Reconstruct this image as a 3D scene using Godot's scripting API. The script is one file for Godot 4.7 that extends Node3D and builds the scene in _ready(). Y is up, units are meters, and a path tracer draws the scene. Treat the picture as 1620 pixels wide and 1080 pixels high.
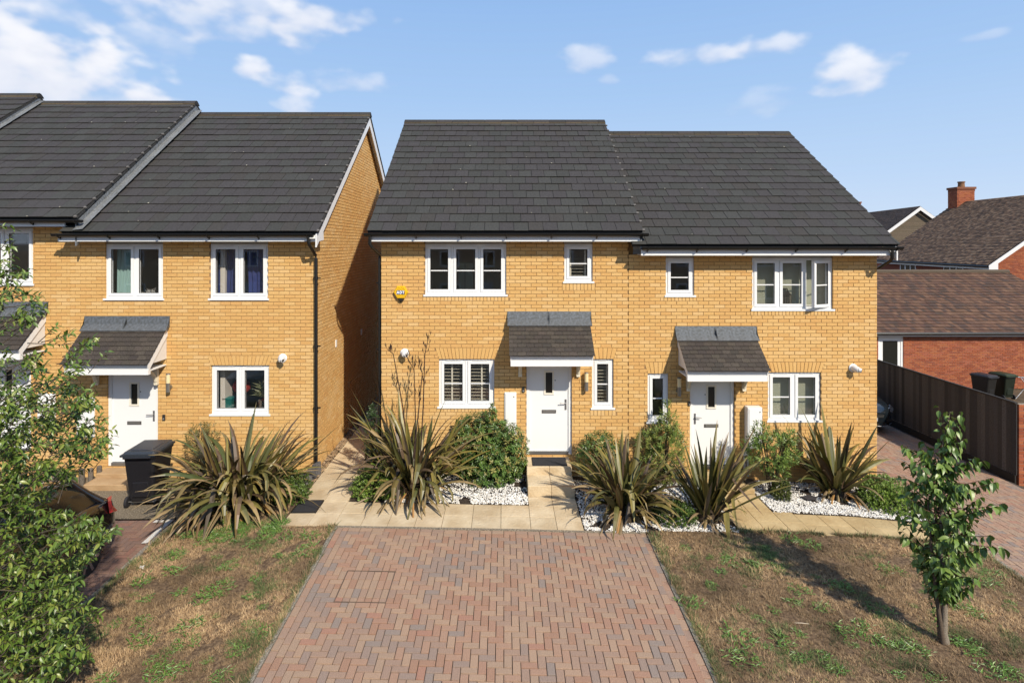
extends Node3D
# ---------------------------------------------------------------------------------------------
# A pair of buff brick semi-detached houses, the end of a buff terrace beside them, and a block
# paved drive. Camera at x 0, z 0, 4.42 m above the middle house's threshold (y 0); -z is ahead.
# ---------------------------------------------------------------------------------------------
const F := 920.0          # focal length, in pixels of the 1620 px wide photograph
const CX := 797.0
const CY := 386.0
const CAM_Y := 4.42
const ZF := -12.19        # the front faces of the houses
const S := 75.5           # pixels of the photograph to the metre on that face

var rng := RandomNumberGenerator.new()
var fnl := FastNoiseLite.new()
var M := {}
var taken := {}

# ------------------------------------------------------------------ mesh collector
class MB:
	var v := PackedVector3Array()
	var n := PackedVector3Array()
	var c := PackedColorArray()
	var ix := PackedInt32Array()
	func quad(a: Vector3, b: Vector3, cc: Vector3, d: Vector3, col: Color) -> void:
		var nn := (b - a).cross(d - a)
		if nn.length_squared() < 1e-14: nn = (cc - b).cross(d - b)
		nn = nn.normalized()
		var k := v.size()
		v.append(a); v.append(b); v.append(cc); v.append(d)
		for i in 4:
			n.append(nn); c.append(col)
		ix.append_array(PackedInt32Array([k, k + 2, k + 1, k, k + 3, k + 2]))
	func tri(a: Vector3, b: Vector3, cc: Vector3, col: Color) -> void:
		var nn := (b - a).cross(cc - a).normalized()
		var k := v.size()
		v.append(a); v.append(b); v.append(cc)
		for i in 3:
			n.append(nn); c.append(col)
		ix.append_array(PackedInt32Array([k, k + 2, k + 1]))
	func box(lo: Vector3, hi: Vector3, col: Color, noback := false) -> void:
		var a := Vector3(lo.x, lo.y, hi.z); var b := Vector3(hi.x, lo.y, hi.z)
		var cc := Vector3(hi.x, hi.y, hi.z); var d := Vector3(lo.x, hi.y, hi.z)
		var e := Vector3(lo.x, lo.y, lo.z); var f := Vector3(hi.x, lo.y, lo.z)
		var g := Vector3(hi.x, hi.y, lo.z); var h := Vector3(lo.x, hi.y, lo.z)
		quad(a, b, cc, d, col); quad(b, f, g, cc, col); quad(e, a, d, h, col)
		quad(d, cc, g, h, col); quad(e, f, b, a, col)
		if not noback: quad(f, e, h, g, col)
	func obox(t: Transform3D, s: Vector3, col: Color, noback := false) -> void:
		var h := s * 0.5
		var p := []
		for k in 8:
			p.append(t * Vector3(h.x if k & 1 else -h.x, h.y if k & 2 else -h.y, h.z if k & 4 else -h.z))
		quad(p[4], p[5], p[7], p[6], col); quad(p[5], p[1], p[3], p[7], col); quad(p[0], p[4], p[6], p[2], col)
		quad(p[6], p[7], p[3], p[2], col); quad(p[0], p[1], p[5], p[4], col)
		if not noback: quad(p[1], p[0], p[2], p[3], col)
	# a convex or star-shaped polygon (counter-clockwise seen from +dir) pushed along dir
	func prism(poly: Array, dir: Vector3, col: Color) -> void:
		var m := poly.size()
		var o := Vector3.ZERO
		for p in poly: o += p
		o /= m
		var nn := Vector3.ZERO
		for i in m: nn += (poly[i] - o).cross(poly[(i + 1) % m] - o)
		if nn.dot(dir) < 0.0:
			poly = poly.duplicate()
			poly.reverse()
		for i in m:
			var a: Vector3 = poly[i]; var b: Vector3 = poly[(i + 1) % m]
			tri(o + dir, a + dir, b + dir, col); tri(o, b, a, col)
			quad(a, b, b + dir, a + dir, col)
	# a bevelled box: chamfered on all its upright and top edges
	func cbox(lo: Vector3, hi: Vector3, r: float, col: Color) -> void:
		var ring := func(i: float, y: float) -> Array:
			var a := lo.x + i; var b := hi.x - i; var e := lo.z + i; var f := hi.z - i
			var q: float = maxf(r - i, 0.0)
			return [Vector3(a + q, y, f), Vector3(b - q, y, f), Vector3(b, y, f - q), Vector3(b, y, e + q), Vector3(b - q, y, e), Vector3(a + q, y, e), Vector3(a, y, e + q), Vector3(a, y, f - q)]
		var rr := [ring.call(0.0, lo.y), ring.call(0.0, hi.y - r), ring.call(r * 0.95, hi.y)]
		for k in 2:
			for i in 8:
				var j := (i + 1) % 8
				quad(rr[k][i], rr[k][j], rr[k + 1][j], rr[k + 1][i], col)
		var o := Vector3((lo.x + hi.x) * 0.5, hi.y, (lo.z + hi.z) * 0.5)
		for i in 8: tri(o, rr[2][i], rr[2][(i + 1) % 8], col)
	# smooth surface through a grid of points (rows of equal length)
	func grid(rows: Array, col: Color, closed := false, flip := false) -> void:
		var R := rows.size(); var C: int = rows[0].size()
		var k0 := v.size()
		var nn := []
		nn.resize(R * C)
		nn.fill(Vector3.ZERO)
		var quads := []
		for i in R - 1:
			for j in (C if closed else C - 1):
				var j2 := (j + 1) % C
				var a: Vector3 = rows[i][j]; var b: Vector3 = rows[i][j2]; var cc: Vector3 = rows[i + 1][j2]; var d: Vector3 = rows[i + 1][j]
				var f := (cc - a).cross(d - b)
				if flip: f = -f
				for q in [i * C + j, i * C + j2, (i + 1) * C + j2, (i + 1) * C + j]: nn[q] += f
				quads.append([i * C + j, i * C + j2, (i + 1) * C + j2, (i + 1) * C + j])
		for i in R:
			for j in C:
				v.append(rows[i][j]); n.append((nn[i * C + j] as Vector3).normalized()); c.append(col)
		for q in quads:
			if flip: ix.append_array(PackedInt32Array([k0 + q[0], k0 + q[1], k0 + q[2], k0 + q[0], k0 + q[2], k0 + q[3]]))
			else: ix.append_array(PackedInt32Array([k0 + q[0], k0 + q[2], k0 + q[1], k0 + q[0], k0 + q[3], k0 + q[2]]))
	func tube(pts: Array, radii: Array, sides: int, col: Color, capped := true) -> void:
		var rows := []
		var m := pts.size()
		for i in m:
			var d: Vector3 = ((pts[mini(i + 1, m - 1)] as Vector3) - (pts[maxi(i - 1, 0)] as Vector3)).normalized()
			var u := d.cross(Vector3(0.13, 0.97, 0.21))
			if u.length() < 0.2: u = d.cross(Vector3(1, 0, 0))
			u = u.normalized()
			var w := d.cross(u)
			var row := []
			for k in sides:
				var a := TAU * k / sides
				row.append((pts[i] as Vector3) + (u * cos(a) + w * sin(a)) * float(radii[i]))
			rows.append(row)
		grid(rows, col, true)
		if capped:
			for k in sides:
				tri(pts[m - 1], rows[m - 1][k], rows[m - 1][(k + 1) % sides], col)
				tri(pts[0], rows[0][(k + 1) % sides], rows[0][k], col)
	# a folded pointed leaf
	func leaf(p: Vector3, d: Vector3, up: Vector3, L: float, W: float, col: Color, fold := 0.25, droop := 0.2) -> void:
		var s := d.cross(up).normalized()
		var u := s.cross(d).normalized()
		var m := p + d * L * 0.45 - u * L * droop * 0.2
		var t := p + d * L - u * L * droop
		var l := m + s * W * 0.5 + u * W * fold
		var r := m - s * W * 0.5 + u * W * fold
		var k := v.size()
		var n1 := (l - p).cross(t - p).normalized(); var n2 := (t - p).cross(r - p).normalized()
		if n1.dot(u) < 0.0: n1 = -n1
		if n2.dot(u) < 0.0: n2 = -n2
		for q in [p, l, t, m]:
			v.append(q); n.append(n1); c.append(col)
		for q in [p, m, t, r]:
			v.append(q); n.append(n2); c.append(col)
		ix.append_array(PackedInt32Array([k, k + 3, k + 1, k + 1, k + 3, k + 2, k + 4, k + 7, k + 5, k + 5, k + 7, k + 6]))
	func mesh() -> ArrayMesh:
		var arr := []
		arr.resize(Mesh.ARRAY_MAX)
		arr[Mesh.ARRAY_VERTEX] = v; arr[Mesh.ARRAY_NORMAL] = n; arr[Mesh.ARRAY_COLOR] = c; arr[Mesh.ARRAY_INDEX] = ix
		var m := ArrayMesh.new()
		m.add_surface_from_arrays(Mesh.PRIMITIVE_TRIANGLES, arr)
		return m

# ------------------------------------------------------------------ scene helpers
func lc(r: float, g: float, b: float) -> Color: return Color(r, g, b)                      # linear base colour
func sc(r: float, g: float, b: float) -> Color: return Color(r / 255.0, g / 255.0, b / 255.0).srgb_to_linear()
func fx(px: float) -> float: return (px - CX) / S                                             # a pixel on the house fronts
func fy(py: float) -> float: return CAM_Y - (py - CY) / S
func at_d(px: float, py: float, d: float) -> Vector3: return Vector3((px - CX) * d / F, CAM_Y - (py - CY) * d / F, -d)
func jit(col: Color, amount: float) -> Color:
	var k := 1.0 + rng.randf_range(-amount, amount)
	return Color(col.r * k, col.g * k, col.b * k)

func numbered(called: String) -> String:
	taken[called] = taken.get(called, 0) + 1
	return called if taken[called] == 1 else "%s_%03d" % [called, taken[called] - 1]

func thing(called: String, label: String, category: String, at: Vector3, group := "") -> Node3D:
	var o := Node3D.new()
	o.name = numbered(called)
	o.position = at
	add_child(o, true)
	o.set_meta("label", label); o.set_meta("category", category)
	if group: o.set_meta("group", group)
	return o

func structure(called: String) -> Node3D:
	var o := Node3D.new()
	o.name = numbered(called)
	o.set_meta("kind", "structure")
	add_child(o, true)
	return o

# one mesh as a part; its points are world points, whatever the parent's place
func part(parent: Node, called: String, mb: MB, mat: Material, kind := "") -> MeshInstance3D:
	var o := MeshInstance3D.new()
	o.name = called
	o.mesh = mb.mesh()
	o.mesh.surface_set_material(0, mat)
	parent.add_child(o, true)
	o.position = -world_of(parent)
	if kind: o.set_meta("kind", kind)
	return o

func inst(parent: Node, called: String, mesh: Mesh, t: Transform3D) -> MeshInstance3D:
	var o := MeshInstance3D.new()
	o.name = called
	o.mesh = mesh
	parent.add_child(o, true)
	t.origin -= world_of(parent)
	o.transform = t
	return o

func holder(parent: Node, called: String) -> Node3D:
	var o := Node3D.new()
	o.name = called
	parent.add_child(o, true)
	o.position = -world_of(parent)
	return o

func world_of(node: Node) -> Vector3:
	var p := Vector3.ZERO
	var q: Node = node
	while q is Node3D and q != self:
		p += (q as Node3D).position
		q = q.get_parent()
	return p

func multi(parent: Node, called: String, mesh: Mesh, ts: Array, cols: Array) -> MultiMeshInstance3D:
	var mm := MultiMesh.new()
	mm.transform_format = MultiMesh.TRANSFORM_3D
	mm.use_colors = cols.size() > 0
	mm.mesh = mesh
	mm.instance_count = ts.size()
	for i in ts.size():
		mm.set_instance_transform(i, ts[i])
		if cols.size(): mm.set_instance_color(i, cols[i])
	var o := MultiMeshInstance3D.new()
	o.name = called if parent != self else numbered(called)
	o.multimesh = mm
	parent.add_child(o, true)
	o.position = -world_of(parent)
	o.set_meta("kind", "stuff")
	return o

# ------------------------------------------------------------------ materials
func noise_tex(freq: float, lo: Color, hi: Color, seed_: int, normal := false, bump := 4.0, size := 512, octaves := 4) -> NoiseTexture2D:
	var nz := FastNoiseLite.new()
	nz.seed = seed_; nz.frequency = freq; nz.fractal_octaves = octaves
	nz.noise_type = FastNoiseLite.TYPE_SIMPLEX_SMOOTH
	var t := NoiseTexture2D.new()
	t.width = size; t.height = size; t.seamless = true; t.noise = nz
	if normal:
		t.as_normal_map = true; t.bump_strength = bump
	else:
		var g := Gradient.new()
		g.set_color(0, lo); g.set_color(1, hi)
		g.set_offset(0, 0.2); g.set_offset(1, 0.8)
		t.color_ramp = g
	return t

func mat(rough: float, grain: Texture2D = null, scale := 1.0, normal: Texture2D = null, nscale := 1.0, metal := 0.0) -> StandardMaterial3D:
	var m := StandardMaterial3D.new()
	m.vertex_color_use_as_albedo = true
	m.roughness = rough
	m.metallic = metal
	if grain or normal:
		m.uv1_triplanar = true; m.uv1_world_triplanar = true
		m.uv1_scale = Vector3(scale, scale, scale)
	if grain: m.albedo_texture = grain
	if normal:
		m.normal_enabled = true; m.normal_texture = normal; m.normal_scale = nscale
	return m

func make_materials() -> void:
	var g1 := noise_tex(0.03, Color(0.80, 0.78, 0.76), Color(1, 1, 1), 11)
	var g2 := noise_tex(0.05, Color(0.62, 0.60, 0.58), Color(1, 1, 1), 12)
	var g3 := noise_tex(0.012, Color(0.78, 0.76, 0.72), Color(1, 1, 1), 13)
	var nb := noise_tex(0.06, Color.BLACK, Color.WHITE, 14, true, 6.0)
	M.brick = mat(0.92, noise_tex(0.035, Color(0.9, 0.89, 0.87), Color(1, 1, 1), 18), 2.6, nb, 0.5)
	M.mortar = mat(0.95, g1, 2.0, nb, 0.6)
	M.slate = mat(0.8, noise_tex(0.03, Color(0.86, 0.86, 0.86), Color(1, 1, 1), 21), 1.1, nb, 0.35)
	M.slate.metallic_specular = 0.3
	M.tile = mat(0.85, g2, 1.7, nb, 0.8)
	M.white = mat(0.38)
	M.paint = mat(0.42)
	M.black = mat(0.35)
	M.matte = mat(0.8, g1, 3.0)
	M.lead = mat(0.55, g3, 2.2, nb, 0.5, 0.35)
	M.slab = mat(0.85, noise_tex(0.006, Color(0.9, 0.87, 0.83), Color(1, 1, 1), 16, false, 4.0, 512, 5), 0.45, nb, 0.25)
	M.paver = mat(0.9, noise_tex(0.10, Color(0.74, 0.73, 0.72), Color(1, 1, 1), 19), 1.6, nb, 0.7)
	M.concrete = mat(0.9, g2, 1.2, nb, 0.6)
	M.soil = mat(0.98, noise_tex(0.03, Color(0.62, 0.58, 0.54), Color(1, 1, 1), 17, false, 4.0, 512, 6), 0.9, nb, 0.8)
	M.stone = mat(0.7)
	M.leaf = mat(0.4)
	M.leaf.backlight_enabled = true; M.leaf.backlight = Color(0.2, 0.3, 0.05)
	M.blade = mat(0.45)
	M.blade.backlight_enabled = true; M.blade.backlight = Color(0.08, 0.09, 0.02)
	M.grass = mat(0.85)
	M.bark = mat(0.9, g2, 3.0, nb, 1.0)
	M.wood = mat(0.85, g2, 1.5, nb, 0.6)
	M.cloth = mat(0.95)
	M.plastic = mat(0.42, g1, 2.0)
	M.rubber = mat(0.8)
	M.car = mat(0.16)
	M.car.clearcoat_enabled = true; M.car.clearcoat = 1.0; M.car.clearcoat_roughness = 0.05
	M.chrome = mat(0.2, null, 1.0, null, 1.0, 0.9)
	M.steel = mat(0.35, null, 1.0, null, 1.0, 0.7)
	M.plaster = mat(0.95)
	var gl := StandardMaterial3D.new()
	gl.transparency = BaseMaterial3D.TRANSPARENCY_ALPHA
	gl.albedo_color = Color(0.2, 0.24, 0.22, 0.03)
	gl.roughness = 0.02; gl.metallic_specular = 1.0
	M.glass = gl
	var fg := StandardMaterial3D.new()
	fg.albedo_color = Color(0.1, 0.11, 0.1); fg.roughness = 0.12; fg.metallic_specular = 0.6
	M.dark_glass = fg
	var red := mat(0.15); red.clearcoat_enabled = true
	M.lens = red

# ------------------------------------------------------------------ ground heights
const GX := [-40.0, -14.0, -6.0, -4.0, -3.0, 2.4, 4.5, 6.4, 8.0, 9.0, 11.6, 12.5, 14.0, 17.0, 40.0]
const GY := [-0.5, -0.48, -0.45, -0.34, -0.33, -0.44, -0.48, -0.56, -0.72, -0.8, -1.0, -1.05, -1.6, -2.0, -2.1]
func gh(x: float, z: float) -> float:
	var y: float = GY[0] if x < GX[0] else GY[-1]
	for i in GX.size() - 1:
		if x >= GX[i] and x <= GX[i + 1]:
			y = lerpf(GY[i], GY[i + 1], (x - GX[i]) / (GX[i + 1] - GX[i]))
			break
	var d := -z
	if d < 9.8: y -= 0.039 * (9.8 - maxf(d, 4.0))
	return y
func gp(x: float, z: float, up := 0.0) -> Vector3: return Vector3(x, gh(x, z) + up, z)

func sheet(mb: MB, x0: float, x1: float, z0: float, z1: float, up: float, col: Color, step := 0.3, rough := 0.0) -> void:
	var nx := maxi(1, int(ceil((x1 - x0) / step))); var nz := maxi(1, int(ceil((z1 - z0) / step)))
	var rows := []
	for j in nz + 1:
		var row := []
		for i in nx + 1:
			var x := lerpf(x0, x1, float(i) / nx); var z := lerpf(z0, z1, float(j) / nz)
			row.append(gp(x, z, up + (fnl.get_noise_2d(x * 40.0, z * 40.0) * rough if rough > 0.0 else 0.0)))
		rows.append(row)
	mb.grid(rows, col, false, true)

# transform that stands a flat piece on the sloping ground
func lie(x: float, z: float, up: float, turn := 0.0) -> Transform3D:
	var p := gp(x, z, up)
	var ex := (gp(x + 0.1, z) - gp(x - 0.1, z)).normalized()
	var ez := (gp(x, z + 0.1) - gp(x, z - 0.1)).normalized()
	var ey := ez.cross(ex).normalized()
	ez = ex.cross(ey).normalized()
	return Transform3D(Basis(ex, ey, ez), p) * Transform3D(Basis(Vector3.UP, turn), Vector3.ZERO)

# ------------------------------------------------------------------ brickwork
const BUFF := [[0.70, 0.438, 0.168], [0.685, 0.420, 0.154], [0.715, 0.460, 0.186], [0.67, 0.398, 0.142], [0.73, 0.486, 0.215], [0.66, 0.386, 0.138], [0.705, 0.446, 0.176], [0.68, 0.408, 0.148]]
const RED := [[0.34, 0.09, 0.035], [0.30, 0.075, 0.03], [0.38, 0.115, 0.045], [0.26, 0.065, 0.03], [0.36, 0.10, 0.05]]
var brick_meshes := {}

func brick_mesh(tone: Array, L: float, H: float) -> Mesh:
	var key := "%s|%.3f|%.3f" % [str(tone), L, H]
	if not brick_meshes.has(key):
		var mb := MB.new()
		mb.box(Vector3(-L / 2, -H / 2, -0.09), Vector3(L / 2, H / 2, 0.0), lc(tone[0], tone[1], tone[2]), true)
		var m := mb.mesh()
		m.surface_set_material(0, M.brick)
		brick_meshes[key] = m
	return brick_meshes[key]

func tone_at(tones: Array, u: float, y: float, salt: float) -> Array:
	var z := fnl.get_noise_3d(u * 9.0, y * 17.0, salt * 7.0)
	var k := rng.randi() % tones.size()
	if z > 0.12 and rng.randf() < 0.6: k = [3, 7, 1, 5][rng.randi() % 4] % tones.size()
	elif z < -0.12 and rng.randf() < 0.6: k = [4, 2, 2, 6][rng.randi() % 4] % tones.size()
	return tones[k]

# a wall of bricks in the plane through o, u to its own right and n outward; holes are [u0, y0, u1, y1]
# top(u) gives the height of the wall; the nearest `singles` whole bricks are parts of their own
func brick_wall(house: Node3D, called: String, o: Vector3, u: Vector3, n: Vector3, width: float, y0: float, top: Callable, holes: Array, tones: Array, mortar: Color, singles: int, salt: float, skip: Array = []) -> MeshInstance3D:
	var basis := Basis(u, Vector3.UP, n)
	var back := MB.new()
	# the bedding mortar, 8 mm behind the brick faces, cut into bands round the holes
	var ys := [y0]
	var peak := 0.0
	var N := int(ceil(width / 0.25))
	for i in N + 1: peak = maxf(peak, top.call(width * i / N))
	for h in holes:
		ys.append(h[1] - 0.004); ys.append(h[3] + 0.004)
	var q := y0
	while q < peak:
		ys.append(q); q += 0.5
	ys.append(peak)
	ys.sort()
	for k in ys.size() - 1:
		var a: float = ys[k]; var b: float = ys[k + 1]
		if b - a < 0.001: continue
		var mid := (a + b) / 2
		var xs := [[0.010, width - 0.010]]
		for h in holes:
			if mid > h[1] - 0.004 and mid < h[3] + 0.004: xs = cut(xs, h[0] - 0.004, h[2] + 0.004)
		for r in xs:
			# clip to the slope of the top at both ends of the band
			var lo_u: float = r[0]; var hi_u: float = r[1]
			var la := edge_u(top, lo_u, hi_u, a, true); var lb := edge_u(top, lo_u, hi_u, b, true)
			var ra := edge_u(top, lo_u, hi_u, a, false); var rb := edge_u(top, lo_u, hi_u, b, false)
			if la > ra: continue
			if lb > rb:
				lb = (la + ra) / 2; rb = lb
			var P := [o + u * la, o + u * ra, o + u * rb, o + u * lb]
			for i in 4: P[i] = Vector3(P[i].x, a if i < 2 else b, P[i].z) - n * 0.1
			back.prism(P, n * 0.092, mortar)
	var wall := part(house, called, back, M.mortar)
	var list := []
	var row := 0
	var y := y0 + 0.005
	while y < peak:
		var yc := y + 0.0325
		var off := (0.1125 if row % 2 else 0.0) - 0.225
		var x := off
		while x < width:
			var segs := [[maxf(x, 0.002), minf(x + 0.213, width - 0.002)]]
			for h in holes:
				if y + 0.065 > h[1] + 0.012 and y < h[3] - 0.012: segs = cut(segs, h[0], h[2])
			for h in skip:
				# [u at the bottom left, right, u at the top left, right, y0, y1]
				if y + 0.065 > h[4] + 0.01 and y < h[5] - 0.01:
					var t := clampf((yc - h[4]) / (h[5] - h[4]), 0, 1)
					segs = cut(segs, lerpf(h[0], h[2], t), lerpf(h[1], h[3], t))
			for r in segs:
				var L: float = r[1] - r[0]
				if L < 0.025: continue
				var c: float = (r[0] + r[1]) / 2
				if minf(top.call(r[0]), top.call(r[1])) < yc - 0.02: continue
				var wp := o + u * c
				wp.y = yc
				list.append([wp, L, 0.0635, tone_at(tones, c + o.x, yc, salt)])
			x += 0.225
		y += 0.075; row += 1
	bricks_out(wall, list, basis, singles)
	return wall

func bricks_out(wall: Node3D, list: Array, basis: Basis, singles: int) -> void:
	var eye := Vector3(0, CAM_Y, 0)
	var order := []
	for i in list.size():
		var b = list[i]
		var p: Vector3 = b[0]
		var px := CX - p.x / p.z * F; var py := CY + (CAM_Y - p.y) / -p.z * F
		if b[1] > 0.21 and px > 5.0 and px < 1615.0 and p.y > 0.9: order.append([p.distance_squared_to(eye), i])
	order.sort()
	var alone := {}
	for k in mini(singles, order.size()): alone[order[k][1]] = true
	var mb := MB.new()
	for i in list.size():
		var b = list[i]
		var t := Transform3D(basis, b[0])
		t.origin += basis.z * rng.randf_range(-0.002, 0.003)
		if alone.has(i):
			inst(wall, "brick", brick_mesh(b[3], b[1], b[2]), t)
		else:
			t.origin -= basis.z * 0.045
			mb.obox(t, Vector3(b[1], b[2], 0.09), lc(b[3][0], b[3][1], b[3][2]), true)
	if list.size() > alone.size(): part(wall, "bricks", mb, M.brick, "stuff")

func cut(segs: Array, a: float, b: float) -> Array:
	var out := []
	for r in segs:
		if b <= r[0] or a >= r[1]:
			out.append(r)
			continue
		if a > r[0]: out.append([r[0], a])
		if b < r[1]: out.append([b, r[1]])
	return out

func edge_u(top: Callable, a: float, b: float, y: float, from_left: bool) -> float:
	for i in 101:
		var t := i / 100.0
		var x := lerpf(a, b, t) if from_left else lerpf(b, a, t)
		if top.call(x) >= y - 0.001: return x
	return b if from_left else a

# bricks on end: the splayed flat arch over a window, or the course under its sill
func soldiers(wall: Node3D, x0: float, x1: float, y0: float, y1: float, splay: float, tones: Array) -> void:
	var k := maxi(2, int(round((x1 - x0) / 0.075)))
	var mb_n := 0
	for i in k:
		var t0 := (float(i)) / k; var t1 := float(i + 1) / k
		var b0 := lerpf(x0, x1, t0) + 0.006; var b1 := lerpf(x0, x1, t1) - 0.006
		var s0 := lerpf(x0 - splay, x1 + splay, t0) + 0.005; var s1 := lerpf(x0 - splay, x1 + splay, t1) - 0.005
		var tn: Array = tones[([0, 1, 3, 7, 1, 6] if splay > 0.0 else [2, 4, 6, 2, 0, 4])[rng.randi() % 6] % tones.size()]
		var mb := MB.new()
		mb.prism([Vector3(b0, y0 + 0.004, ZF - 0.09), Vector3(b1, y0 + 0.004, ZF - 0.09), Vector3(s1, y1 - 0.006, ZF - 0.09), Vector3(s0, y1 - 0.006, ZF - 0.09)], Vector3(0, 0, 0.09 + rng.randf_range(0.0, 0.003)), lc(tn[0], tn[1], tn[2]))
		part(wall, "brick", mb, M.brick)
		mb_n += 1

# ------------------------------------------------------------------ windows and doors
func frame_bars(mb: MB, x0: float, y0: float, x1: float, y1: float, w: float, z0: float, z1: float, col: Color) -> void:
	mb.box(Vector3(x0, y0, z0), Vector3(x0 + w, y1, z1), col); mb.box(Vector3(x1 - w, y0, z0), Vector3(x1, y1, z1), col)
	mb.box(Vector3(x0 + w, y0, z0), Vector3(x1 - w, y0 + w, z1 - 0.0005), col); mb.box(Vector3(x0 + w, y1 - w, z0), Vector3(x1 - w, y1, z1 - 0.0005), col)

const WHITE := Color(0.74, 0.75, 0.76)
func window(house: Node3D, x0: float, y0: float, x1: float, y1: float, panes: int, bar: bool, ajar := -1, sill_w := 0.05) -> void:
	var w := holder(house, "window")
	var z := ZF - 0.045
	var f := MB.new()
	frame_bars(f, x0 + 0.003, y0 + 0.003, x1 - 0.003, y1 - 0.003, 0.045, z - 0.07, z, WHITE)
	for i in range(1, panes):
		var x := lerpf(x0, x1, float(i) / panes)
		f.box(Vector3(x - 0.022, y0 + 0.048, z - 0.069), Vector3(x + 0.022, y1 - 0.048, z - 0.001), WHITE)
	part(w, "frame", f, M.white)
	for i in panes:
		var a := lerpf(x0, x1, float(i) / panes) + (0.05 if i == 0 else 0.026)
		var b := lerpf(x0, x1, float(i + 1) / panes) - (0.05 if i == panes - 1 else 0.026)
		var c := y0 + 0.05; var d := y1 - 0.05
		var sash := MB.new()
		frame_bars(sash, a, c, b, d, 0.058, z - 0.055, z + 0.014, WHITE)
		var so := part(w, "sash", sash, M.white)
		var g := MB.new()
		g.box(Vector3(a + 0.05, c + 0.05, z - 0.024), Vector3(b - 0.05, d - 0.05, z - 0.020), Color.WHITE)
		g.box(Vector3(a + 0.05, c + 0.05, z - 0.044), Vector3(b - 0.05, d - 0.05, z - 0.040), Color.WHITE)
		var go := part(w, "pane", g, M.glass)
		var moved := [so, go]
		# the dark glazing gasket round the pane
		var gk := MB.new()
		frame_bars(gk, a + 0.056, c + 0.056, b - 0.056, d - 0.056, 0.007, z - 0.019, z + 0.004, lc(0.03, 0.03, 0.03))
		moved.append(part(w, "gasket", gk, M.rubber))
		if bar:
			var gb := MB.new()
			var m := lerpf(c, d, 0.47)
			gb.box(Vector3(a + 0.06, m - 0.011, z - 0.019), Vector3(b - 0.06, m + 0.011, z - 0.008), WHITE)
			moved.append(part(w, "glazing_bar", gb, M.white))
		var vent := MB.new()
		vent.box(Vector3(a + 0.10, d + 0.012, z + 0.0005), Vector3(b - 0.10, d + 0.034, z + 0.012), lc(0.7, 0.7, 0.7))
		part(w, "trickle_vent", vent, M.white)
		if i == ajar:
			# side hung on its far jamb and pushed open about a hand's breadth
			var hinge := Vector3(b, 0, z + 0.016)
			var t := Transform3D(Basis.IDENTITY, hinge) * Transform3D(Basis(Vector3.UP, -deg_to_rad(-26.0)), Vector3.ZERO) * Transform3D(Basis.IDENTITY, -hinge)
			for o in moved: o.transform = t * o.transform
	var s := MB.new()
	s.box(Vector3(x0 - sill_w, y0 - 0.038, ZF - 0.11), Vector3(x1 + sill_w, y0 + 0.001, ZF + 0.018), WHITE)
	part(w, "sill", s, M.white)

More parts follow.
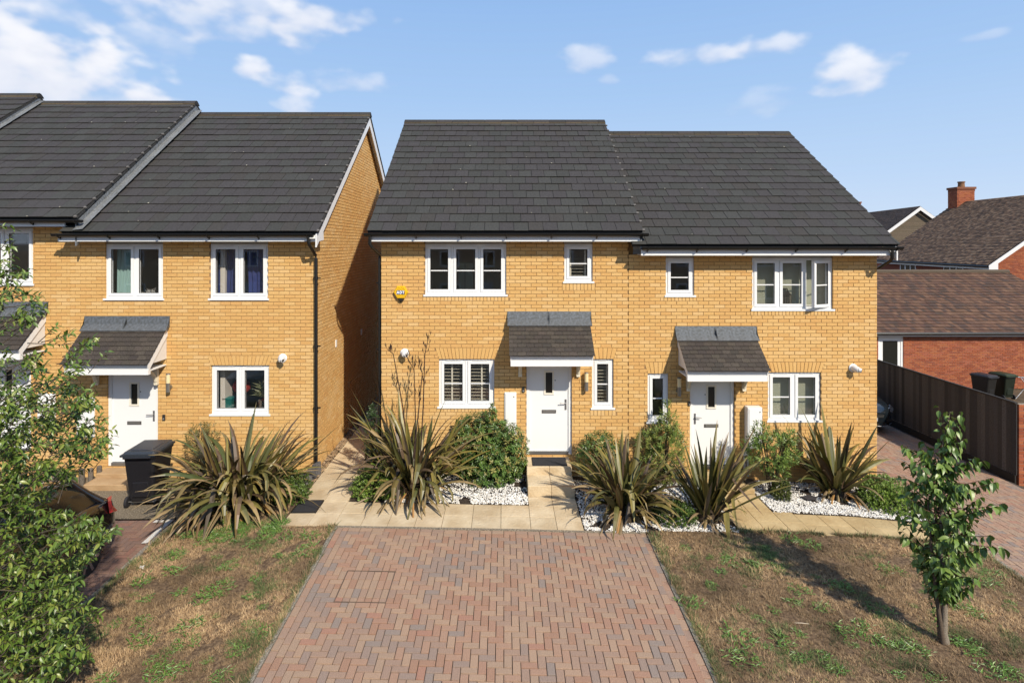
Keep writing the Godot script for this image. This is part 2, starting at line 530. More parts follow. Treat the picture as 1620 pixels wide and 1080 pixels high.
func front_door(house: Node3D, x0: float, x1: float, y0: float, handle_right: bool) -> void:
	var dr := holder(house, "door")
	var z := ZF - 0.06
	var y1 := y0 + 2.08
	var f := MB.new()
	frame_bars(f, x0 + 0.003, y0, x1 - 0.003, y1, 0.065, z - 0.07, z + 0.012, WHITE)
	part(dr, "frame", f, M.white)
	var leaf := MB.new()
	var a := x0 + 0.07; var b := x1 - 0.07; var c := y0 + 0.07; var d := y1 - 0.07
	var gx := (a + b) / 2; var gw := 0.075
	var gy0 := y0 + 1.28; var gy1 := y0 + 1.72
	# the leaf, with the opening of its little window
	leaf.box(Vector3(a, c, z - 0.05), Vector3(gx - gw, d, z - 0.012), WHITE)
	leaf.box(Vector3(gx + gw, c, z - 0.05), Vector3(b, d, z - 0.012), WHITE)
	leaf.box(Vector3(gx - gw, c, z - 0.05), Vector3(gx + gw, gy0, z - 0.012), WHITE)
	leaf.box(Vector3(gx - gw, gy1, z - 0.05), Vector3(gx + gw, d, z - 0.012), WHITE)
	part(dr, "leaf", leaf, M.paint)
	var bead := MB.new()
	frame_bars(bead, gx - gw - 0.03, gy0 - 0.03, gx + gw + 0.03, gy1 + 0.03, 0.034, z - 0.011, z + 0.004, lc(0.74, 0.70, 0.6))
	part(dr, "glazing_bead", bead, M.white)
	var g := MB.new()
	g.box(Vector3(gx - gw, gy0, z - 0.034), Vector3(gx + gw, gy1, z - 0.03), Color.WHITE)
	part(dr, "pane", g, M.dark_glass)
	var lb := MB.new()
	lb.cbox(Vector3(gx - 0.15, y0 + 0.86, z - 0.012), Vector3(gx + 0.15, y0 + 0.93, z + 0.0), 0.004, lc(0.2, 0.2, 0.2))
	lb.box(Vector3(gx - 0.125, y0 + 0.875, z), Vector3(gx + 0.125, y0 + 0.915, z + 0.006), lc(0.32, 0.31, 0.3))
	part(dr, "letter_plate", lb, M.steel)
	var hx := b - 0.055 if handle_right else a + 0.055
	var sgn := -1.0 if handle_right else 1.0
	var h := MB.new()
	h.box(Vector3(hx - 0.018, y0 + 0.93, z - 0.012), Vector3(hx + 0.018, y0 + 1.15, z - 0.002), lc(0.25, 0.25, 0.26))
	h.tube([Vector3(hx, y0 + 1.08, z - 0.002), Vector3(hx, y0 + 1.08, z + 0.045), Vector3(hx + sgn * 0.13, y0 + 1.075, z + 0.045)], [0.01, 0.01, 0.009], 8, lc(0.3, 0.3, 0.31))
	part(dr, "handle", h, M.steel)
	var sp := MB.new()
	sp.tube([Vector3(gx - sgn * 0.0 + (0.13 if handle_right else -0.13), y0 + 1.55, z - 0.012), Vector3(gx + (0.13 if handle_right else -0.13), y0 + 1.55, z - 0.006)], [0.012, 0.012], 8, lc(0.03, 0.03, 0.03))
	part(dr, "spyhole", sp, M.black)
	var th := MB.new()
	th.box(Vector3(x0 + 0.07, y0 + 0.004, z - 0.06), Vector3(x1 - 0.07, y0 + 0.065, z + 0.03), lc(0.25, 0.25, 0.25))
	part(dr, "threshold", th, M.steel)

# ------------------------------------------------------------------ roofs
var slate_meshes := []
func slates(house: Node3D, roof: Node3D, x0: float, x1: float, eave: Vector2, ridge: Vector2, rows: int, singles: int) -> void:
	# eave and ridge are (height, depth in front of the camera)
	var up := Vector3(0, ridge.x - eave.x, -(ridge.y - eave.y))
	var L := up.length()
	up = up.normalized()
	var nrm := Vector3(0, -up.z, up.y).normalized()
	var pitch := L / rows
	var W := 0.298
	if slate_meshes.is_empty():
		for k in 7:
			var mb := MB.new()
			var t := [0.056, 0.060, 0.054, 0.057, 0.062, 0.055, 0.058][k] as float
			var col := lc(t * 1.0, t * 0.95, t * 0.92)
			mb.box(Vector3(-0.147, -0.008, -0.42), Vector3(0.147, 0.007, -0.012), col)
			# the cut front edge, darker than the face and roughly chamfered
			var edge := lc(t * 0.35, t * 0.33, t * 0.30)
			mb.quad(Vector3(-0.147, -0.008, -0.012), Vector3(0.147, -0.008, -0.012), Vector3(0.147, -0.007, 0.0), Vector3(-0.147, -0.007, 0.0), edge)
			mb.quad(Vector3(-0.147, -0.007, 0.0), Vector3(0.147, -0.007, 0.0), Vector3(0.147, 0.002, 0.0), Vector3(-0.147, 0.002, 0.0), edge)
			mb.quad(Vector3(-0.147, 0.002, 0.0), Vector3(0.147, 0.002, 0.0), Vector3(0.147, 0.007, -0.012), Vector3(-0.147, 0.007, -0.012), col)
			var m := mb.mesh()
			m.surface_set_material(0, M.slate)
			slate_meshes.append(m)
	var made := 0
	var rest := []
	var p_seed := x0 * 31.0
	for r in rows:
		var y := r * pitch
		var off := (W / 2 if r % 2 else 0.0)
		var x := x0 - off
		while x < x1 - 0.03:
			var a := maxf(x, x0 + 0.002); var b := minf(x + W, x1 - 0.002)
			if b - a > 0.03:
				var tilt := -0.066 + rng.randf_range(-0.009, 0.007)
				var bx := Basis(Vector3.RIGHT, nrm, -up) * Basis(Vector3.RIGHT, tilt) * Basis(Vector3.UP, rng.randf_range(-0.006, 0.006)) * Basis.from_scale(Vector3((b - a - 0.008) / 0.294, 1, 1))
				var p := Vector3((a + b) / 2, eave.x, -eave.y) + up * (y + rng.randf_range(-0.005, 0.005)) + nrm * (0.034 + 0.008 * fnl.get_noise_2d(p_seed + a * 16.0, y * 16.0))
				var t := Transform3D(bx, p)
				var m: Mesh = slate_meshes[rng.randi() % 7]
				var px := CX - p.x / p.z * F
				if made < singles and px > -15.0 and px < 1630.0:
					inst(roof, "slate", m, t)
					made += 1
				else: rest.append([m, t])
			x += W
	if rest.size():
		var mb := MB.new()
		for q in rest:
			var arr = (q[0] as ArrayMesh).surface_get_arrays(0)
			var k := mb.v.size()
			for i in arr[0].size():
				mb.v.append(q[1] * arr[0][i]); mb.n.append((q[1].basis * arr[1][i]).normalized()); mb.c.append(arr[Mesh.ARRAY_COLOR][i])
			for i in arr[Mesh.ARRAY_INDEX].size(): mb.ix.append(k + arr[Mesh.ARRAY_INDEX][i])
		part(roof, "slates", mb, M.slate, "stuff")
	var sp := MB.new()
	for i in 14:
		var at := Vector3(rng.randf_range(x0 + 0.1, x1 - 0.1), eave.x, -eave.y) + up * (float(rng.randi() % rows) * pitch + rng.randf_range(0.004, 0.02)) + nrm * 0.048
		var q := rng.randf_range(0.006, 0.016)
		sp.obox(Transform3D(Basis(Vector3.RIGHT, nrm, -up), at), Vector3(q * 2.0, 0.005, q), jit(lc(0.42, 0.39, 0.31), 0.35))
	part(roof, "lichen", sp, M.stone, "stuff")
	# capping tiles along the ridge
	var x := x0
	while x < x1 - 0.05:
		var e := minf(x + 0.45, x1)
		var mb := MB.new()
		var rowsv := []
		for s in [x + 0.004, e - 0.004]:
			var row := []
			for k in 7:
				var a := PI * (k / 6.0) 
				row.append(Vector3(s, ridge.x + 0.008 + sin(a) * 0.06, -ridge.y + cos(a) * 0.15 - 0.0 - 0.055 * absf(cos(a)) * 0.0) + Vector3(0, -0.065 * absf(cos(a)), 0))
			rowsv.append(row)
		mb.grid(rowsv, jit(lc(0.05, 0.045, 0.04), 0.2), false, true)
		for k in 6:
			mb.tri(rowsv[0][k], rowsv[0][k + 1], Vector3(x, ridge.x - 0.06, -ridge.y), lc(0.03, 0.03, 0.03))
			mb.tri(rowsv[1][k + 1], rowsv[1][k], Vector3(e, ridge.x - 0.06, -ridge.y), lc(0.03, 0.03, 0.03))
		part(roof, "ridge_tile", mb, M.tile)
		# yellow-grey lichen on the bedding mortar under the capping
		var bed := MB.new()
		bed.box(Vector3(x + 0.003, ridge.x - 0.105, -ridge.y + 0.10), Vector3(e - 0.003, ridge.x - 0.04, -ridge.y + 0.152), jit(lc(0.12, 0.095, 0.06), 0.3))
		part(roof, "ridge_mortar", bed, M.mortar)
		x = e

func gutter(house: Node3D, x0: float, x1: float, y: float, z: float) -> void:
	var g := MB.new()
	var rows := []
	for x in [x0, x1]:
		var row := []
		for k in 9:
			var a := PI + PI * k / 8.0
			row.append(Vector3(x, y + sin(a) * 0.06, z + cos(a) * 0.058))
		rows.append(row)
	g.grid(rows, lc(0.012, 0.012, 0.013), false, false)
	for s in [x0, x1]:
		for k in 8: g.tri(Vector3(s, y, z), rows[0 if s == x0 else 1][k], rows[0 if s == x0 else 1][k + 1], lc(0.012, 0.012, 0.013))
	g.box(Vector3(x0, y - 0.006, z + 0.052), Vector3(x1, y + 0.006, z + 0.066), lc(0.014, 0.014, 0.015))
	part(house, "gutter", g, M.black)
	var n := maxi(2, int(round((x1 - x0) / 0.82)))
	for i in n:
		var x := lerpf(x0 + 0.12, x1 - 0.12, float(i) / (n - 1))
		var b := MB.new()
		b.tube([Vector3(x, y + 0.01, z + 0.068), Vector3(x, y - 0.045, z + 0.055), Vector3(x, y - 0.072, z), Vector3(x, y - 0.10, z - 0.045), Vector3(x, y - 0.02, z - 0.062)], [0.008, 0.012, 0.014, 0.014, 0.012], 6, lc(0.012, 0.012, 0.013))
		part(house, "gutter_bracket", b, M.black)

func downpipe(house: Node3D, pts: Array, clips: Array) -> void:
	var p := MB.new()
	var r := []
	for q in pts: r.append(0.034)
	p.tube(pts, r, 12, lc(0.012, 0.012, 0.013))
	var dp := part(house, "downpipe", p, M.black)
	for q in clips:
		var b := MB.new()
		b.tube([q + Vector3(0, -0.03, 0), q + Vector3(0, 0.03, 0)], [0.043, 0.043], 12, lc(0.014, 0.014, 0.015))
		b.box(q + Vector3(-0.075, -0.012, -0.075), q + Vector3(0.075, 0.012, -0.03), lc(0.014, 0.014, 0.015))
		part(dp, "clip", b, M.black)

# the tiled hood over a door: flashing, tiles, box fascia, cheeks and gallows brackets
func canopy(house: Node3D, xa: float, xb: float, y_top: float, y_eave: float, proj: float) -> void:
	var h := holder(house, "canopy")
	var a := Vector3(0, y_top, ZF); var e := Vector3(0, y_eave, ZF + proj)
	var up := (a - e).normalized()
	var L := (a - e).length()
	var nrm := Vector3(0, -up.z, up.y)
	var body := MB.new()
	var ins := 0.045
	body.prism([Vector3(xa + ins, y_eave - 0.02, ZF + 0.003), Vector3(xa + ins, y_eave - 0.02, ZF + proj - 0.03), Vector3(xa + ins, y_top - 0.05, ZF + 0.003)], Vector3(xb - xa - 2 * ins, 0, 0), lc(0.7, 0.69, 0.67))
	part(h, "cheek", body, M.paint)
	for s in [0, 1]:
		var x: float = xa + ins - 0.022 if s == 0 else xb - ins
		var bb := MB.new()
		bb.prism([Vector3(x, y_eave - 0.13, ZF + proj - 0.06), Vector3(x, y_eave - 0.02, ZF + proj - 0.02), Vector3(x, y_top - 0.03, ZF + 0.003), Vector3(x, y_top - 0.2, ZF + 0.003)], Vector3(0.022, 0, 0), WHITE)
		part(h, "bargeboard", bb, M.paint)
	var fb := MB.new()
	fb.box(Vector3(xa + 0.03, y_eave - 0.215, ZF + proj - 0.12), Vector3(xb - 0.03, y_eave - 0.095, ZF + proj - 0.045), WHITE)
	fb.box(Vector3(xa + 0.03, y_eave - 0.09, ZF + proj - 0.12), Vector3(xb - 0.03, y_eave - 0.02, ZF + proj - 0.058), WHITE)
	fb.box(Vector3(xa + 0.05, y_eave - 0.095, ZF + proj - 0.11), Vector3(xb - 0.05, y_eave - 0.09, ZF + proj - 0.07), lc(0.3, 0.3, 0.3))
	part(h, "fascia", fb, M.paint)
	var sf := MB.new()
	sf.box(Vector3(xa + 0.05, y_eave - 0.16, ZF + 0.004), Vector3(xb - 0.05, y_eave - 0.14, ZF + proj - 0.121), WHITE)
	part(h, "soffit", sf, M.paint)
	var rows := 8
	var cols := 10
	var pitch := (L - 0.06) / rows
	var W := (xb - xa) / cols
	for r in rows:
		var x := xa - (W / 2 if r % 2 else 0.0)
		while x < xb - 0.02:
			var p0 := maxf(x, xa); var p1 := minf(x + W, xb)
			if p1 - p0 > 0.03:
				var mb := MB.new()
				var c := jit([lc(0.078, 0.064, 0.054), lc(0.066, 0.055, 0.048), lc(0.09, 0.075, 0.062), lc(0.072, 0.06, 0.051)][rng.randi() % 4], 0.12)
				var t := Transform3D(Basis(Vector3.RIGHT, nrm, -up) * Basis(Vector3.RIGHT, -0.13 + rng.randf_range(-0.02, 0.015)), Vector3((p0 + p1) / 2, y_eave, ZF + proj) + up * (r * pitch + 0.05) + nrm * 0.028)
				mb.obox(t, Vector3(p1 - p0 - 0.005, 0.014, pitch + 0.05), c)
				part(h, "tile", mb, M.tile)
			x += W
	var fl := MB.new()
	var lead := lc(0.16, 0.18, 0.205)
	var f0 := a + up * -0.16 + nrm * 0.052
	var mid := (xa + xb) / 2
	for s in [[xa - 0.03, mid], [mid - 0.02, xb + 0.03]]:
		var k := 0.004 if s[0] > xa else 0.0
		fl.prism([Vector3(s[0], y_top - 0.0, ZF + 0.012 + k), Vector3(s[0], f0.y - 0.012, f0.z + 0.006 + k), Vector3(s[0], f0.y, f0.z + 0.012 + k), Vector3(s[0], y_top + 0.05, ZF + 0.03 + k), Vector3(s[0], y_top + 0.21, ZF + 0.01 + k), Vector3(s[0], y_top + 0.21, ZF + 0.002 + k)], Vector3(s[1] - s[0], 0, 0), lead)
	part(h, "flashing", fl, M.lead)
	for x in [xa + 0.2, xb - 0.28]:
		var br := MB.new()
		var cream := lc(0.68, 0.63, 0.5)
		br.box(Vector3(x, y_eave - 0.56, ZF + 0.002), Vector3(x + 0.075, y_eave - 0.161, ZF + 0.06), cream)
		br.tube([Vector3(x + 0.037, y_eave - 0.48, ZF + 0.05), Vector3(x + 0.037, y_eave - 0.36, ZF + 0.11), Vector3(x + 0.037, y_eave - 0.2, ZF + 0.30), Vector3(x + 0.037, y_eave - 0.165, ZF + 0.42)], [0.04, 0.036, 0.036, 0.04], 6, cream)
		part(h, "bracket", br, M.paint)

# ------------------------------------------------------------------ houses
const MORTAR := Color(0.40, 0.25, 0.11)

func panel_with_holes(mb: MB, x0: float, x1: float, y0: float, y1: float, z0: float, z1: float, holes: Array, col: Color) -> void:
	var ys := [y0, y1]
	for h in holes:
		if h[1] > y0: ys.append(h[1])
		if h[3] < y1: ys.append(h[3])
	ys.sort()
	for k in ys.size() - 1:
		if ys[k + 1] - ys[k] < 0.001: continue
		var mid: float = (ys[k] + ys[k + 1]) / 2
		var xs := [[x0, x1]]
		for h in holes:
			if mid > h[1] and mid < h[3]: xs = cut(xs, h[0], h[2])
		for r in xs: mb.box(Vector3(r[0], ys[k], z0), Vector3(r[1], ys[k + 1], z1), col)

func brick_house(h: Dictionary) -> Node3D:
	var xl: float = h.xl; var xr: float = h.xr; var fl: float = h.floor
	var ye: float = h.eave; var de := 11.77; var yr: float = h.ridge; var dr: float = h.ridge_d
	var yf: float = h.soffit
	var base := gh((xl + xr) / 2, ZF) - 0.12
	base = floor((base - fl) / 0.075) * 0.075 + fl
	var house := thing("brick_house", h.label, "house", Vector3((xl + xr) / 2, base, ZF), "")
	var zb := -(2.0 * dr - 12.19)
	# openings
	var holes := []       # for the wall, u from xl
	var wholes := []      # world x, for the inner leaf
	var skips := []
	for w in h.windows:
		var x0 := fx(w.b[0]); var x1 := fx(w.b[2]); var y1 := fy(w.b[1]); var y0 := fy(w.b[3])
		var top := yf + 0.02 if w.get("head", false) else y1
		holes.append([x0 - xl, y0 - 0.038, x1 - xl, top])
		wholes.append([x0, y0, x1, y1])
		w.at = base + ceil((y1 + 0.19 - base) / 0.075) * 0.075
		w.sb = base + floor((y0 - 0.115 - base) / 0.075) * 0.075
		if w.get("arch", false):
			skips.append([x0 - xl, x1 - xl, x0 - xl - 0.075, x1 - xl + 0.075, y1, w.at])
		if w.get("sole", true): skips.append([x0 - xl - 0.05, x1 - xl + 0.05, x0 - xl - 0.05, x1 - xl + 0.05, w.sb, y0 - 0.038])
	var dx0 := -99.0; var dx1 := -99.0
	if h.has("door"):
		dx0 = fx(h.door[0]); dx1 = fx(h.door[1])
		holes.append([dx0 - xl, fl, dx1 - xl, fl + 2.08])
		wholes.append([dx0, fl, dx1, fl + 2.08])
	var wall := brick_wall(house, "wall", Vector3(xl, 0, ZF), Vector3.RIGHT, Vector3(0, 0, 1), xr - xl, base, func(_u: float) -> float: return yf, holes, BUFF, MORTAR, h.get("singles", 300), h.salt, skips)
	for w in h.windows:
		var x0 := fx(w.b[0]); var x1 := fx(w.b[2]); var y1 := fy(w.b[1]); var y0 := fy(w.b[3])
		if w.get("arch", false): soldiers(wall, x0, x1, y1, w.at, 0.075, BUFF)
		if w.get("sole", true): soldiers(wall, x0 - 0.045, x1 + 0.045, w.sb, y0 - 0.041, 0.0, BUFF)
		window(house, x0, y0, x1, y1, w.n, w.get("bar", false), w.get("ajar", -1), 0.03)
		if w.get("head", false) and yf > y1 + 0.01:
			var hb := MB.new()
			hb.box(Vector3(x0 + 0.003, y1, ZF - 0.1), Vector3(x1 - 0.003, yf, ZF - 0.05), lc(0.42, 0.40, 0.37))
			part(house, "head_board", hb, M.paint)
	# inner leaf, rooms and the other outside walls
	var il := MB.new()
	panel_with_holes(il, xl + 0.01, xr - 0.01, base, yf + 0.1, ZF - 0.25, ZF - 0.125, wholes, lc(0.55, 0.53, 0.5))
	part(house, "inner_leaf", il, M.plaster)
	var rm := MB.new()
	var grey := lc(0.68, 0.64, 0.58)
	var mid: float = (xl + xr) / 2 + float(h.get("partition", 0.3))
	rm.box(Vector3(xl + 0.12, base, ZF - 4.3), Vector3(xr - 0.12, yf + 0.1, ZF - 4.2), grey)
	rm.box(Vector3(mid - 0.05, base, ZF - 4.2), Vector3(mid + 0.05, yf + 0.1, ZF - 0.26), grey)
	part(house, "room_wall", rm, M.plaster)
	var flo := MB.new()
	for y in [fl - 0.02, fl + 2.42]: flo.box(Vector3(xl + 0.12, y - 0.2, ZF - 4.2), Vector3(xr - 0.12, y, ZF - 0.251), lc(0.32, 0.25, 0.18))
	part(house, "room_floor", flo, M.plaster)
	var ce := MB.new()
	ce.box(Vector3(xl + 0.12, yf + 0.1, zb + 0.1), Vector3(xr - 0.12, yf + 0.2, ZF - 0.1), lc(0.6, 0.6, 0.58))
	part(house, "ceiling", ce, M.plaster)
	var m := (yr - ye) / (dr - de)
	var gtop := func(u: float) -> float:
		var d := 12.19 + u
		return ye + m * ((d if d < dr else 2.0 * dr - d) - de) - 0.09
	var sides := MB.new()
	var depth := -zb + ZF
	for s in [0, 1]:
		if s == 1 and h.get("gable", false): continue
		if s == 0 and h.get("gable_left", false): continue
		var x: float = xl + 0.012 if s == 0 else xr - 0.112
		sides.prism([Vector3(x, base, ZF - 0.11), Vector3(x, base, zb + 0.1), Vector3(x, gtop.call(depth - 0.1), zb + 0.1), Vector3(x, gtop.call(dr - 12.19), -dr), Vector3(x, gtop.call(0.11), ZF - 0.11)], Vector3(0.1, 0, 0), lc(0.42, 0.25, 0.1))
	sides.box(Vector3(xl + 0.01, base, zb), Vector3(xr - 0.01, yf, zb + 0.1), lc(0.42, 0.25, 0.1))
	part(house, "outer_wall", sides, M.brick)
	if h.get("gable", false):
		var gw := brick_wall(house, "gable_wall", Vector3(xr, 0, ZF), Vector3(0, 0, -1), Vector3(1, 0, 0), depth, base, gtop, [], BUFF, MORTAR, 150, h.salt + 5.0)
		var vents: Array = h.get("vents", [])
		for v in vents:
			var d: float = F * (xr / ((v[0] - CX)))
			var p := Vector3(xr, CAM_Y - (v[1] - CY) * d / F, -d)
			var vm := MB.new()
			vm.box(p + Vector3(-0.01, -0.08, -0.04), p + Vector3(0.02, 0.08, 0.04), WHITE)
			part(gw, "overflow_vent", vm, M.white)
	if h.get("gable_left", false):
		brick_wall(house, "gable_wall", Vector3(xl, 0, zb), Vector3(0, 0, 1), Vector3(-1, 0, 0), depth, base, func(u: float) -> float: return gtop.call(depth - u), [], BUFF, MORTAR, 0, h.salt + 5.0)
	# roof
	var rx0: float = h.rx0; var rx1: float = h.rx1
	var up := Vector3(0, yr - ye, -(dr - de)).normalized()
	var nrm := Vector3(0, -up.z, up.y)
	var deck := MB.new()
	var E0 := Vector3(0, ye, -de); var R0 := Vector3(0, yr, -dr); var B0 := Vector3(0, ye, -(2 * dr - de))
	var dn := nrm * -0.05
	var dnb := Vector3(0, dn.y, -dn.z)
	var X0 := Vector3(rx0 + 0.01, 0, 0)
	var DX := Vector3(rx1 - rx0 - 0.02, 0, 0)
	deck.prism([E0 + X0 + up * 0.03, R0 + X0, R0 + X0 + Vector3(0, -0.06, 0), E0 + X0 + dn + up * 0.03], DX, lc(0.05, 0.05, 0.05))
	deck.prism([B0 + X0, R0 + X0, R0 + X0 + Vector3(0, -0.06, 0), B0 + X0 + dnb], DX, lc(0.05, 0.05, 0.05))
	var roof := part(house, "roof", deck, M.slate)
	slates(house, roof, rx0, rx1, Vector2(ye, de), Vector2(yr, dr), 17, h.get("slate_singles", 300))
	# eaves
	var fx0: float = h.get("fx0", rx0 + 0.03); var fx1: float = h.get("fx1", rx1 - 0.05)
	var fa := MB.new()
	fa.box(Vector3(fx0, yf - 0.012, -11.865), Vector3(fx1, ye - 0.03, -11.84), WHITE)
	part(house, "fascia", fa, M.paint)
	var so := MB.new()
	so.box(Vector3(fx0, yf, ZF - 0.09), Vector3(fx1, yf + 0.012, -11.866), lc(0.74, 0.73, 0.7))
	part(house, "soffit", so, M.paint)
	gutter(house, h.get("gx0", rx0 - 0.02), h.get("gx1", rx1 + 0.02), ye - 0.035, -11.78)
	# barge boards
	if h.get("gable", false):
		var xg := xr + 0.13
		for bk in [0, 1]:
			var b := MB.new()
			var e: Vector3 = (E0 if bk == 0 else B0); var w := Vector3(0, -0.25, 0)
			var top: Vector3 = R0 + Vector3(0, -0.055, 0)
			e += Vector3(0, -0.055, 0)
			b.prism([Vector3(xg, e.y, e.z), Vector3(xg, top.y, top.z), Vector3(xg, top.y + w.y * 1.05, top.z), Vector3(xg, e.y + w.y, e.z)], Vector3(0.025, 0, 0), WHITE)
			if bk == 0: b.box(Vector3(xr - 0.02, yf - 0.013, -11.862), Vector3(xg + 0.024, ye - 0.06, -11.83), WHITE)
			if bk == 0: b.prism([Vector3(xg - 0.001, yf - 0.0135, -11.861), Vector3(xg - 0.001, ye - 0.02, -11.831), Vector3(xg - 0.001, ye + 0.12, -12.2), Vector3(xg - 0.001, yf + 0.02, ZF - 0.05)], Vector3(0.0265, 0, 0), WHITE)
			part(house, "bargeboard", b, M.paint)
			var s2 := MB.new()
			s2.prism([Vector3(xr + 0.004, e.y - 0.06, e.z), Vector3(xr + 0.004, top.y - 0.06, top.z), Vector3(xr + 0.004, top.y - 0.075, top.z), Vector3(xr + 0.004, e.y - 0.075, e.z)], Vector3(0.122, 0, 0), lc(0.72, 0.7, 0.66))
			part(house, "verge_soffit", s2, M.paint)
	# the clips of the dry verge
	if h.get("verge_clips", false):
		for r in 17:
			var p: Vector3 = E0 + up * (((R0 - E0).length() / 17.0) * (r + 0.05)) + nrm * 0.03 + Vector3(rx1, 0, 0)
			var c := MB.new()
			c.obox(Transform3D(Basis(Vector3.RIGHT, nrm, -up), p), Vector3(0.05, 0.03, 0.05), lc(0.2, 0.19, 0.18))
			part(roof, "verge_clip", c, M.tile)
	# the upstand beside a lower neighbour
	if h.has("upstand"):
		var u := MB.new()
		var x := rx1 - 0.05
		u.prism([Vector3(x, ye - 0.06, -de - 0.06), Vector3(x, yr - 0.06, -dr), Vector3(x, yr - 0.06 - h.upstand, -dr), Vector3(x, ye - 0.06 - h.upstand, -de - 0.06)], Vector3(0.03, 0, 0), lc(0.24, 0.26, 0.29))
		u.prism([Vector3(x + 0.001, ye - 0.06, -2 * dr + de), Vector3(x + 0.001, yr - 0.061, -dr - 0.001), Vector3(x + 0.001, yr - 0.06 - h.upstand, -dr - 0.001), Vector3(x + 0.001, ye - 0.06 - h.upstand, -2 * dr + de)], Vector3(0.028, 0, 0), lc(0.24, 0.26, 0.29))
		part(roof, "flashing", u, M.lead)
		if h.get("apron", false):
			# lead soakers dressed out over the neighbour's slates, one to each course
			for r in 17:
				var q: Vector3 = E0 + up * (((R0 - E0).length() / 17.0) * (r + 0.5)) + Vector3(x + 0.03, -h.step + 0.012 * r / 17.0, 0) + nrm * 0.075
				var c := MB.new()
				c.obox(Transform3D(Basis(Vector3.RIGHT, nrm, -up) * Basis(Vector3.FORWARD, -0.12), q + Vector3(0.09, 0, 0)), Vector3(0.2 + rng.randf_range(-0.012, 0.012), 0.006, 0.34), jit(lc(0.30, 0.32, 0.345), 0.12))
				part(roof, "flashing", c, M.lead)
	if h.has("door"):
		front_door(house, dx0, dx1, fl, h.get("handle_right", true))
	if h.has("canopy"):
		var c = h.canopy
		canopy(house, c[0], c[1], c[2], c[3], c[4])
	return house

# ------------------------------------------------------------------ small things on the walls
func on_wall(px: float, py: float) -> Vector3: return Vector3(fx(px), fy(py), ZF)

func wall_lamp(px: float, py: float, label: String) -> void:
	var p := on_wall(px, py)
	var t := thing("wall_lamp", label, "wall lamp", p, "wall lamps beside the front doors")
	var b := MB.new()
	b.tube([p + Vector3(0, -0.13, 0.003), p + Vector3(0, -0.13, 0.05)], [0.045, 0.04], 12, lc(0.25, 0.24, 0.22))
	b.tube([p + Vector3(0, -0.22, 0.085), p + Vector3(0, -0.03, 0.085)], [0.04, 0.04], 14, lc(0.3, 0.29, 0.27))
	b.tube([p + Vector3(0, -0.13, 0.04), p + Vector3(0, -0.13, 0.08)], [0.018, 0.018], 8, lc(0.2, 0.2, 0.2))
	part(t, "body", b, M.steel)
	var g := MB.new()
	g.tube([p + Vector3(0, -0.03, 0.085), p + Vector3(0, 0.15, 0.085)], [0.042, 0.042], 14, lc(0.72, 0.6, 0.36))
	part(t, "shade", g, M.white)
	var c := MB.new()
	c.tube([p + Vector3(0, 0.15, 0.085), p + Vector3(0, 0.165, 0.085)], [0.047, 0.04], 14, lc(0.1, 0.1, 0.1))
	part(t, "cap", c, M.black)

func flue(px: float, py: float, label: String) -> void:
	var p := on_wall(px, py)
	var t := thing("boiler_flue", label, "flue", p, "boiler flues on the house fronts")
	var b := MB.new()
	b.tube([p + Vector3(0, 0, 0.002), p + Vector3(0, 0, 0.02), p + Vector3(0, 0, 0.022)], [0.09, 0.088, 0.06], 18, WHITE)
	part(t, "wall_plate", b, M.white)
	var c := MB.new()
	c.tube([p + Vector3(0, 0, 0.02), p + Vector3(0, 0, 0.11), p + Vector3(0.03, -0.01, 0.15)], [0.066, 0.066, 0.058], 16, lc(0.7, 0.7, 0.7))
	part(t, "pipe", c, M.white)
	var d := MB.new()
	d.tube([p + Vector3(0.035, -0.012, 0.145), p + Vector3(0.075, -0.025, 0.175)], [0.05, 0.045], 14, lc(0.62, 0.62, 0.62))
	d.tube([p + Vector3(0.072, -0.024, 0.174), p + Vector3(0.0765, -0.0255, 0.1765)], [0.034, 0.034], 12, lc(0.05, 0.05, 0.05))
	part(t, "terminal", d, M.white)

func doorbell(px: float, py: float, label: String, w: float, h: float) -> void:
	var p := on_wall(px, py)
	var t := thing("doorbell", label, "doorbell", p, "doorbells beside the front doors")
	var b := MB.new()
	b.cbox(p + Vector3(-w / 2, -h / 2, 0.002), p + Vector3(w / 2, h / 2, 0.028), 0.006, lc(0.03, 0.03, 0.03))
	part(t, "case", b, M.black)
	var c := MB.new()
	c.tube([p + Vector3(0, -h * 0.22, 0.0275), p + Vector3(0, -h * 0.22, 0.034)], [w * 0.3, w * 0.26], 14, lc(0.45, 0.46, 0.48))
	part(t, "button", c, M.steel)

func meter_box(x0: float, y0: float, x1: float, y1: float, label: String, deep := 0.05) -> Node3D:
	var a := Vector3(fx(x0), fy(y1), ZF + 0.002); var b := Vector3(fx(x1), fy(y0), ZF + deep)
	var t := thing("meter_box", label, "meter box", Vector3((a.x + b.x) / 2, a.y, ZF), "white meter boxes on the house fronts")
	var body := MB.new()
	body.cbox(a, b, 0.008, lc(0.74, 0.74, 0.73))
	part(t, "case", body, M.white)
	var d := MB.new()
	d.cbox(a + Vector3(0.025, 0.025, deep - 0.008), Vector3(b.x - 0.025, b.y - 0.025, b.z + 0.012), 0.006, lc(0.79, 0.79, 0.78))
	part(t, "door", d, M.white)
	var k := MB.new()
	k.tube([Vector3(b.x - 0.055, b.y - 0.09, b.z + 0.011), Vector3(b.x - 0.055, b.y - 0.09, b.z + 0.019)], [0.014, 0.012], 10, lc(0.3, 0.3, 0.3))
	part(t, "lock", k, M.steel)
	return t

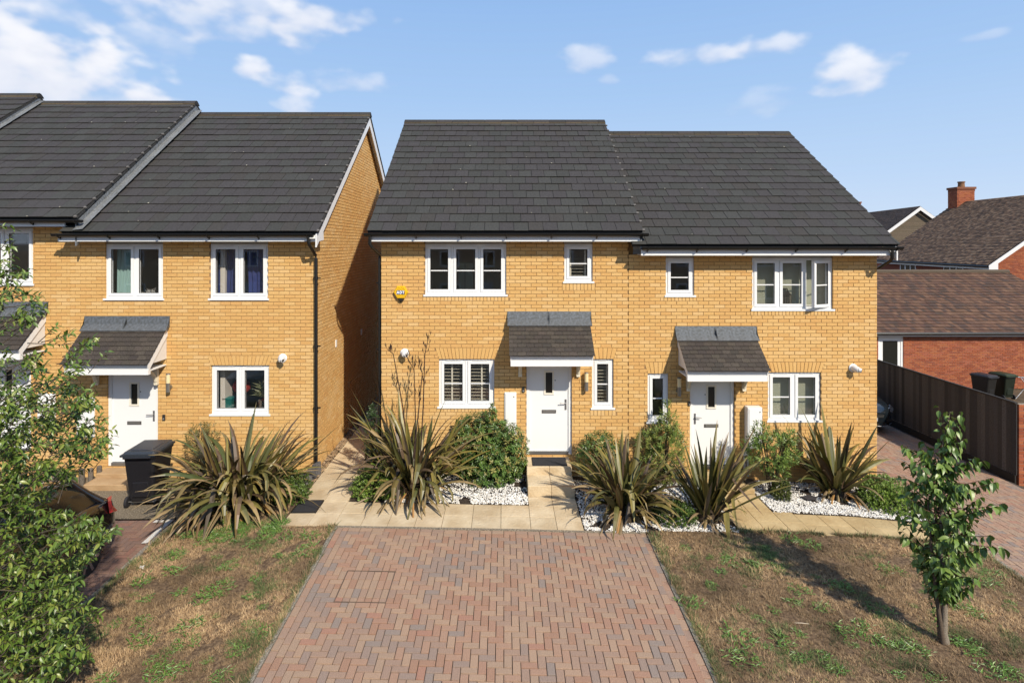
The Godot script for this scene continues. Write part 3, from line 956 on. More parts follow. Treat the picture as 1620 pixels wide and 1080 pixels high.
func alarm_box(px: float, py: float) -> void:
	var p := on_wall(px, py)
	var t := thing("alarm_box", "yellow hexagonal burglar alarm box with a dark blue lettered badge", "alarm", p)
	var yel := lc(0.83, 0.50, 0.012)
	var hexa := func(r: float, z: float) -> Array:
		var o := []
		for k in 6: o.append(p + Vector3(cos(TAU * k / 6.0) * r, sin(TAU * k / 6.0) * r * 0.98, z))
		return o
	var b := MB.new()
	var R := [hexa.call(0.155, 0.002), hexa.call(0.155, 0.055), hexa.call(0.135, 0.075)]
	for k in 2:
		for i in 6: b.quad(R[k][i], R[k][(i + 1) % 6], R[k + 1][(i + 1) % 6], R[k + 1][i], yel)
	for i in 6: b.tri(p + Vector3(0, 0, 0.075), R[2][i], R[2][(i + 1) % 6], yel)
	part(t, "case", b, M.plastic)
	var base := MB.new()
	base.tube([p + Vector3(0, -0.165, 0.01), p + Vector3(0, -0.13, 0.05)], [0.055, 0.045], 10, lc(0.02, 0.02, 0.02))
	part(t, "strobe", base, M.black)
	var g := MB.new()
	g.box(p + Vector3(-0.082, -0.042, 0.0755), p + Vector3(0.082, 0.042, 0.079), lc(0.02, 0.035, 0.12))
	part(t, "badge", g, M.plastic)
	var tm := TextMesh.new()
	tm.text = "ADT"
	var sf := SystemFont.new()
	sf.font_names = PackedStringArray(["Droid Sans"])
	sf.font_weight = 700
	tm.font = sf
	tm.font_size = 64
	tm.pixel_size = 0.00135
	tm.depth = 0.004
	var tmat := StandardMaterial3D.new()
	tmat.albedo_color = Color(0.93, 0.93, 0.95)
	tm.material = tmat
	var o := MeshInstance3D.new()
	o.name = "lettering"
	o.mesh = tm
	t.add_child(o, true)
	o.position = Vector3(0, 0, 0.081)

# ------------------------------------------------------------------ inside the windows
func venetian(x0: float, y0: float, x1: float, y1: float, label: String, tilt := -0.02) -> void:
	var z := ZF - 0.17
	var t := thing("venetian_blind", label, "blind", Vector3((x0 + x1) / 2, y0, z), "cream slatted blinds in the windows")
	var n := int((y1 - y0) / 0.07)
	for i in n:
		var y := y0 + 0.03 + i * 0.07
		var mb := MB.new()
		mb.obox(Transform3D(Basis(Vector3.RIGHT, tilt), Vector3((x0 + x1) / 2, y, z)), Vector3(x1 - x0 - 0.02, 0.004, 0.046), lc(0.72, 0.67, 0.52))
		part(t, "slat", mb, M.paint)
	for k in [0.22, 0.78]:
		var tp := MB.new()
		var x := lerpf(x0, x1, k)
		tp.box(Vector3(x - 0.016, y0, z + 0.027), Vector3(x + 0.016, y1, z + 0.029), lc(0.74, 0.7, 0.58))
		part(t, "tape", tp, M.cloth)
	var hr := MB.new()
	hr.box(Vector3(x0, y1 - 0.03, z - 0.03), Vector3(x1, y1 + 0.02, z + 0.03), lc(0.7, 0.66, 0.55))
	part(t, "head_rail", hr, M.paint)

func curtain(x0: float, x1: float, y0: float, y1: float, z: float, col: Color, label: String, sweep := 0.0) -> void:
	var t := thing("curtain", label, "curtain", Vector3((x0 + x1) / 2, y0, z), "")
	var rows := []
	var n := 26
	for j in 13:
		var k := j / 12.0
		var row := []
		for i in n + 1:
			var s := float(i) / n
			# gathered to its own side lower down when it is swept aside
			var edge := lerpf(x1, lerpf(x0, x1, 0.28), sweep * smoothstep(0.0, 0.85, k))
			if sweep < 0.0: edge = x1
			var xx := lerpf(x0, edge, s)
			if sweep < 0.0: xx = lerpf(lerpf(x0, lerpf(x1, x0, 0.28), -sweep * smoothstep(0.0, 0.85, k)), x1, s)
			row.append(Vector3(xx, lerpf(y1, y0, k), z + sin(s * 34.0 + k * 0.8) * 0.022 + sin(s * 13.0) * 0.012))
		rows.append(row)
	var mb := MB.new()
	mb.grid(rows, col, false, true)
	part(t, "cloth", mb, M.cloth)
	var r := MB.new()
	r.tube([Vector3(x0 - 0.05, y1 + 0.02, z), Vector3(x1 + 0.05, y1 + 0.02, z)], [0.014, 0.014], 8, lc(0.5, 0.5, 0.5))
	part(t, "rail", r, M.steel)

func roller_blind(x0: float, y0: float, x1: float, y1: float, col: Color, label: String) -> void:
	var z := ZF - 0.22
	var t := thing("roller_blind", label, "blind", Vector3((x0 + x1) / 2, y0, z), "pale blinds drawn in the windows")
	var mb := MB.new()
	mb.box(Vector3(x0 + 0.01, y0, z - 0.002), Vector3(x1 - 0.01, y1, z + 0.002), col)
	part(t, "cloth", mb, M.cloth)
	var b := MB.new()
	b.box(Vector3(x0 + 0.008, y0 - 0.02, z - 0.006), Vector3(x1 - 0.008, y0 + 0.006, z + 0.006), lc(0.6, 0.6, 0.55))
	part(t, "bottom_bar", b, M.paint)
	var r := MB.new()
	r.tube([Vector3(x0, y1 - 0.01, z - 0.02), Vector3(x1, y1 - 0.01, z - 0.02)], [0.02, 0.02], 10, lc(0.6, 0.6, 0.6))
	part(t, "roller", r, M.paint)

# ------------------------------------------------------------------ plants
var blade_meshes := {}
# sword leaves of New Zealand flax: kind 0 upright, 1 arching, 2 hanging and partly dead, 3 kinked over
func blade_mesh(kind: int, k: int) -> Mesh:
	var key := kind * 10 + k
	if blade_meshes.has(key): return blade_meshes[key]
	var r := RandomNumberGenerator.new()
	r.seed = 900 + key
	var mb := MB.new()
	var segs := 8
	var ang: float = [0.12, 0.32, 0.55, 0.38, 0.75][kind] + r.randf_range(-0.06, 0.08)
	var bend: float = [0.25, 1.15, 2.2, 0.3, 2.1][kind] * r.randf_range(0.45, 1.3)
	var p := Vector3.ZERO
	var L := 1.0
	var twist := r.randf_range(-0.5, 0.5)
	var live: Color = [lc(0.056, 0.074, 0.022), lc(0.078, 0.080, 0.024), lc(0.088, 0.056, 0.034), lc(0.096, 0.098, 0.026), lc(0.088, 0.068, 0.050), lc(0.135, 0.114, 0.032)][(k + kind) % 6]
	var dead: Color = [lc(0.29, 0.205, 0.10), lc(0.22, 0.16, 0.09), lc(0.33, 0.18, 0.065)][k % 3]
	var gold := lc(0.30, 0.225, 0.055)
	var rows := []
	var cols := []
	for i in segs + 1:
		var t := float(i) / segs
		var a := ang + bend * t * t
		if kind == 3 and t > 0.55: a = ang + 2.1
		if kind == 4: a = ang + bend * pow(t, 0.7)
		var d := Vector3(sin(a), cos(a), 0)
		if i > 0: p += d * (L / segs)
		var w := 0.030 * (0.55 + 0.9 * t) * (1.0 - pow(t, 5.0)) if t < 0.5 else 0.030 * 1.0 * (1.0 - pow((t - 0.3) / 0.7, 2.6))
		w = maxf(w, 0.001)
		var side := Vector3(0, 0, 1).rotated(d, twist * t)
		var up := side.cross(d)
		rows.append([p - side * w - up * w * 0.35, p, p + side * w - up * w * 0.35])
		var c := live
		if kind == 2:
			var q := smoothstep(0.15 + 0.1 * (k % 3), 0.8, t)
			c = live.lerp(dead, q if k % 3 == 0 else q * 0.3)
		elif kind == 4: c = dead if k % 4 else dead.lerp(live, 0.5)
		elif k % 3 == 0: c = live.lerp(gold, 0.5 * t)
		if kind != 2 and t > 0.9: c = c.lerp(dead, 0.6)
		cols.append(c)
	for i in segs:
		for j in 2:
			var a: Vector3 = rows[i][j]; var b: Vector3 = rows[i][j + 1]; var cc: Vector3 = rows[i + 1][j + 1]; var d: Vector3 = rows[i + 1][j]
			var k0 := mb.v.size()
			mb.quad(a, b, cc, d, cols[i])
			mb.c[k0 + 2] = cols[i + 1]; mb.c[k0 + 3] = cols[i + 1]
			if j == 1 and k % 2 == 0:
				# the paler margin of the leaf
				mb.c[k0 + 1] = cols[i].lerp(gold, 0.55); mb.c[k0 + 2] = cols[i + 1].lerp(gold, 0.55)
	var m := mb.mesh()
	m.surface_set_material(0, M.blade)
	blade_meshes[key] = m
	return m

func flax(base: Vector3, spec: Dictionary, label: String) -> Node3D:
	var t := thing("flax_plant", label, "plant", base, "flax plants in the front beds")
	var crown := MB.new()
	crown.tube([base + Vector3(0, -0.05, 0), base + Vector3(0, 0.1, 0), base + Vector3(0, spec.get("stump", 0.16), 0)], [spec.spread * 1.1 + 0.05, spec.spread + 0.04, spec.spread * 0.6], 9, lc(0.07, 0.045, 0.025))
	part(t, "root_crown", crown, M.bark)
	for g in spec.blades:
		# [kind, how many, shortest, longest, from angle, to angle, scale of the lean]
		for i in g[1]:
			var az := deg_to_rad(rng.randf_range(g[4], g[5]))
			var L := rng.randf_range(g[2] * 0.82, g[3] * 1.02)
			var r := sqrt(rng.randf()) * float(spec.spread)
			var off := rng.randf() * TAU
			var p := base + Vector3(cos(az) * r * 0.8 + cos(off) * r * 0.35, rng.randf_range(0.0, 0.15), -sin(az) * r * 0.8 - sin(off) * r * 0.35)
			var lean: float = rng.randf_range(-0.05, 0.62) if g[0] == 0 else (rng.randf_range(-0.25, 0.6) if g[0] == 1 else rng.randf_range(-0.45, 0.35))
			var b := Basis(Vector3.UP, az) * Basis(Vector3.FORWARD, lean * g[6]) * Basis(Vector3.RIGHT, rng.randf_range(-0.22, 0.22)) * Basis(Vector3.UP, rng.randf_range(-0.7, 0.7))
			var wide := rng.randf_range(0.7, 1.3) * (0.5 if g[0] == 4 else 1.0)
			inst(t, "leaf", blade_mesh(g[0], rng.randi() % 10), Transform3D(b * Basis.from_scale(Vector3(L, L, L * wide * 1.6 / maxf(L, 0.7))), p))
	return t

func sprig_mesh(kind: String) -> Mesh:
	if blade_meshes.has(kind): return blade_meshes[kind]
	var r := RandomNumberGenerator.new()
	r.seed = kind.hash()
	var mb := MB.new()
	if kind == "hebe":
		for i in 9:
			var a := i * 2.4
			var d := Vector3(cos(a) * 0.8, 0.75 + 0.05 * i, sin(a) * 0.8).normalized()
			mb.leaf(Vector3(0, 0.004 * i, 0), d, Vector3.UP, 0.034, 0.014, Color(1, 1, 1) * r.randf_range(0.8, 1.15), 0.15, 0.1)
	elif kind == "laurel":
		for i in 6:
			var a := i * 2.4
			var d := Vector3(cos(a), 0.35 + 0.09 * i, sin(a)).normalized()
			mb.leaf(Vector3(0, 0.008 * i, 0), d, Vector3.UP, 0.062, 0.03, Color(1, 1, 1) * r.randf_range(0.75, 1.1), 0.2, 0.2)
	else:
		for i in 7:
			var a := i * 2.4
			var d := Vector3(cos(a) * 0.75, 0.6 + 0.06 * i, sin(a) * 0.75).normalized()
			mb.leaf(Vector3(0, 0.012 * i, 0), d, Vector3.UP, 0.075, 0.022, Color(1, 1, 1) * r.randf_range(0.8, 1.1), 0.2, 0.1)
	var m := mb.mesh()
	m.surface_set_material(0, M.leaf)
	blade_meshes[kind] = m
	return m

# a shrub: stems, and sprigs of leaves spread through the outer part of lumpy ellipsoids [centre offset, radii]
func shrub(called: String, base: Vector3, lobes: Array, kind: String, count: int, cols: Array, label: String, scale := 1.0, inner := 0.55) -> void:
	var t := thing(called, label, "shrub", base, "")
	var ts := []
	var cs := []
	var total := 0.0
	for l in lobes: total += l[1].x * l[1].y
	for l in lobes:
		var n := int(count * l[1].x * l[1].y / total)
		for i in n:
			var d := Vector3(rng.randfn(), rng.randfn(), rng.randfn()).normalized()
			var rr := pow(rng.randf(), 0.4)
			rr = inner + (1.0 - inner) * rr
			rr *= 1.0 + 0.16 * fnl.get_noise_3d(d.x * 60.0 + base.x * 9.0, d.y * 60.0, d.z * 60.0)
			var p: Vector3 = base + l[0] + d * rr * (l[1] as Vector3)
			if p.y < gh(p.x, p.z) + 0.02: continue
			var up := (d + Vector3(0, 0.55, 0) + Vector3(rng.randfn(), rng.randfn(), rng.randfn()) * 0.3).normalized()
			var side := up.cross(Vector3(rng.randfn(), rng.randfn(), rng.randfn())).normalized()
			var s := scale * rng.randf_range(0.75, 1.25)
			ts.append(Transform3D(Basis(side, up, side.cross(up)).scaled(Vector3(s, s, s)), p))
			cs.append(jit(cols[rng.randi() % cols.size()], 0.22))
	multi(t, "foliage", sprig_mesh(kind), ts, cs)
	var st := MB.new()
	for l in lobes:
		for i in 5:
			var d := Vector3(rng.randfn() * 0.6, 1.0, rng.randfn() * 0.6).normalized()
			var e: Vector3 = base + l[0] + d * 0.7 * (l[1] as Vector3)
			var m: Vector3 = base.lerp(e, 0.5) + Vector3(rng.randf_range(-0.03, 0.03), 0.02, rng.randf_range(-0.03, 0.03))
			st.tube([base + Vector3(rng.randf_range(-0.04, 0.04), -0.05, rng.randf_range(-0.04, 0.04)), m, e], [0.014, 0.010, 0.004], 5, lc(0.08, 0.055, 0.035))
	part(t, "stem", st, M.bark)

var leaf_meshes := {}
func leaf_mesh(kind: String, k: int) -> Mesh:
	var key := kind + str(k)
	if leaf_meshes.has(key): return leaf_meshes[key]
	var mb := MB.new()
	var col: Color
	if kind == "cherry": col = [lc(0.100, 0.170, 0.032), lc(0.130, 0.205, 0.040), lc(0.075, 0.132, 0.025), lc(0.165, 0.235, 0.050), lc(0.110, 0.180, 0.034)][k % 5]
	else: col = [lc(0.072, 0.125, 0.018), lc(0.10, 0.16, 0.024), lc(0.13, 0.19, 0.03), lc(0.055, 0.095, 0.015), lc(0.185, 0.22, 0.042)][k % 5]
	# an ovate leaf, folded on its midrib and curling down to the tip
	var n := 6
	var mid := []
	var wid := []
	for i in n + 1:
		var t := float(i) / n
		mid.append(Vector3(0, -0.28 * t * t, t))
		wid.append((0.29 if kind == "cherry" else 0.21) * sin(PI * pow(t, 0.8)) * (1.0 - 0.25 * t) + (0.012 if i == 0 else 0.0))
	for i in n:
		for s in [-1.0, 1.0]:
			var a: Vector3 = mid[i]; var b: Vector3 = mid[i + 1]
			var c := b + Vector3(s * wid[i + 1], wid[i + 1] * 0.35, 0); var d := a + Vector3(s * wid[i], wid[i] * 0.35, 0)
			if s > 0: mb.quad(a, b, c, d, jit(col, 0.05))
			else: mb.quad(a, d, c, b, jit(col, 0.05))
	var m := mb.mesh()
	m.surface_set_material(0, M.leaf)
	leaf_meshes[key] = m
	return m

func leaf_at(p: Vector3, d: Vector3, roll: float, L: float) -> Transform3D:
	var s := d.cross(Vector3.UP)
	if s.length() < 0.05: s = Vector3.RIGHT
	s = s.normalized()
	var u := s.cross(d)
	return Transform3D(Basis(-s, u, d) * Basis(Vector3(0, 0, 1), roll) * Basis.from_scale(Vector3(L, L, L)), p)

func join(meshes: Array) -> MB:
	var mb := MB.new()
	var cache := {}
	for q in meshes:
		if not cache.has(q[0]): cache[q[0]] = (q[0] as ArrayMesh).surface_get_arrays(0)
		var arr = cache[q[0]]
		var k := mb.v.size()
		var tr: Transform3D = q[1]
		for i in arr[0].size():
			mb.v.append(tr * arr[0][i]); mb.n.append((tr.basis * arr[1][i]).normalized()); mb.c.append(arr[Mesh.ARRAY_COLOR][i])
		for i in arr[Mesh.ARRAY_INDEX].size(): mb.ix.append(k + arr[Mesh.ARRAY_INDEX][i])
	return mb

func young_tree() -> void:
	var b := gp(5.58, -7.37)
	var t := thing("cherry_tree", "young cherry tree with large drooping leaves on the dry lawn", "tree", b)
	var tr := MB.new()
	var top := b + Vector3(0.02, 2.45, -0.05)
	tr.tube([b + Vector3(0.02, -0.05, 0), b + Vector3(0.0, 0.12, 0), b + Vector3(0.015, 0.6, 0), b + Vector3(-0.03, 1.05, 0.0), b + Vector3(-0.01, 1.6, -0.02), top, b + Vector3(0.13, 2.9, -0.06)], [0.06, 0.042, 0.034, 0.030, 0.020, 0.010, 0.004], 9, lc(0.34, 0.29, 0.23))
	part(t, "trunk", tr, M.bark)
	for e in [[Vector3(-0.03, 0.0, 0.03), Vector3(-0.10, 0.55, 0.02), Vector3(-0.17, 1.15, 0.03), Vector3(-0.2, 1.8, 0.0)], [Vector3(-0.02, 0.05, -0.03), Vector3(-0.05, 0.6, -0.04), Vector3(-0.09, 1.2, -0.1), Vector3(0.15, 1.9, -0.2)]]:
		var s := MB.new()
		s.tube([b + e[0], b + e[1], b + e[2], b + e[3]], [0.03, 0.024, 0.018, 0.008], 7, lc(0.15, 0.11, 0.08))
		part(t, "stem", s, M.bark)
	var made := 0
	var rest := []
	var br := MB.new()
	# shoots: [foot up the trunk, tip]
	var shoots := []
	var prof := [[0.5, 0.10], [0.8, 0.26], [1.2, 0.46], [1.6, 0.54], [2.0, 0.52], [2.3, 0.36], [2.6, 0.2]]
	for i in 104:
		var h := 0.5 + 1.75 * (i + rng.randf()) / 104.0
		var a := i * 2.4 + rng.randf_range(-0.4, 0.4)
		var tip := h + rng.randf_range(0.05, 0.38)
		var reach := 0.2
		for k in prof.size() - 1:
			if tip >= prof[k][0] and tip <= prof[k + 1][0]: reach = lerpf(prof[k][1], prof[k + 1][1], (tip - prof[k][0]) / (prof[k + 1][0] - prof[k][0]))
		reach *= rng.randf_range(0.4, 1.25)
		shoots.append([h, Vector3(cos(a) * reach, tip, sin(a) * reach)])
	for i in 9: shoots.append([2.1, Vector3(rng.randf_range(0.0, 0.28), rng.randf_range(2.6, 3.0), rng.randf_range(-0.15, 0.1))])
	shoots.append([1.9, Vector3(-0.52, 2.5, 0.0)]); shoots.append([1.8, Vector3(-0.45, 2.35, 0.2)])
	shoots.append([0.05, Vector3(-0.25, 0.75, 0.05)]); shoots.append([0.05, Vector3(-0.3, 0.95, 0.0)])
	for s in shoots:
		var f: Vector3 = b + Vector3(-0.01, s[0], 0)
		var e: Vector3 = b + s[1]
		var m := f.lerp(e, 0.5) + Vector3(0, -0.04, 0)
		br.tube([f, m, e], [0.007, 0.005, 0.002], 5, lc(0.14, 0.07, 0.05))
		var low: bool = s[0] < 0.5
		var n := 16 if not low else 10
		for k in n:
			var q := 0.2 + 0.85 * k / n
			var p := f.lerp(m, q * 2.0) if q < 0.5 else m.lerp(e, minf((q - 0.5) * 2.0, 1.0))
			var a := k * 2.4 + rng.randf()
			var out := (e - f).normalized() * 0.5
			out.y = minf(out.y, 0.15)
			var d := (Vector3(cos(a), 0, sin(a)) * 0.75 + out + Vector3(0, rng.randf_range(-1.5, -0.1), 0)).normalized()
			var L := rng.randf_range(0.075, 0.14) * (0.5 if low else 1.0)
			var tf := leaf_at(p, d, rng.randf_range(-0.7, 0.7), L)
			var me := leaf_mesh("cherry", rng.randi() % 5)
			if made < 300:
				inst(t, "leaf", me, tf)
				made += 1
			else: rest.append([me, tf])
	part(t, "branch", br, M.bark)
	if rest.size(): part(t, "foliage", join(rest), M.leaf, "stuff")

func big_tree() -> void:
	# the tree that fills the edge of the picture: its trunk stands beside the neighbours' drive
	var b := gp(-6.45, -6.0)
	var t := thing("pear_tree", "leafy green tree spreading over the black car on the dark red drive", "tree", b)
	# outline of its crown as the photograph shows it, and its own other half beyond the frame
	var right := [[340, 24], [380, 34], [400, 30], [425, 52], [450, 62], [480, 78], [505, 80], [520, 120], [545, 175], [560, 180], [590, 150], [620, 150], [650, 165], [680, 188], [700, 182], [735, 160], [755, 118], [768, 88], [800, 88], [818, 150], [835, 186], [865, 172], [905, 145], [930, 135], [960, 150], [975, 165], [1000, 115], [1025, 150], [1045, 140], [1075, 80], [1110, 60]]
	var foot := b + Vector3(0.1, 1.0, 0)
	var trunk := MB.new()
	trunk.tube([b + Vector3(0, -0.1, 0), b + Vector3(0.03, 0.5, 0), foot, b + Vector3(0.12, 2.2, -0.1), b + Vector3(0.2, 3.6, -0.15), b + Vector3(0.35, 5.0, -0.2)], [0.14, 0.11, 0.1, 0.075, 0.045, 0.015], 10, lc(0.10, 0.08, 0.06))
	part(t, "trunk", trunk, M.bark)
	var limbs := MB.new()
	var twigs := MB.new()
	var made := 0
	var rest := []
	var tries := 0
	var sprigs := 0
	while sprigs < 1950 and tries < 18000:
		tries += 1
		var py := rng.randf_range(335.0, 1110.0)
		var edge := 0.0
		for i in right.size() - 1:
			if py >= right[i][0] and py <= right[i + 1][0]: edge = lerpf(right[i][1], right[i + 1][1], (py - right[i][0]) / (right[i + 1][0] - right[i][0]))
		var px := rng.randf_range(-330.0, edge)
		if px < 0.0 and rng.randf() < 0.5: continue
		var d := rng.randf_range(5.5, 7.1)
		var p := at_d(px, py, d)
		if p.y < gh(p.x, p.z) + 0.12: continue
		# gaps: looser towards the top and the tips
		var hole := fnl.get_noise_3d(p.x * 55.0, p.y * 55.0, p.z * 18.0)
		var loose := clampf((720.0 - py) / 260.0, 0.0, 1.0)
		var near_edge := clampf((px - edge + 90.0) / 90.0, 0.0, 1.0)
		if hole < lerpf(-0.30, 0.05, loose) + 0.08 * near_edge: continue
		if py < 620.0 and rng.randf() < 0.4: continue
		sprigs += 1
		var axis := b + Vector3(0.1, clampf(p.y - b.y - 0.5, 0.4, 4.6), -0.1)
		var dir := (p - axis).normalized()
		dir = (dir + Vector3(rng.randfn(), rng.randfn() + 0.5, rng.randfn()) * 0.35).normalized()
		var L := rng.randf_range(0.12, 0.26)
		var a: Vector3 = p - dir * L
		twigs.tube([a - dir * 0.12, a, p], [0.006, 0.004, 0.002], 4, lc(0.11, 0.09, 0.06), false)
		if sprigs % 24 == 0:
			var low := b + Vector3(0.1, clampf(p.y - b.y - 1.1, 0.3, 4.2), -0.1)
			var m := low.lerp(a, 0.5) + Vector3(rng.randf_range(-0.1, 0.1), 0.02, rng.randf_range(-0.15, 0.15))
			limbs.tube([low, low.lerp(m, 0.5) + Vector3(0, 0.05, 0), m, a], [0.022, 0.016, 0.010, 0.004], 6, lc(0.1, 0.08, 0.06))
		var n := rng.randi_range(8, 12)
		for k in n:
			var q := p.lerp(a, float(k) / n)
			var an := k * 2.4 + rng.randf() * 0.6
			var s := dir.cross(Vector3(0.2, 0.1, 0.97)).normalized()
			var w := dir.cross(s)
			var ld := (s * cos(an) + w * sin(an) + dir * 0.65 + Vector3(0, -0.1, 0)).normalized()
			var tf := leaf_at(q, ld, rng.randf_range(-0.8, 0.8), rng.randf_range(0.055, 0.088))
			var me := leaf_mesh("pear", rng.randi() % 5)
			if made < 300 and px > 25.0 and d < 6.3 and py < 1070.0 and k < 3:
				inst(t, "leaf", me, tf)
				made += 1
			else: rest.append([me, tf])
	part(t, "limb", limbs, M.bark)
	part(t, "twig", twigs, M.bark, "stuff")
	part(t, "foliage", join(rest), M.leaf, "stuff")

# ------------------------------------------------------------------ bins and cars
func wheelie_bin(base: Vector3, turn: float, col: Color, lid_col: Color, label: String) -> void:
	var t := thing("wheelie_bin", label, "bin", base, "")
	t.rotation.y = turn
	var o := base
	var body := MB.new()
	var ring := func(y: float, w: float, d0: float, d1: float, r: float) -> Array:
		var out := []
		for c in [[w - r, d1 - r, 0.0], [r - w, d1 - r, PI / 2], [r - w, d0 + r, PI], [w - r, d0 + r, PI * 1.5]]:
			for k in 4:
				var a: float = c[2] + PI / 2 * k / 3.0
				out.append(o + Vector3(c[0] + cos(a) * r, y, c[1] + sin(a) * r))
		out.reverse()
		return out
	# narrower at the foot, with a rolled rim
	var rows := [ring.call(0.08, 0.21, -0.26, 0.22, 0.04), ring.call(0.14, 0.222, -0.27, 0.25, 0.045), ring.call(0.55, 0.25, -0.32, 0.30, 0.05), ring.call(0.93, 0.272, -0.355, 0.345, 0.05), ring.call(0.94, 0.292, -0.37, 0.37, 0.05), ring.call(0.985, 0.292, -0.37, 0.37, 0.05)]
	for i in rows.size() - 1:
		for j in 16:
			body.quad(rows[i][j], rows[i][(j + 1) % 16], rows[i + 1][(j + 1) % 16], rows[i + 1][j], col)
	for j in 16: body.tri(rows[0][j], o + Vector3(0, 0.08, 0), rows[0][(j + 1) % 16], col)
	put(t, "body", body, M.plastic)
	var pn := MB.new()
	pn.cbox(o + Vector3(-0.15, 0.22, 0.2), o + Vector3(0.15, 0.5, 0.298), 0.02, jit(col, 0.02))
	put(t, "front_panel", pn, M.plastic)
	var lid := MB.new()
	var L := [[-0.30, 0.985, -0.30], [0.30, 0.985, -0.30], [0.30, 0.99, 0.40], [-0.30, 0.99, 0.40]]
	lid.prism([o + Vector3(-0.305, 0.988, 0.40), o + Vector3(0.305, 0.988, 0.40), o + Vector3(0.305, 0.988, -0.37), o + Vector3(-0.305, 0.988, -0.37)], Vector3(0, 0.035, 0), lid_col)
	lid.cbox(o + Vector3(-0.285, 1.023, -0.36), o + Vector3(0.285, 1.065, 0.37), 0.035, lid_col)
	lid.cbox(o + Vector3(-0.2, 1.064, -0.22), o + Vector3(0.2, 1.078, 0.25), 0.012, jit(lid_col, 0.05))
	put(t, "lid", lid, M.plastic)
	var h := MB.new()
	h.tube([o + Vector3(-0.24, 0.975, 0.41), o + Vector3(0.24, 0.975, 0.41)], [0.016, 0.016], 8, col)
	put(t, "handle", h, M.plastic)
	var ax := MB.new()
	ax.tube([o + Vector3(-0.27, 0.1, 0.22), o + Vector3(0.27, 0.1, 0.22)], [0.012, 0.012], 8, lc(0.25, 0.25, 0.25))
	put(t, "axle", ax, M.steel)
	for s in [-1.0, 1.0]:
		var w := MB.new()
		w.tube([o + Vector3(s * 0.245, 0.1, 0.22), o + Vector3(s * 0.25, 0.1, 0.22), o + Vector3(s * 0.285, 0.1, 0.22), o + Vector3(s * 0.29, 0.1, 0.22)], [0.085, 0.1, 0.1, 0.085], 20, lc(0.015, 0.015, 0.016))
		put(t, "wheel", w, M.rubber)
	var ft := MB.new()
	ft.box(o + Vector3(-0.19, 0.0, -0.26), o + Vector3(0.19, 0.09, -0.2), col)
	put(t, "foot", ft, M.plastic)

# like part(), for a thing that is itself turned: world points about its own place
func put(t: Node3D, called: String, mb: MB, m: Material) -> MeshInstance3D:
	var o := MeshInstance3D.new()
	o.name = called
	for i in mb.v.size(): mb.v[i] -= t.position
	o.mesh = mb.mesh()
	o.mesh.surface_set_material(0, m)
	t.add_child(o, true)
	return o

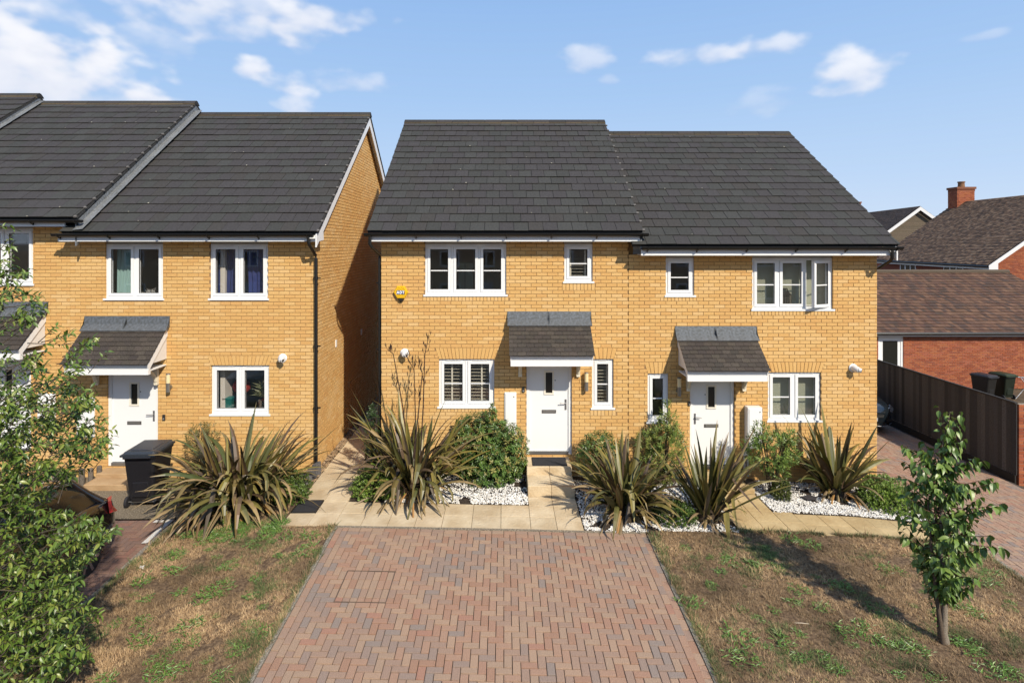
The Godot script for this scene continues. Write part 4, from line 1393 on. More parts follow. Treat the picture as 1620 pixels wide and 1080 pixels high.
func car(base: Vector3, turn: float, label: String, paint: Color) -> void:
	# built with its nose towards +z of its own axes, 4.2 m long
	var t := thing("parked_car", label, "car", base, "parked cars")
	t.rotation.y = turn
	var o := base
	var body := MB.new()
	# stations from tail to nose: z, half width, sill, waist height, deck height (the lower body only)
	var st := [[-2.08, 0.70, 0.36, 0.62, 0.78], [-2.04, 0.80, 0.27, 0.70, 0.90], [-1.85, 0.87, 0.22, 0.76, 0.97], [-1.4, 0.885, 0.2, 0.80, 0.98], [-0.6, 0.89, 0.19, 0.80, 0.955], [0.3, 0.89, 0.19, 0.80, 0.94], [0.95, 0.885, 0.2, 0.79, 0.935], [1.45, 0.875, 0.21, 0.75, 0.87], [1.82, 0.82, 0.21, 0.69, 0.79], [2.02, 0.70, 0.22, 0.60, 0.70], [2.10, 0.55, 0.27, 0.52, 0.60]]
	var rows := []
	for s in st:
		var row := []
		var half := [[0.0, s[2]], [s[1] * 0.85, s[2]], [s[1] * 0.97, s[2] + 0.05], [s[1], lerpf(s[2], s[3], 0.55)], [s[1] * 0.985, s[3]], [s[1] * 0.93, lerpf(s[3], s[4], 0.75)], [s[1] * 0.80, s[4]], [s[1] * 0.4, s[4] + 0.018], [0.0, s[4] + 0.024]]
		for q in half: row.append(o + Vector3(q[0], q[1], s[0]))
		for k in range(half.size() - 2, 0, -1): row.append(o + Vector3(-half[k][0], half[k][1], s[0]))
		rows.append(row)
	body.grid(rows, paint, true, false)
	for e in [0, rows.size() - 1]:
		var mid := o + Vector3(0, (st[e][2] + st[e][4]) / 2, st[e][0] + (0.015 if e else -0.015))
		var n: int = rows[e].size()
		for k in n:
			if e: body.tri(mid, rows[e][k], rows[e][(k + 1) % n], paint)
			else: body.tri(mid, rows[e][(k + 1) % n], rows[e][k], paint)
	put(t, "body", body, M.car)
	# cabin: glass all round, with the roof panel and pillars over it
	var cab := MB.new()
	var cs := [[-1.93, 0.70, 0.93, 0.95], [-1.55, 0.70, 0.93, 1.33], [-1.2, 0.72, 0.93, 1.42], [-0.4, 0.73, 0.92, 1.45], [0.1, 0.72, 0.92, 1.42], [0.45, 0.70, 0.92, 1.31], [1.12, 0.64, 0.93, 0.945]]
	var crow := []
	var roofrow := []
	for s in cs:
		var w: float = s[1]
		var tw: float = w * (0.98 - 0.34 * clampf((s[3] - 0.93) / 0.5, 0, 1))
		crow.append([o + Vector3(w + 0.06, 0.90, s[0]), o + Vector3(lerpf(w + 0.05, tw, 0.55), lerpf(s[2], s[3], 0.6), s[0]), o + Vector3(tw, s[3] - 0.03 * clampf((s[3] - 0.95) * 8.0, 0, 1), s[0]), o + Vector3(tw * 0.5, s[3] - 0.005, s[0]), o + Vector3(0, s[3], s[0]), o + Vector3(-tw * 0.5, s[3] - 0.005, s[0]), o + Vector3(-tw, s[3] - 0.03 * clampf((s[3] - 0.95) * 8.0, 0, 1), s[0]), o + Vector3(-lerpf(w + 0.05, tw, 0.55), lerpf(s[2], s[3], 0.6), s[0]), o + Vector3(-w - 0.06, 0.90, s[0])])
	cab.grid(crow, lc(0.02, 0.022, 0.025), false, false)
	put(t, "window_glass", cab, M.dark_glass)
	var rf := MB.new()
	for i in range(1, 5): roofrow.append([crow[i][2] + Vector3(0.012, 0.0, 0), crow[i][2] + Vector3(-0.02, 0.022, 0), crow[i][3] + Vector3(0, 0.016, 0), crow[i][4] + Vector3(0, 0.016, 0), crow[i][5] + Vector3(0, 0.016, 0), crow[i][6] + Vector3(0.02, 0.022, 0), crow[i][6] + Vector3(-0.012, 0, 0)])
	rf.grid(roofrow, paint, false, false)
	put(t, "roof", rf, M.car)
	for s in [-1.0, 1.0]:
		# rear, middle and front pillars
		for q in [[[0.745, 0.93, -1.80], [0.60, 1.12, -1.66], [0.49, 1.345, -1.5]], [[0.80, 0.93, -0.35], [0.71, 1.2, -0.38], [0.5, 1.42, -0.42]], [[0.71, 0.93, 1.02], [0.62, 1.12, 0.74], [0.485, 1.31, 0.42]]]:
			var pl := MB.new()
			pl.tube([o + Vector3(s * q[0][0], q[0][1], q[0][2]), o + Vector3(s * q[1][0], q[1][1], q[1][2]), o + Vector3(s * q[2][0], q[2][1], q[2][2])], [0.07 if q[0][2] < -1.0 else 0.035, 0.06 if q[0][2] < -1.0 else 0.03, 0.045 if q[0][2] < -1.0 else 0.025], 8, paint)
			put(t, "pillar", pl, M.car)
		var mr := MB.new()
		mr.tube([o + Vector3(s * 0.80, 0.96, 0.72), o + Vector3(s * 0.93, 1.0, 0.72), o + Vector3(s * 1.02, 1.0, 0.70)], [0.03, 0.075, 0.06], 10, paint)
		put(t, "mirror", mr, M.car)
		for z in [-1.28, 1.32]:
			var w := Node3D.new()
			w.name = "wheel"
			t.add_child(w, true)
			var c := o + Vector3(s * 0.80, 0.315, z)
			var ty := MB.new()
			ty.tube([c + Vector3(-s * 0.1, 0, 0), c + Vector3(-s * 0.09, 0, 0), c + Vector3(s * 0.085, 0, 0), c + Vector3(s * 0.1, 0, 0)], [0.27, 0.315, 0.315, 0.275], 28, lc(0.012, 0.012, 0.012))
			for i in ty.v.size(): ty.v[i] -= base
			var to := MeshInstance3D.new()
			to.name = "tyre"; to.mesh = ty.mesh(); to.mesh.surface_set_material(0, M.rubber)
			w.add_child(to, true)
			var ri := MB.new()
			ri.tube([c + Vector3(s * 0.095, 0, 0), c + Vector3(s * 0.107, 0, 0)], [0.06, 0.05], 14, lc(0.35, 0.35, 0.36))
			for k in 7:
				var a := TAU * k / 7
				ri.obox(Transform3D(Basis(Vector3.RIGHT, a), c + Vector3(s * 0.1, sin(a) * 0.0, 0) + Basis(Vector3.RIGHT, a) * Vector3(0, 0.14, 0)), Vector3(0.015, 0.19, 0.045), lc(0.4, 0.4, 0.42))
			for i in ri.v.size(): ri.v[i] -= base
			var ro := MeshInstance3D.new()
			ro.name = "rim"; ro.mesh = ri.mesh(); ro.mesh.surface_set_material(0, M.chrome)
			w.add_child(ro, true)
			var ar := MB.new()
			var arch := []
			for k in 13:
				var a := PI * k / 12.0
				arch.append([c + Vector3(s * 0.092, sin(a) * 0.365, cos(a) * 0.365), c + Vector3(s * 0.096, sin(a) * 0.31, cos(a) * 0.31)])
			ar.grid(arch, lc(0.006, 0.006, 0.006), false, s < 0.0)
			put(t, "wheel_arch", ar, M.rubber)
		var hl := MB.new()
		hl.prism([o + Vector3(s * 0.50, 0.62, 2.015), o + Vector3(s * 0.745, 0.585, 1.955), o + Vector3(s * 0.83, 0.66, 1.84), o + Vector3(s * 0.82, 0.735, 1.72), o + Vector3(s * 0.66, 0.70, 1.93)], Vector3(s * 0.03, 0.012, 0.04), lc(0.62, 0.64, 0.66))
		put(t, "headlight", hl, M.chrome)
		var tl := MB.new()
		tl.prism([o + Vector3(s * 0.60, 0.70, -2.05), o + Vector3(s * 0.82, 0.68, -1.99), o + Vector3(s * 0.872, 0.75, -1.80), o + Vector3(s * 0.845, 0.93, -1.80), o + Vector3(s * 0.74, 0.93, -1.97), o + Vector3(s * 0.62, 0.84, -2.05)], Vector3(s * 0.03, 0.012, -0.03), lc(0.42, 0.012, 0.012))
		put(t, "taillight", tl, M.lens)
		var dh := MB.new()
		for z in [-0.75, 0.2]: dh.tube([o + Vector3(s * 0.885, 0.83, z), o + Vector3(s * 0.905, 0.835, z + 0.1), o + Vector3(s * 0.885, 0.83, z + 0.2)], [0.012, 0.014, 0.012], 6, paint)
		put(t, "door_handle", dh, M.car)
	var gr := MB.new()
	gr.prism([o + Vector3(-0.42, 0.47, 2.09), o + Vector3(0.42, 0.47, 2.09), o + Vector3(0.5, 0.62, 2.055), o + Vector3(-0.5, 0.62, 2.055)], Vector3(0, 0.004, 0.03), lc(0.01, 0.01, 0.01))
	for k in 5: gr.box(o + Vector3(-0.42, 0.485 + 0.026 * k, 2.11 - 0.008 * k), o + Vector3(0.42, 0.492 + 0.026 * k, 2.128 - 0.008 * k), lc(0.03, 0.03, 0.03))
	put(t, "grille", gr, M.rubber)
	var np := MB.new()
	np.box(o + Vector3(-0.26, 0.38, 2.105), o + Vector3(0.26, 0.475, 2.13), lc(0.35, 0.36, 0.38))
	put(t, "number_plate", np, M.white)
	var lw := MB.new()
	lw.prism([o + Vector3(-0.62, 0.25, 2.02), o + Vector3(0.62, 0.25, 2.02), o + Vector3(0.55, 0.35, 2.07), o + Vector3(-0.55, 0.35, 2.07)], Vector3(0, 0, 0.045), lc(0.01, 0.01, 0.01))
	lw.tube([o + Vector3(-0.74, 0.27, 1.96), o + Vector3(-0.5, 0.235, 2.11), o + Vector3(0.5, 0.235, 2.11), o + Vector3(0.74, 0.27, 1.96)], [0.012, 0.012, 0.012, 0.012], 6, lc(0.4, 0.4, 0.42))
	put(t, "lower_grille", lw, M.steel)

# ------------------------------------------------------------------ paving
const PAVE := [[0.44, 0.262, 0.178], [0.46, 0.288, 0.198], [0.42, 0.248, 0.168], [0.40, 0.272, 0.200], [0.48, 0.325, 0.220], [0.365, 0.268, 0.212], [0.45, 0.245, 0.170], [0.34, 0.270, 0.225], [0.42, 0.284, 0.206], [0.45, 0.310, 0.216]]
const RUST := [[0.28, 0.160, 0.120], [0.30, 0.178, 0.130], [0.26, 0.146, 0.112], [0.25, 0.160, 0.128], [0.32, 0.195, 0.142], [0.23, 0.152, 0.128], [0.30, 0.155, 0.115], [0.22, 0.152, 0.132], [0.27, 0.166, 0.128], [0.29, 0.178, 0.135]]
var paver_meshes := {}
func paver_mesh(tones: Array, k: int) -> Mesh:
	var key := str(tones[k])
	if paver_meshes.has(key): return paver_meshes[key]
	var mb := MB.new()
	var c: Array = tones[k]
	var col := lc(c[0], c[1], c[2])
	# unit paver 0.2 x 0.1 lying along x, chamfered on top
	mb.cbox(Vector3(-0.0985, -0.05, -0.0485), Vector3(0.0985, 0.0, 0.0485), 0.0025, col)
	var m := mb.mesh()
	m.surface_set_material(0, M.paver)
	paver_meshes[key] = m
	return m

# list entries: [x, z, length along x, length along z]
func lay_pavers(root: Node3D, list: Array, tones: Array, singles: int, salt: float) -> void:
	var rest := []
	list.sort_custom(func(a, b): return a[1] > b[1])
	var made := 0
	for q in list:
		var k: int
		var z := fnl.get_noise_3d(q[0] * 9.0, q[1] * 9.0, salt)
		if z > 0.16 and rng.randf() < 0.3: k = [5, 7, 3, 5][rng.randi() % 4]
		elif rng.randf() < 0.72: k = [0, 1, 2, 4, 8, 9, 1, 4, 3, 9, 8][rng.randi() % 11]
		else: k = rng.randi() % 10
		if tones == PAVE and Vector2(q[0] + 0.93, q[1] + 8.72).length() < 0.2 + 0.1 * rng.randf(): k = [5, 7][rng.randi() % 2]
		var me := paver_mesh(tones, k)
		var along_x: bool = q[2] >= q[3]
		var L: float = q[2] if along_x else q[3]
		var W: float = q[3] if along_x else q[2]
		var t := lie(q[0], q[1], rng.randf_range(-0.003, 0.002) + 0.006 * fnl.get_noise_2d(q[0] * 14.0, q[1] * 14.0), 0.0 if along_x else PI / 2)
		t.basis = t.basis * Basis(Vector3(1, 0, 0), rng.randf_range(-0.012, 0.012)) * Basis(Vector3(0, 0, 1), rng.randf_range(-0.008, 0.008)) * Basis.from_scale(Vector3((L - (0.008 if along_x else 0.014)) / 0.197, 1, (W - (0.014 if along_x else 0.008)) / 0.097))
		var d: float = -q[1]
		var px: float = CX + q[0] / d * F; var py := CY + (CAM_Y - gh(q[0], q[1])) / d * F
		if made < singles and px > 5 and px < 1615 and py < 1076 and L > 0.19:
			inst(root, "paver", me, t)
			made += 1
		else: rest.append([me, t])
	if rest.size(): part(root, "pavers", join(rest), M.paver, "stuff")

func herringbone(x0: float, x1: float, z0: float, z1: float, hole: Array = []) -> Array:
	var out := []
	var nx := int(round((x1 - x0) / 0.1)); var nz := int(round((z1 - z0) / 0.1))
	var inside := func(i: int, j: int) -> bool:
		if i < 0 or j < 0 or i >= nx or j >= nz: return false
		if hole.size():
			var x := x0 + (i + 0.5) * 0.1; var z := z0 + (j + 0.5) * 0.1
			if x > hole[0] and x < hole[2] and z > hole[1] and z < hole[3]: return false
		return true
	for j in nz:
		for i in nx:
			if not inside.call(i, j): continue
			var m := posmod(i - j, 4)
			var cx := x0 + (i + 0.5) * 0.1; var cz := z0 + (j + 0.5) * 0.1
			var two: Array = [1, 0] if m == 0 else ([-1, 0] if m == 1 else ([0, 1] if m == 3 else [0, -1]))
			if inside.call(i + two[0], j + two[1]):
				if m == 0: out.append([cx + 0.05, cz, 0.2, 0.1])
				elif m == 3: out.append([cx, cz + 0.05, 0.1, 0.2])
			else: out.append([cx, cz, 0.1, 0.1])
	return out

func strip(mb: MB, a: Vector2, b: Vector2, w: float, up: float, deep: float, col: Color, step := 0.9) -> void:
	# a row of concrete edging lengths from a to b (x, z)
	var L := a.distance_to(b)
	var n := maxi(1, int(round(L / step)))
	var dir := (b - a) / L
	for i in n:
		var c := a + dir * (L * (i + 0.5) / n)
		var p0 := gp(c.x - dir.x * L / n / 2, c.y - dir.y * L / n / 2); var p1 := gp(c.x + dir.x * L / n / 2, c.y + dir.y * L / n / 2)
		var ex := (p1 - p0).normalized()
		var ez := ex.cross(Vector3.UP).normalized()
		var t := Transform3D(Basis(ex, ez.cross(ex), ez), (p0 + p1) / 2 + Vector3(0, up - deep / 2 + rng.randf_range(-0.002, 0.003), 0))
		mb.obox(t, Vector3(p0.distance_to(p1) - 0.005, deep, w), jit(col, 0.08))

func slabs(root: Node3D, xs: Array, zs: Array, up: float, col: Color) -> void:
	for i in xs.size() - 1:
		for j in zs.size() - 1:
			var mb := MB.new()
			var a: float = minf(xs[i], xs[i + 1]) + 0.003; var b: float = maxf(xs[i], xs[i + 1]) - 0.003
			var e: float = minf(zs[j], zs[j + 1]) + 0.003; var f: float = maxf(zs[j], zs[j + 1]) - 0.003
			var t := lie((a + b) / 2, (e + f) / 2, up + rng.randf_range(-0.002, 0.002))
			var tone := jit(col, 0.07)
			var o := MB.new()
			o.cbox(Vector3(-(b - a) / 2, -0.05, -(f - e) / 2), Vector3((b - a) / 2, 0.0, (f - e) / 2), 0.003, tone)
			for k in o.v.size():
				mb.v.append(t * o.v[k]); mb.n.append(t.basis * o.n[k]); mb.c.append(o.c[k])
			mb.ix = o.ix
			part(root, "paving_slab", mb, M.slab)

func ground() -> void:
	# one sheet from under the houses to the horizon
	var g := structure("ground")
	var xs := [-400.0, -150.0, -60.0, -40.0, -25.0]
	var x := -16.0
	while x < 18.1:
		xs.append(x); x += 0.5
	xs.append_array([22.0, 30.0, 45.0, 70.0, 150.0, 400.0])
	var zs := [-400.0, -150.0, -90.0, -60.0, -45.0, -35.0]
	var z := -28.0
	while z < 6.1:
		zs.append(z); z += 0.5
	zs.append_array([12.0, 25.0, 60.0, 150.0, 400.0])
	var rows := []
	for zz in zs:
		var row := []
		for xx in xs: row.append(gp(xx, zz, -0.06))
		rows.append(row)
	var mb := MB.new()
	mb.grid(rows, lc(0.16, 0.115, 0.07), false, true)
	part(g, "soil", mb, M.soil)
	# road in front, beyond the foot of the picture
	var rd := structure("road")
	var rb := MB.new()
	sheet(rb, -40.0, 40.0, -4.2, 2.5, -0.05, lc(0.05, 0.05, 0.05), 1.0)
	part(rd, "asphalt", rb, M.concrete)

	# the middle house's drive
	var dv := structure("driveway")
	var bed := MB.new()
	sheet(bed, -2.83, 2.38, -9.78, -4.25, -0.018, lc(0.06, 0.045, 0.035), 0.4)
	part(dv, "joint_sand", bed, M.soil)
	var hole := [-2.3, -8.57, -1.6, -7.87]
	var list := herringbone(-2.6, 2.2, -9.67, -4.27, hole)
	for i in 27:
		for c in [-2.75, -2.65]: list.append([c, -9.77 + 0.1 + i * 0.2 + (0.1 if c > -2.7 else 0.0), 0.1, 0.2])
		for c in [2.25, 2.34]: list.append([c, -9.77 + 0.1 + i * 0.2 + (0.1 if c > 2.3 else 0.0), 0.1, 0.2])
	for i in 24: list.append([-2.5 + i * 0.2, -9.72, 0.2, 0.1])
	for c in [-2.65, 2.34]: list.append([c, -9.725, 0.1, 0.1])
	for i in 7:
		for j in 3:
			list.append([-2.25 + i * 0.1, -8.47 + j * 0.2, 0.1, 0.2])
		list.append([-2.25 + i * 0.1, -7.92, 0.1, 0.1])
	lay_pavers(dv, list, PAVE, 300, 1.0)
	var kb := MB.new()
	strip(kb, Vector2(-2.83, -9.8), Vector2(-2.83, -4.25), 0.055, 0.012, 0.15, lc(0.36, 0.33, 0.27))
	part(dv, "edging", kb, M.concrete)
	var kb2 := MB.new()
	strip(kb2, Vector2(2.42, -9.72), Vector2(2.42, -4.25), 0.055, 0.012, 0.15, lc(0.30, 0.28, 0.23))
	part(dv, "edging", kb2, M.concrete)
	var kb3 := MB.new()
	strip(kb3, Vector2(-2.86, -9.80), Vector2(2.39, -9.80), 0.05, 0.004, 0.15, lc(0.34, 0.29, 0.22))
	part(dv, "edging", kb3, M.concrete)
	# the recessed cover, its tray filled with the same pavers
	var mh := thing("manhole_cover", "square paver-filled manhole tray set in the block drive", "manhole cover", gp(-1.95, -8.25))
	var fr := MB.new()
	for s in [[-2.305, -8.575, -1.595, -8.565], [-2.305, -7.875, -1.595, -7.865], [-2.305, -8.565, -2.295, -7.875], [-1.605, -8.565, -1.595, -7.875]]:
		var p := [gp(s[0], s[1], 0.005), gp(s[2], s[1], 0.005), gp(s[2], s[3], 0.005), gp(s[0], s[3], 0.005)]
		for i in 4: p[i] -= Vector3(0, 0.04, 0)
		fr.prism(p, Vector3(0, 0.04, 0), lc(0.10, 0.07, 0.05))
	part(mh, "frame", fr, M.rubber)

	# the neighbours' drive, its edging and painted corner
	var nd := structure("neighbour_driveway")
	var nb := MB.new()
	sheet(nb, -9.6, -5.78, -10.28, -4.25, -0.012, lc(0.08, 0.06, 0.05), 0.5)
	part(nd, "joint_sand", nb, M.soil)
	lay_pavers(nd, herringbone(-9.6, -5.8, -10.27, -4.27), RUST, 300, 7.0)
	var nk := MB.new()
	strip(nk, Vector2(-5.74, -10.28), Vector2(-5.74, -4.25), 0.06, 0.02, 0.15, lc(0.33, 0.30, 0.25))
	part(nd, "edging", nk, M.concrete)
	var wp := MB.new()
	for q in [[-6.13, -10.24, -5.8, -10.14], [-5.9, -10.14, -5.8, -9.45]]:
		wp.quad(gp(q[0], q[3], 0.017), gp(q[2], q[3], 0.017), gp(q[2], q[1], 0.017), gp(q[0], q[1], 0.017), lc(0.72, 0.71, 0.68))
	part(nd, "painted_marking", wp, M.matte)

	# the lane at the side, sloping down to the fence
	var ln := structure("side_lane")
	var lb := MB.new()
	sheet(lb, 8.08, 11.6, -22.0, -5.0, -0.012, lc(0.10, 0.08, 0.065), 0.5)
	part(ln, "joint_sand", lb, M.soil)
	lay_pavers(ln, herringbone(8.1, 11.5, -19.0, -5.0), PAVE, 300, 13.0)
	var lk := MB.new()
	strip(lk, Vector2(8.05, -12.0), Vector2(8.05, -5.0), 0.07, 0.012, 0.15, lc(0.36, 0.33, 0.27))
	part(ln, "edging", lk, M.concrete)

	# cream slab paths
	var cream := lc(0.60, 0.49, 0.33)
	var pth := structure("path")
	var px := []
	for i in 12: px.append(-3.78 + 0.4525 * i if i < 11 else 1.36)
	px = [-3.78, -3.33, -2.88, -2.43, -1.98, -1.53, -1.08, -0.63, -0.18, 0.27 + 0.19, 0.91, 1.36]
	slabs(pth, [-3.33, -2.88, -2.43, -1.98, -1.52, -1.06, -0.55, -0.05, 0.46, 0.91, 1.36], [-9.83, -10.28, -10.73], 0.0, cream)
	slabs(pth, [-3.78, -3.33], [-9.83, -10.28], 0.0, cream)
	slabs(pth, [0.46, 0.91, 1.36], [-10.73, -11.08], 0.0, cream)
	var zz2 := [-10.81]
	while zz2[-1] > -21.0: zz2.append(zz2[-1] - 0.45)
	slabs(pth, [-3.78, -3.33, -2.88], zz2, 0.0, jit(cream, 0.03))
	slabs(pth, [-3.33, -2.88], [-10.73, -10.81], 0.0, cream)
	var pc := structure("neighbour_path")
	var ochre := lc(0.50, 0.38, 0.20)
	slabs(pc, [4.04, 4.49, 4.94], [-9.88, -10.3, -10.72, -11.14, -11.4], 0.0, ochre)
	slabs(pc, [4.94, 5.3], [-9.88, -10.3, -10.7], 0.0, ochre)
	slabs(pc, [5.3, 5.72, 6.14, 6.58, 7.02, 7.46, 7.95], [-9.82, -10.24, -10.64], -0.004, ochre)
	# concrete in front of the terrace
	var cp := structure("terrace_path")
	var cb := MB.new()
	sheet(cb, -12.0, -5.75, -11.75, -10.31, 0.0, lc(0.27, 0.22, 0.155), 0.4)
	sheet(cb, -9.6, -7.1, -12.19, -11.75, 0.0, lc(0.27, 0.22, 0.155), 0.4)
	part(cp, "concrete", cb, M.concrete)

	# steps at the middle door
	var st := thing("door_step", "two cream stone steps up to the white door with the black mat", "steps", gp(0.91, -11.5))
	for q in [[-11.09, -0.19], [-11.62, -0.035]]:
		var sb := MB.new()
		for s in [[0.46, 0.908], [0.912, 1.36]]:
			sb.cbox(Vector3(s[0], gh(0.9, -11) - 0.1, ZF + 0.005 if q[1] > -0.1 else q[0] - 0.55), Vector3(s[1], q[1], q[0]), 0.008, jit(cream, 0.05))
		part(st, "step", sb, M.slab)
	var mt := thing("door_mat", "black ribbed door mat lying on the top stone step", "mat", Vector3(0.93, -0.035, -11.9))
	var mm := MB.new()
	mm.box(Vector3(0.58, -0.034, -12.12), Vector3(1.28, -0.022, -11.68), lc(0.018, 0.018, 0.02))
	for k in 20: mm.box(Vector3(0.59, -0.022, -12.115 + k * 0.0218), Vector3(1.27, -0.017, -12.103 + k * 0.0218), lc(0.022, 0.022, 0.024))
	part(mt, "rubber", mm, M.rubber)
	var sc_ := thing("door_step", "ochre stone step below the white door with the peeling reveal", "steps", gp(4.49, -11.8))
	sc_.set_meta("label", "ochre stone step at the door behind the upright flax")
	for q in [[-11.42, -0.40], [-11.8, -0.33]]:
		var sb := MB.new()
		for s in [[4.04, 4.488], [4.492, 4.94]]: sb.cbox(Vector3(s[0], -0.65, ZF + 0.005 if q[1] > -0.35 else -11.86), Vector3(s[1], q[1], q[0]), 0.008, jit(ochre, 0.05))
		part(sc_, "step", sb, M.slab)
	var sa := thing("door_step", "worn tan stone step below the terrace front door", "steps", gp(-7.8, -11.9))
	for q in [[-11.5, -0.34], [-11.85, -0.26]]:
		var sb := MB.new()
		sb.cbox(Vector3(-8.33, -0.6, ZF + 0.005 if q[1] > -0.3 else -11.9), Vector3(-7.3, q[1], q[0]), 0.01, lc(0.42, 0.29, 0.16))
		part(sa, "step", sb, M.slab)

	# the dark drain cover let into the path
	var dc := thing("drain_cover", "dark square drain cover let into the cream path", "drain cover", gp(-3.55, -10.54))
	var dm := MB.new()
	var tl := lie(-3.555, -10.54, 0.004)
	dm.obox(tl * Transform3D(Basis.IDENTITY, Vector3(0, -0.02, 0)), Vector3(0.44, 0.04, 0.5), lc(0.032, 0.032, 0.036))
	part(dc, "plate", dm, M.matte)
	var de := MB.new()
	for q in [[0, 0.245, 0.44, 0.012], [0, -0.245, 0.44, 0.012], [0.214, 0, 0.012, 0.478], [-0.214, 0, 0.012, 0.478]]: de.obox(tl * Transform3D(Basis.IDENTITY, Vector3(q[0], 0.003, q[1])), Vector3(q[2], 0.006, q[3]), lc(0.05, 0.05, 0.05))
	part(dc, "rim", de, M.steel)

	# lawns
	var lawn := structure("lawn")
	var la := MB.new()
	sheet(la, -5.7, -2.87, -9.80, -4.25, 0.0, lc(0.20, 0.135, 0.075), 0.12, 0.007)
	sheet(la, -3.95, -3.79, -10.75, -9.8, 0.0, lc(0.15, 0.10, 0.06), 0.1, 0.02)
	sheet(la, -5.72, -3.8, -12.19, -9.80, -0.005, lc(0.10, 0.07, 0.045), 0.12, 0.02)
	part(lawn, "turf", la, M.soil)
	var lb2 := MB.new()
	sheet(lb2, 2.46, 8.0, -9.86, -4.25, 0.0, lc(0.20, 0.135, 0.075), 0.12, 0.007)
	part(lawn, "turf", lb2, M.soil)
	# bark soil under the white stones
	var bs := structure("planting_bed")
	for q in [[-2.87, 0.45, -12.19, -10.74], [1.37, 4.03, -12.19, -9.86], [4.95, 7.95, -12.19, -10.66], [1.37, 2.5, -9.87, -9.80]]:
		var mbb := MB.new()
		sheet(mbb, q[0], q[1], q[2], q[3], -0.012, lc(0.07, 0.05, 0.035), 0.2, 0.015)
		part(bs, "bed_soil", mbb, M.soil)

func stone_mesh(seed_: int) -> Mesh:
	var r := RandomNumberGenerator.new()
	r.seed = seed_
	var p := []
	for v in [Vector3(1, 0, 0), Vector3(0.3, 0, 0.95), Vector3(-0.8, 0, 0.6), Vector3(-0.8, 0, -0.6), Vector3(0.3, 0, -0.95)]: p.append(v * r.randf_range(0.75, 1.15) + Vector3(0, r.randf_range(-0.25, 0.25), 0))
	var t := Vector3(r.randf_range(-0.3, 0.3), 0.75, r.randf_range(-0.3, 0.3)); var b := Vector3(0, -0.7, 0)
	var mb := MB.new()
	for i in 5:
		mb.tri(t, p[(i + 1) % 5], p[i], Color.WHITE); mb.tri(b, p[i], p[(i + 1) % 5], Color.WHITE)
	var m := mb.mesh()
	m.surface_set_material(0, M.stone)
	return m

func scatter_stones(called: String, label: String, areas: Array, per_m2: float, r0: float, r1: float, cols: Array, keep: Callable, seed_: int) -> void:
	var ts := []
	var cs := []
	for q in areas:
		var n := int((q[1] - q[0]) * (q[3] - q[2]) * per_m2)
		for i in n:
			var x := rng.randf_range(q[0], q[1]); var z := rng.randf_range(q[2], q[3])
			if not keep.call(x, z): continue
			var s := rng.randf_range(r0, r1)
			var b := Basis(Vector3(rng.randfn(), rng.randfn(), rng.randfn()).normalized(), rng.randf() * TAU).scaled(Vector3(s, s * 0.75, s))
			ts.append(Transform3D(b, gp(x, z, rng.randf_range(-0.004, 0.018))))
			cs.append(jit(cols[rng.randi() % cols.size()], 0.12))
	var o := multi(self, called, stone_mesh(seed_), ts, cs)
	o.set_meta("label", label); o.set_meta("category", "gravel")

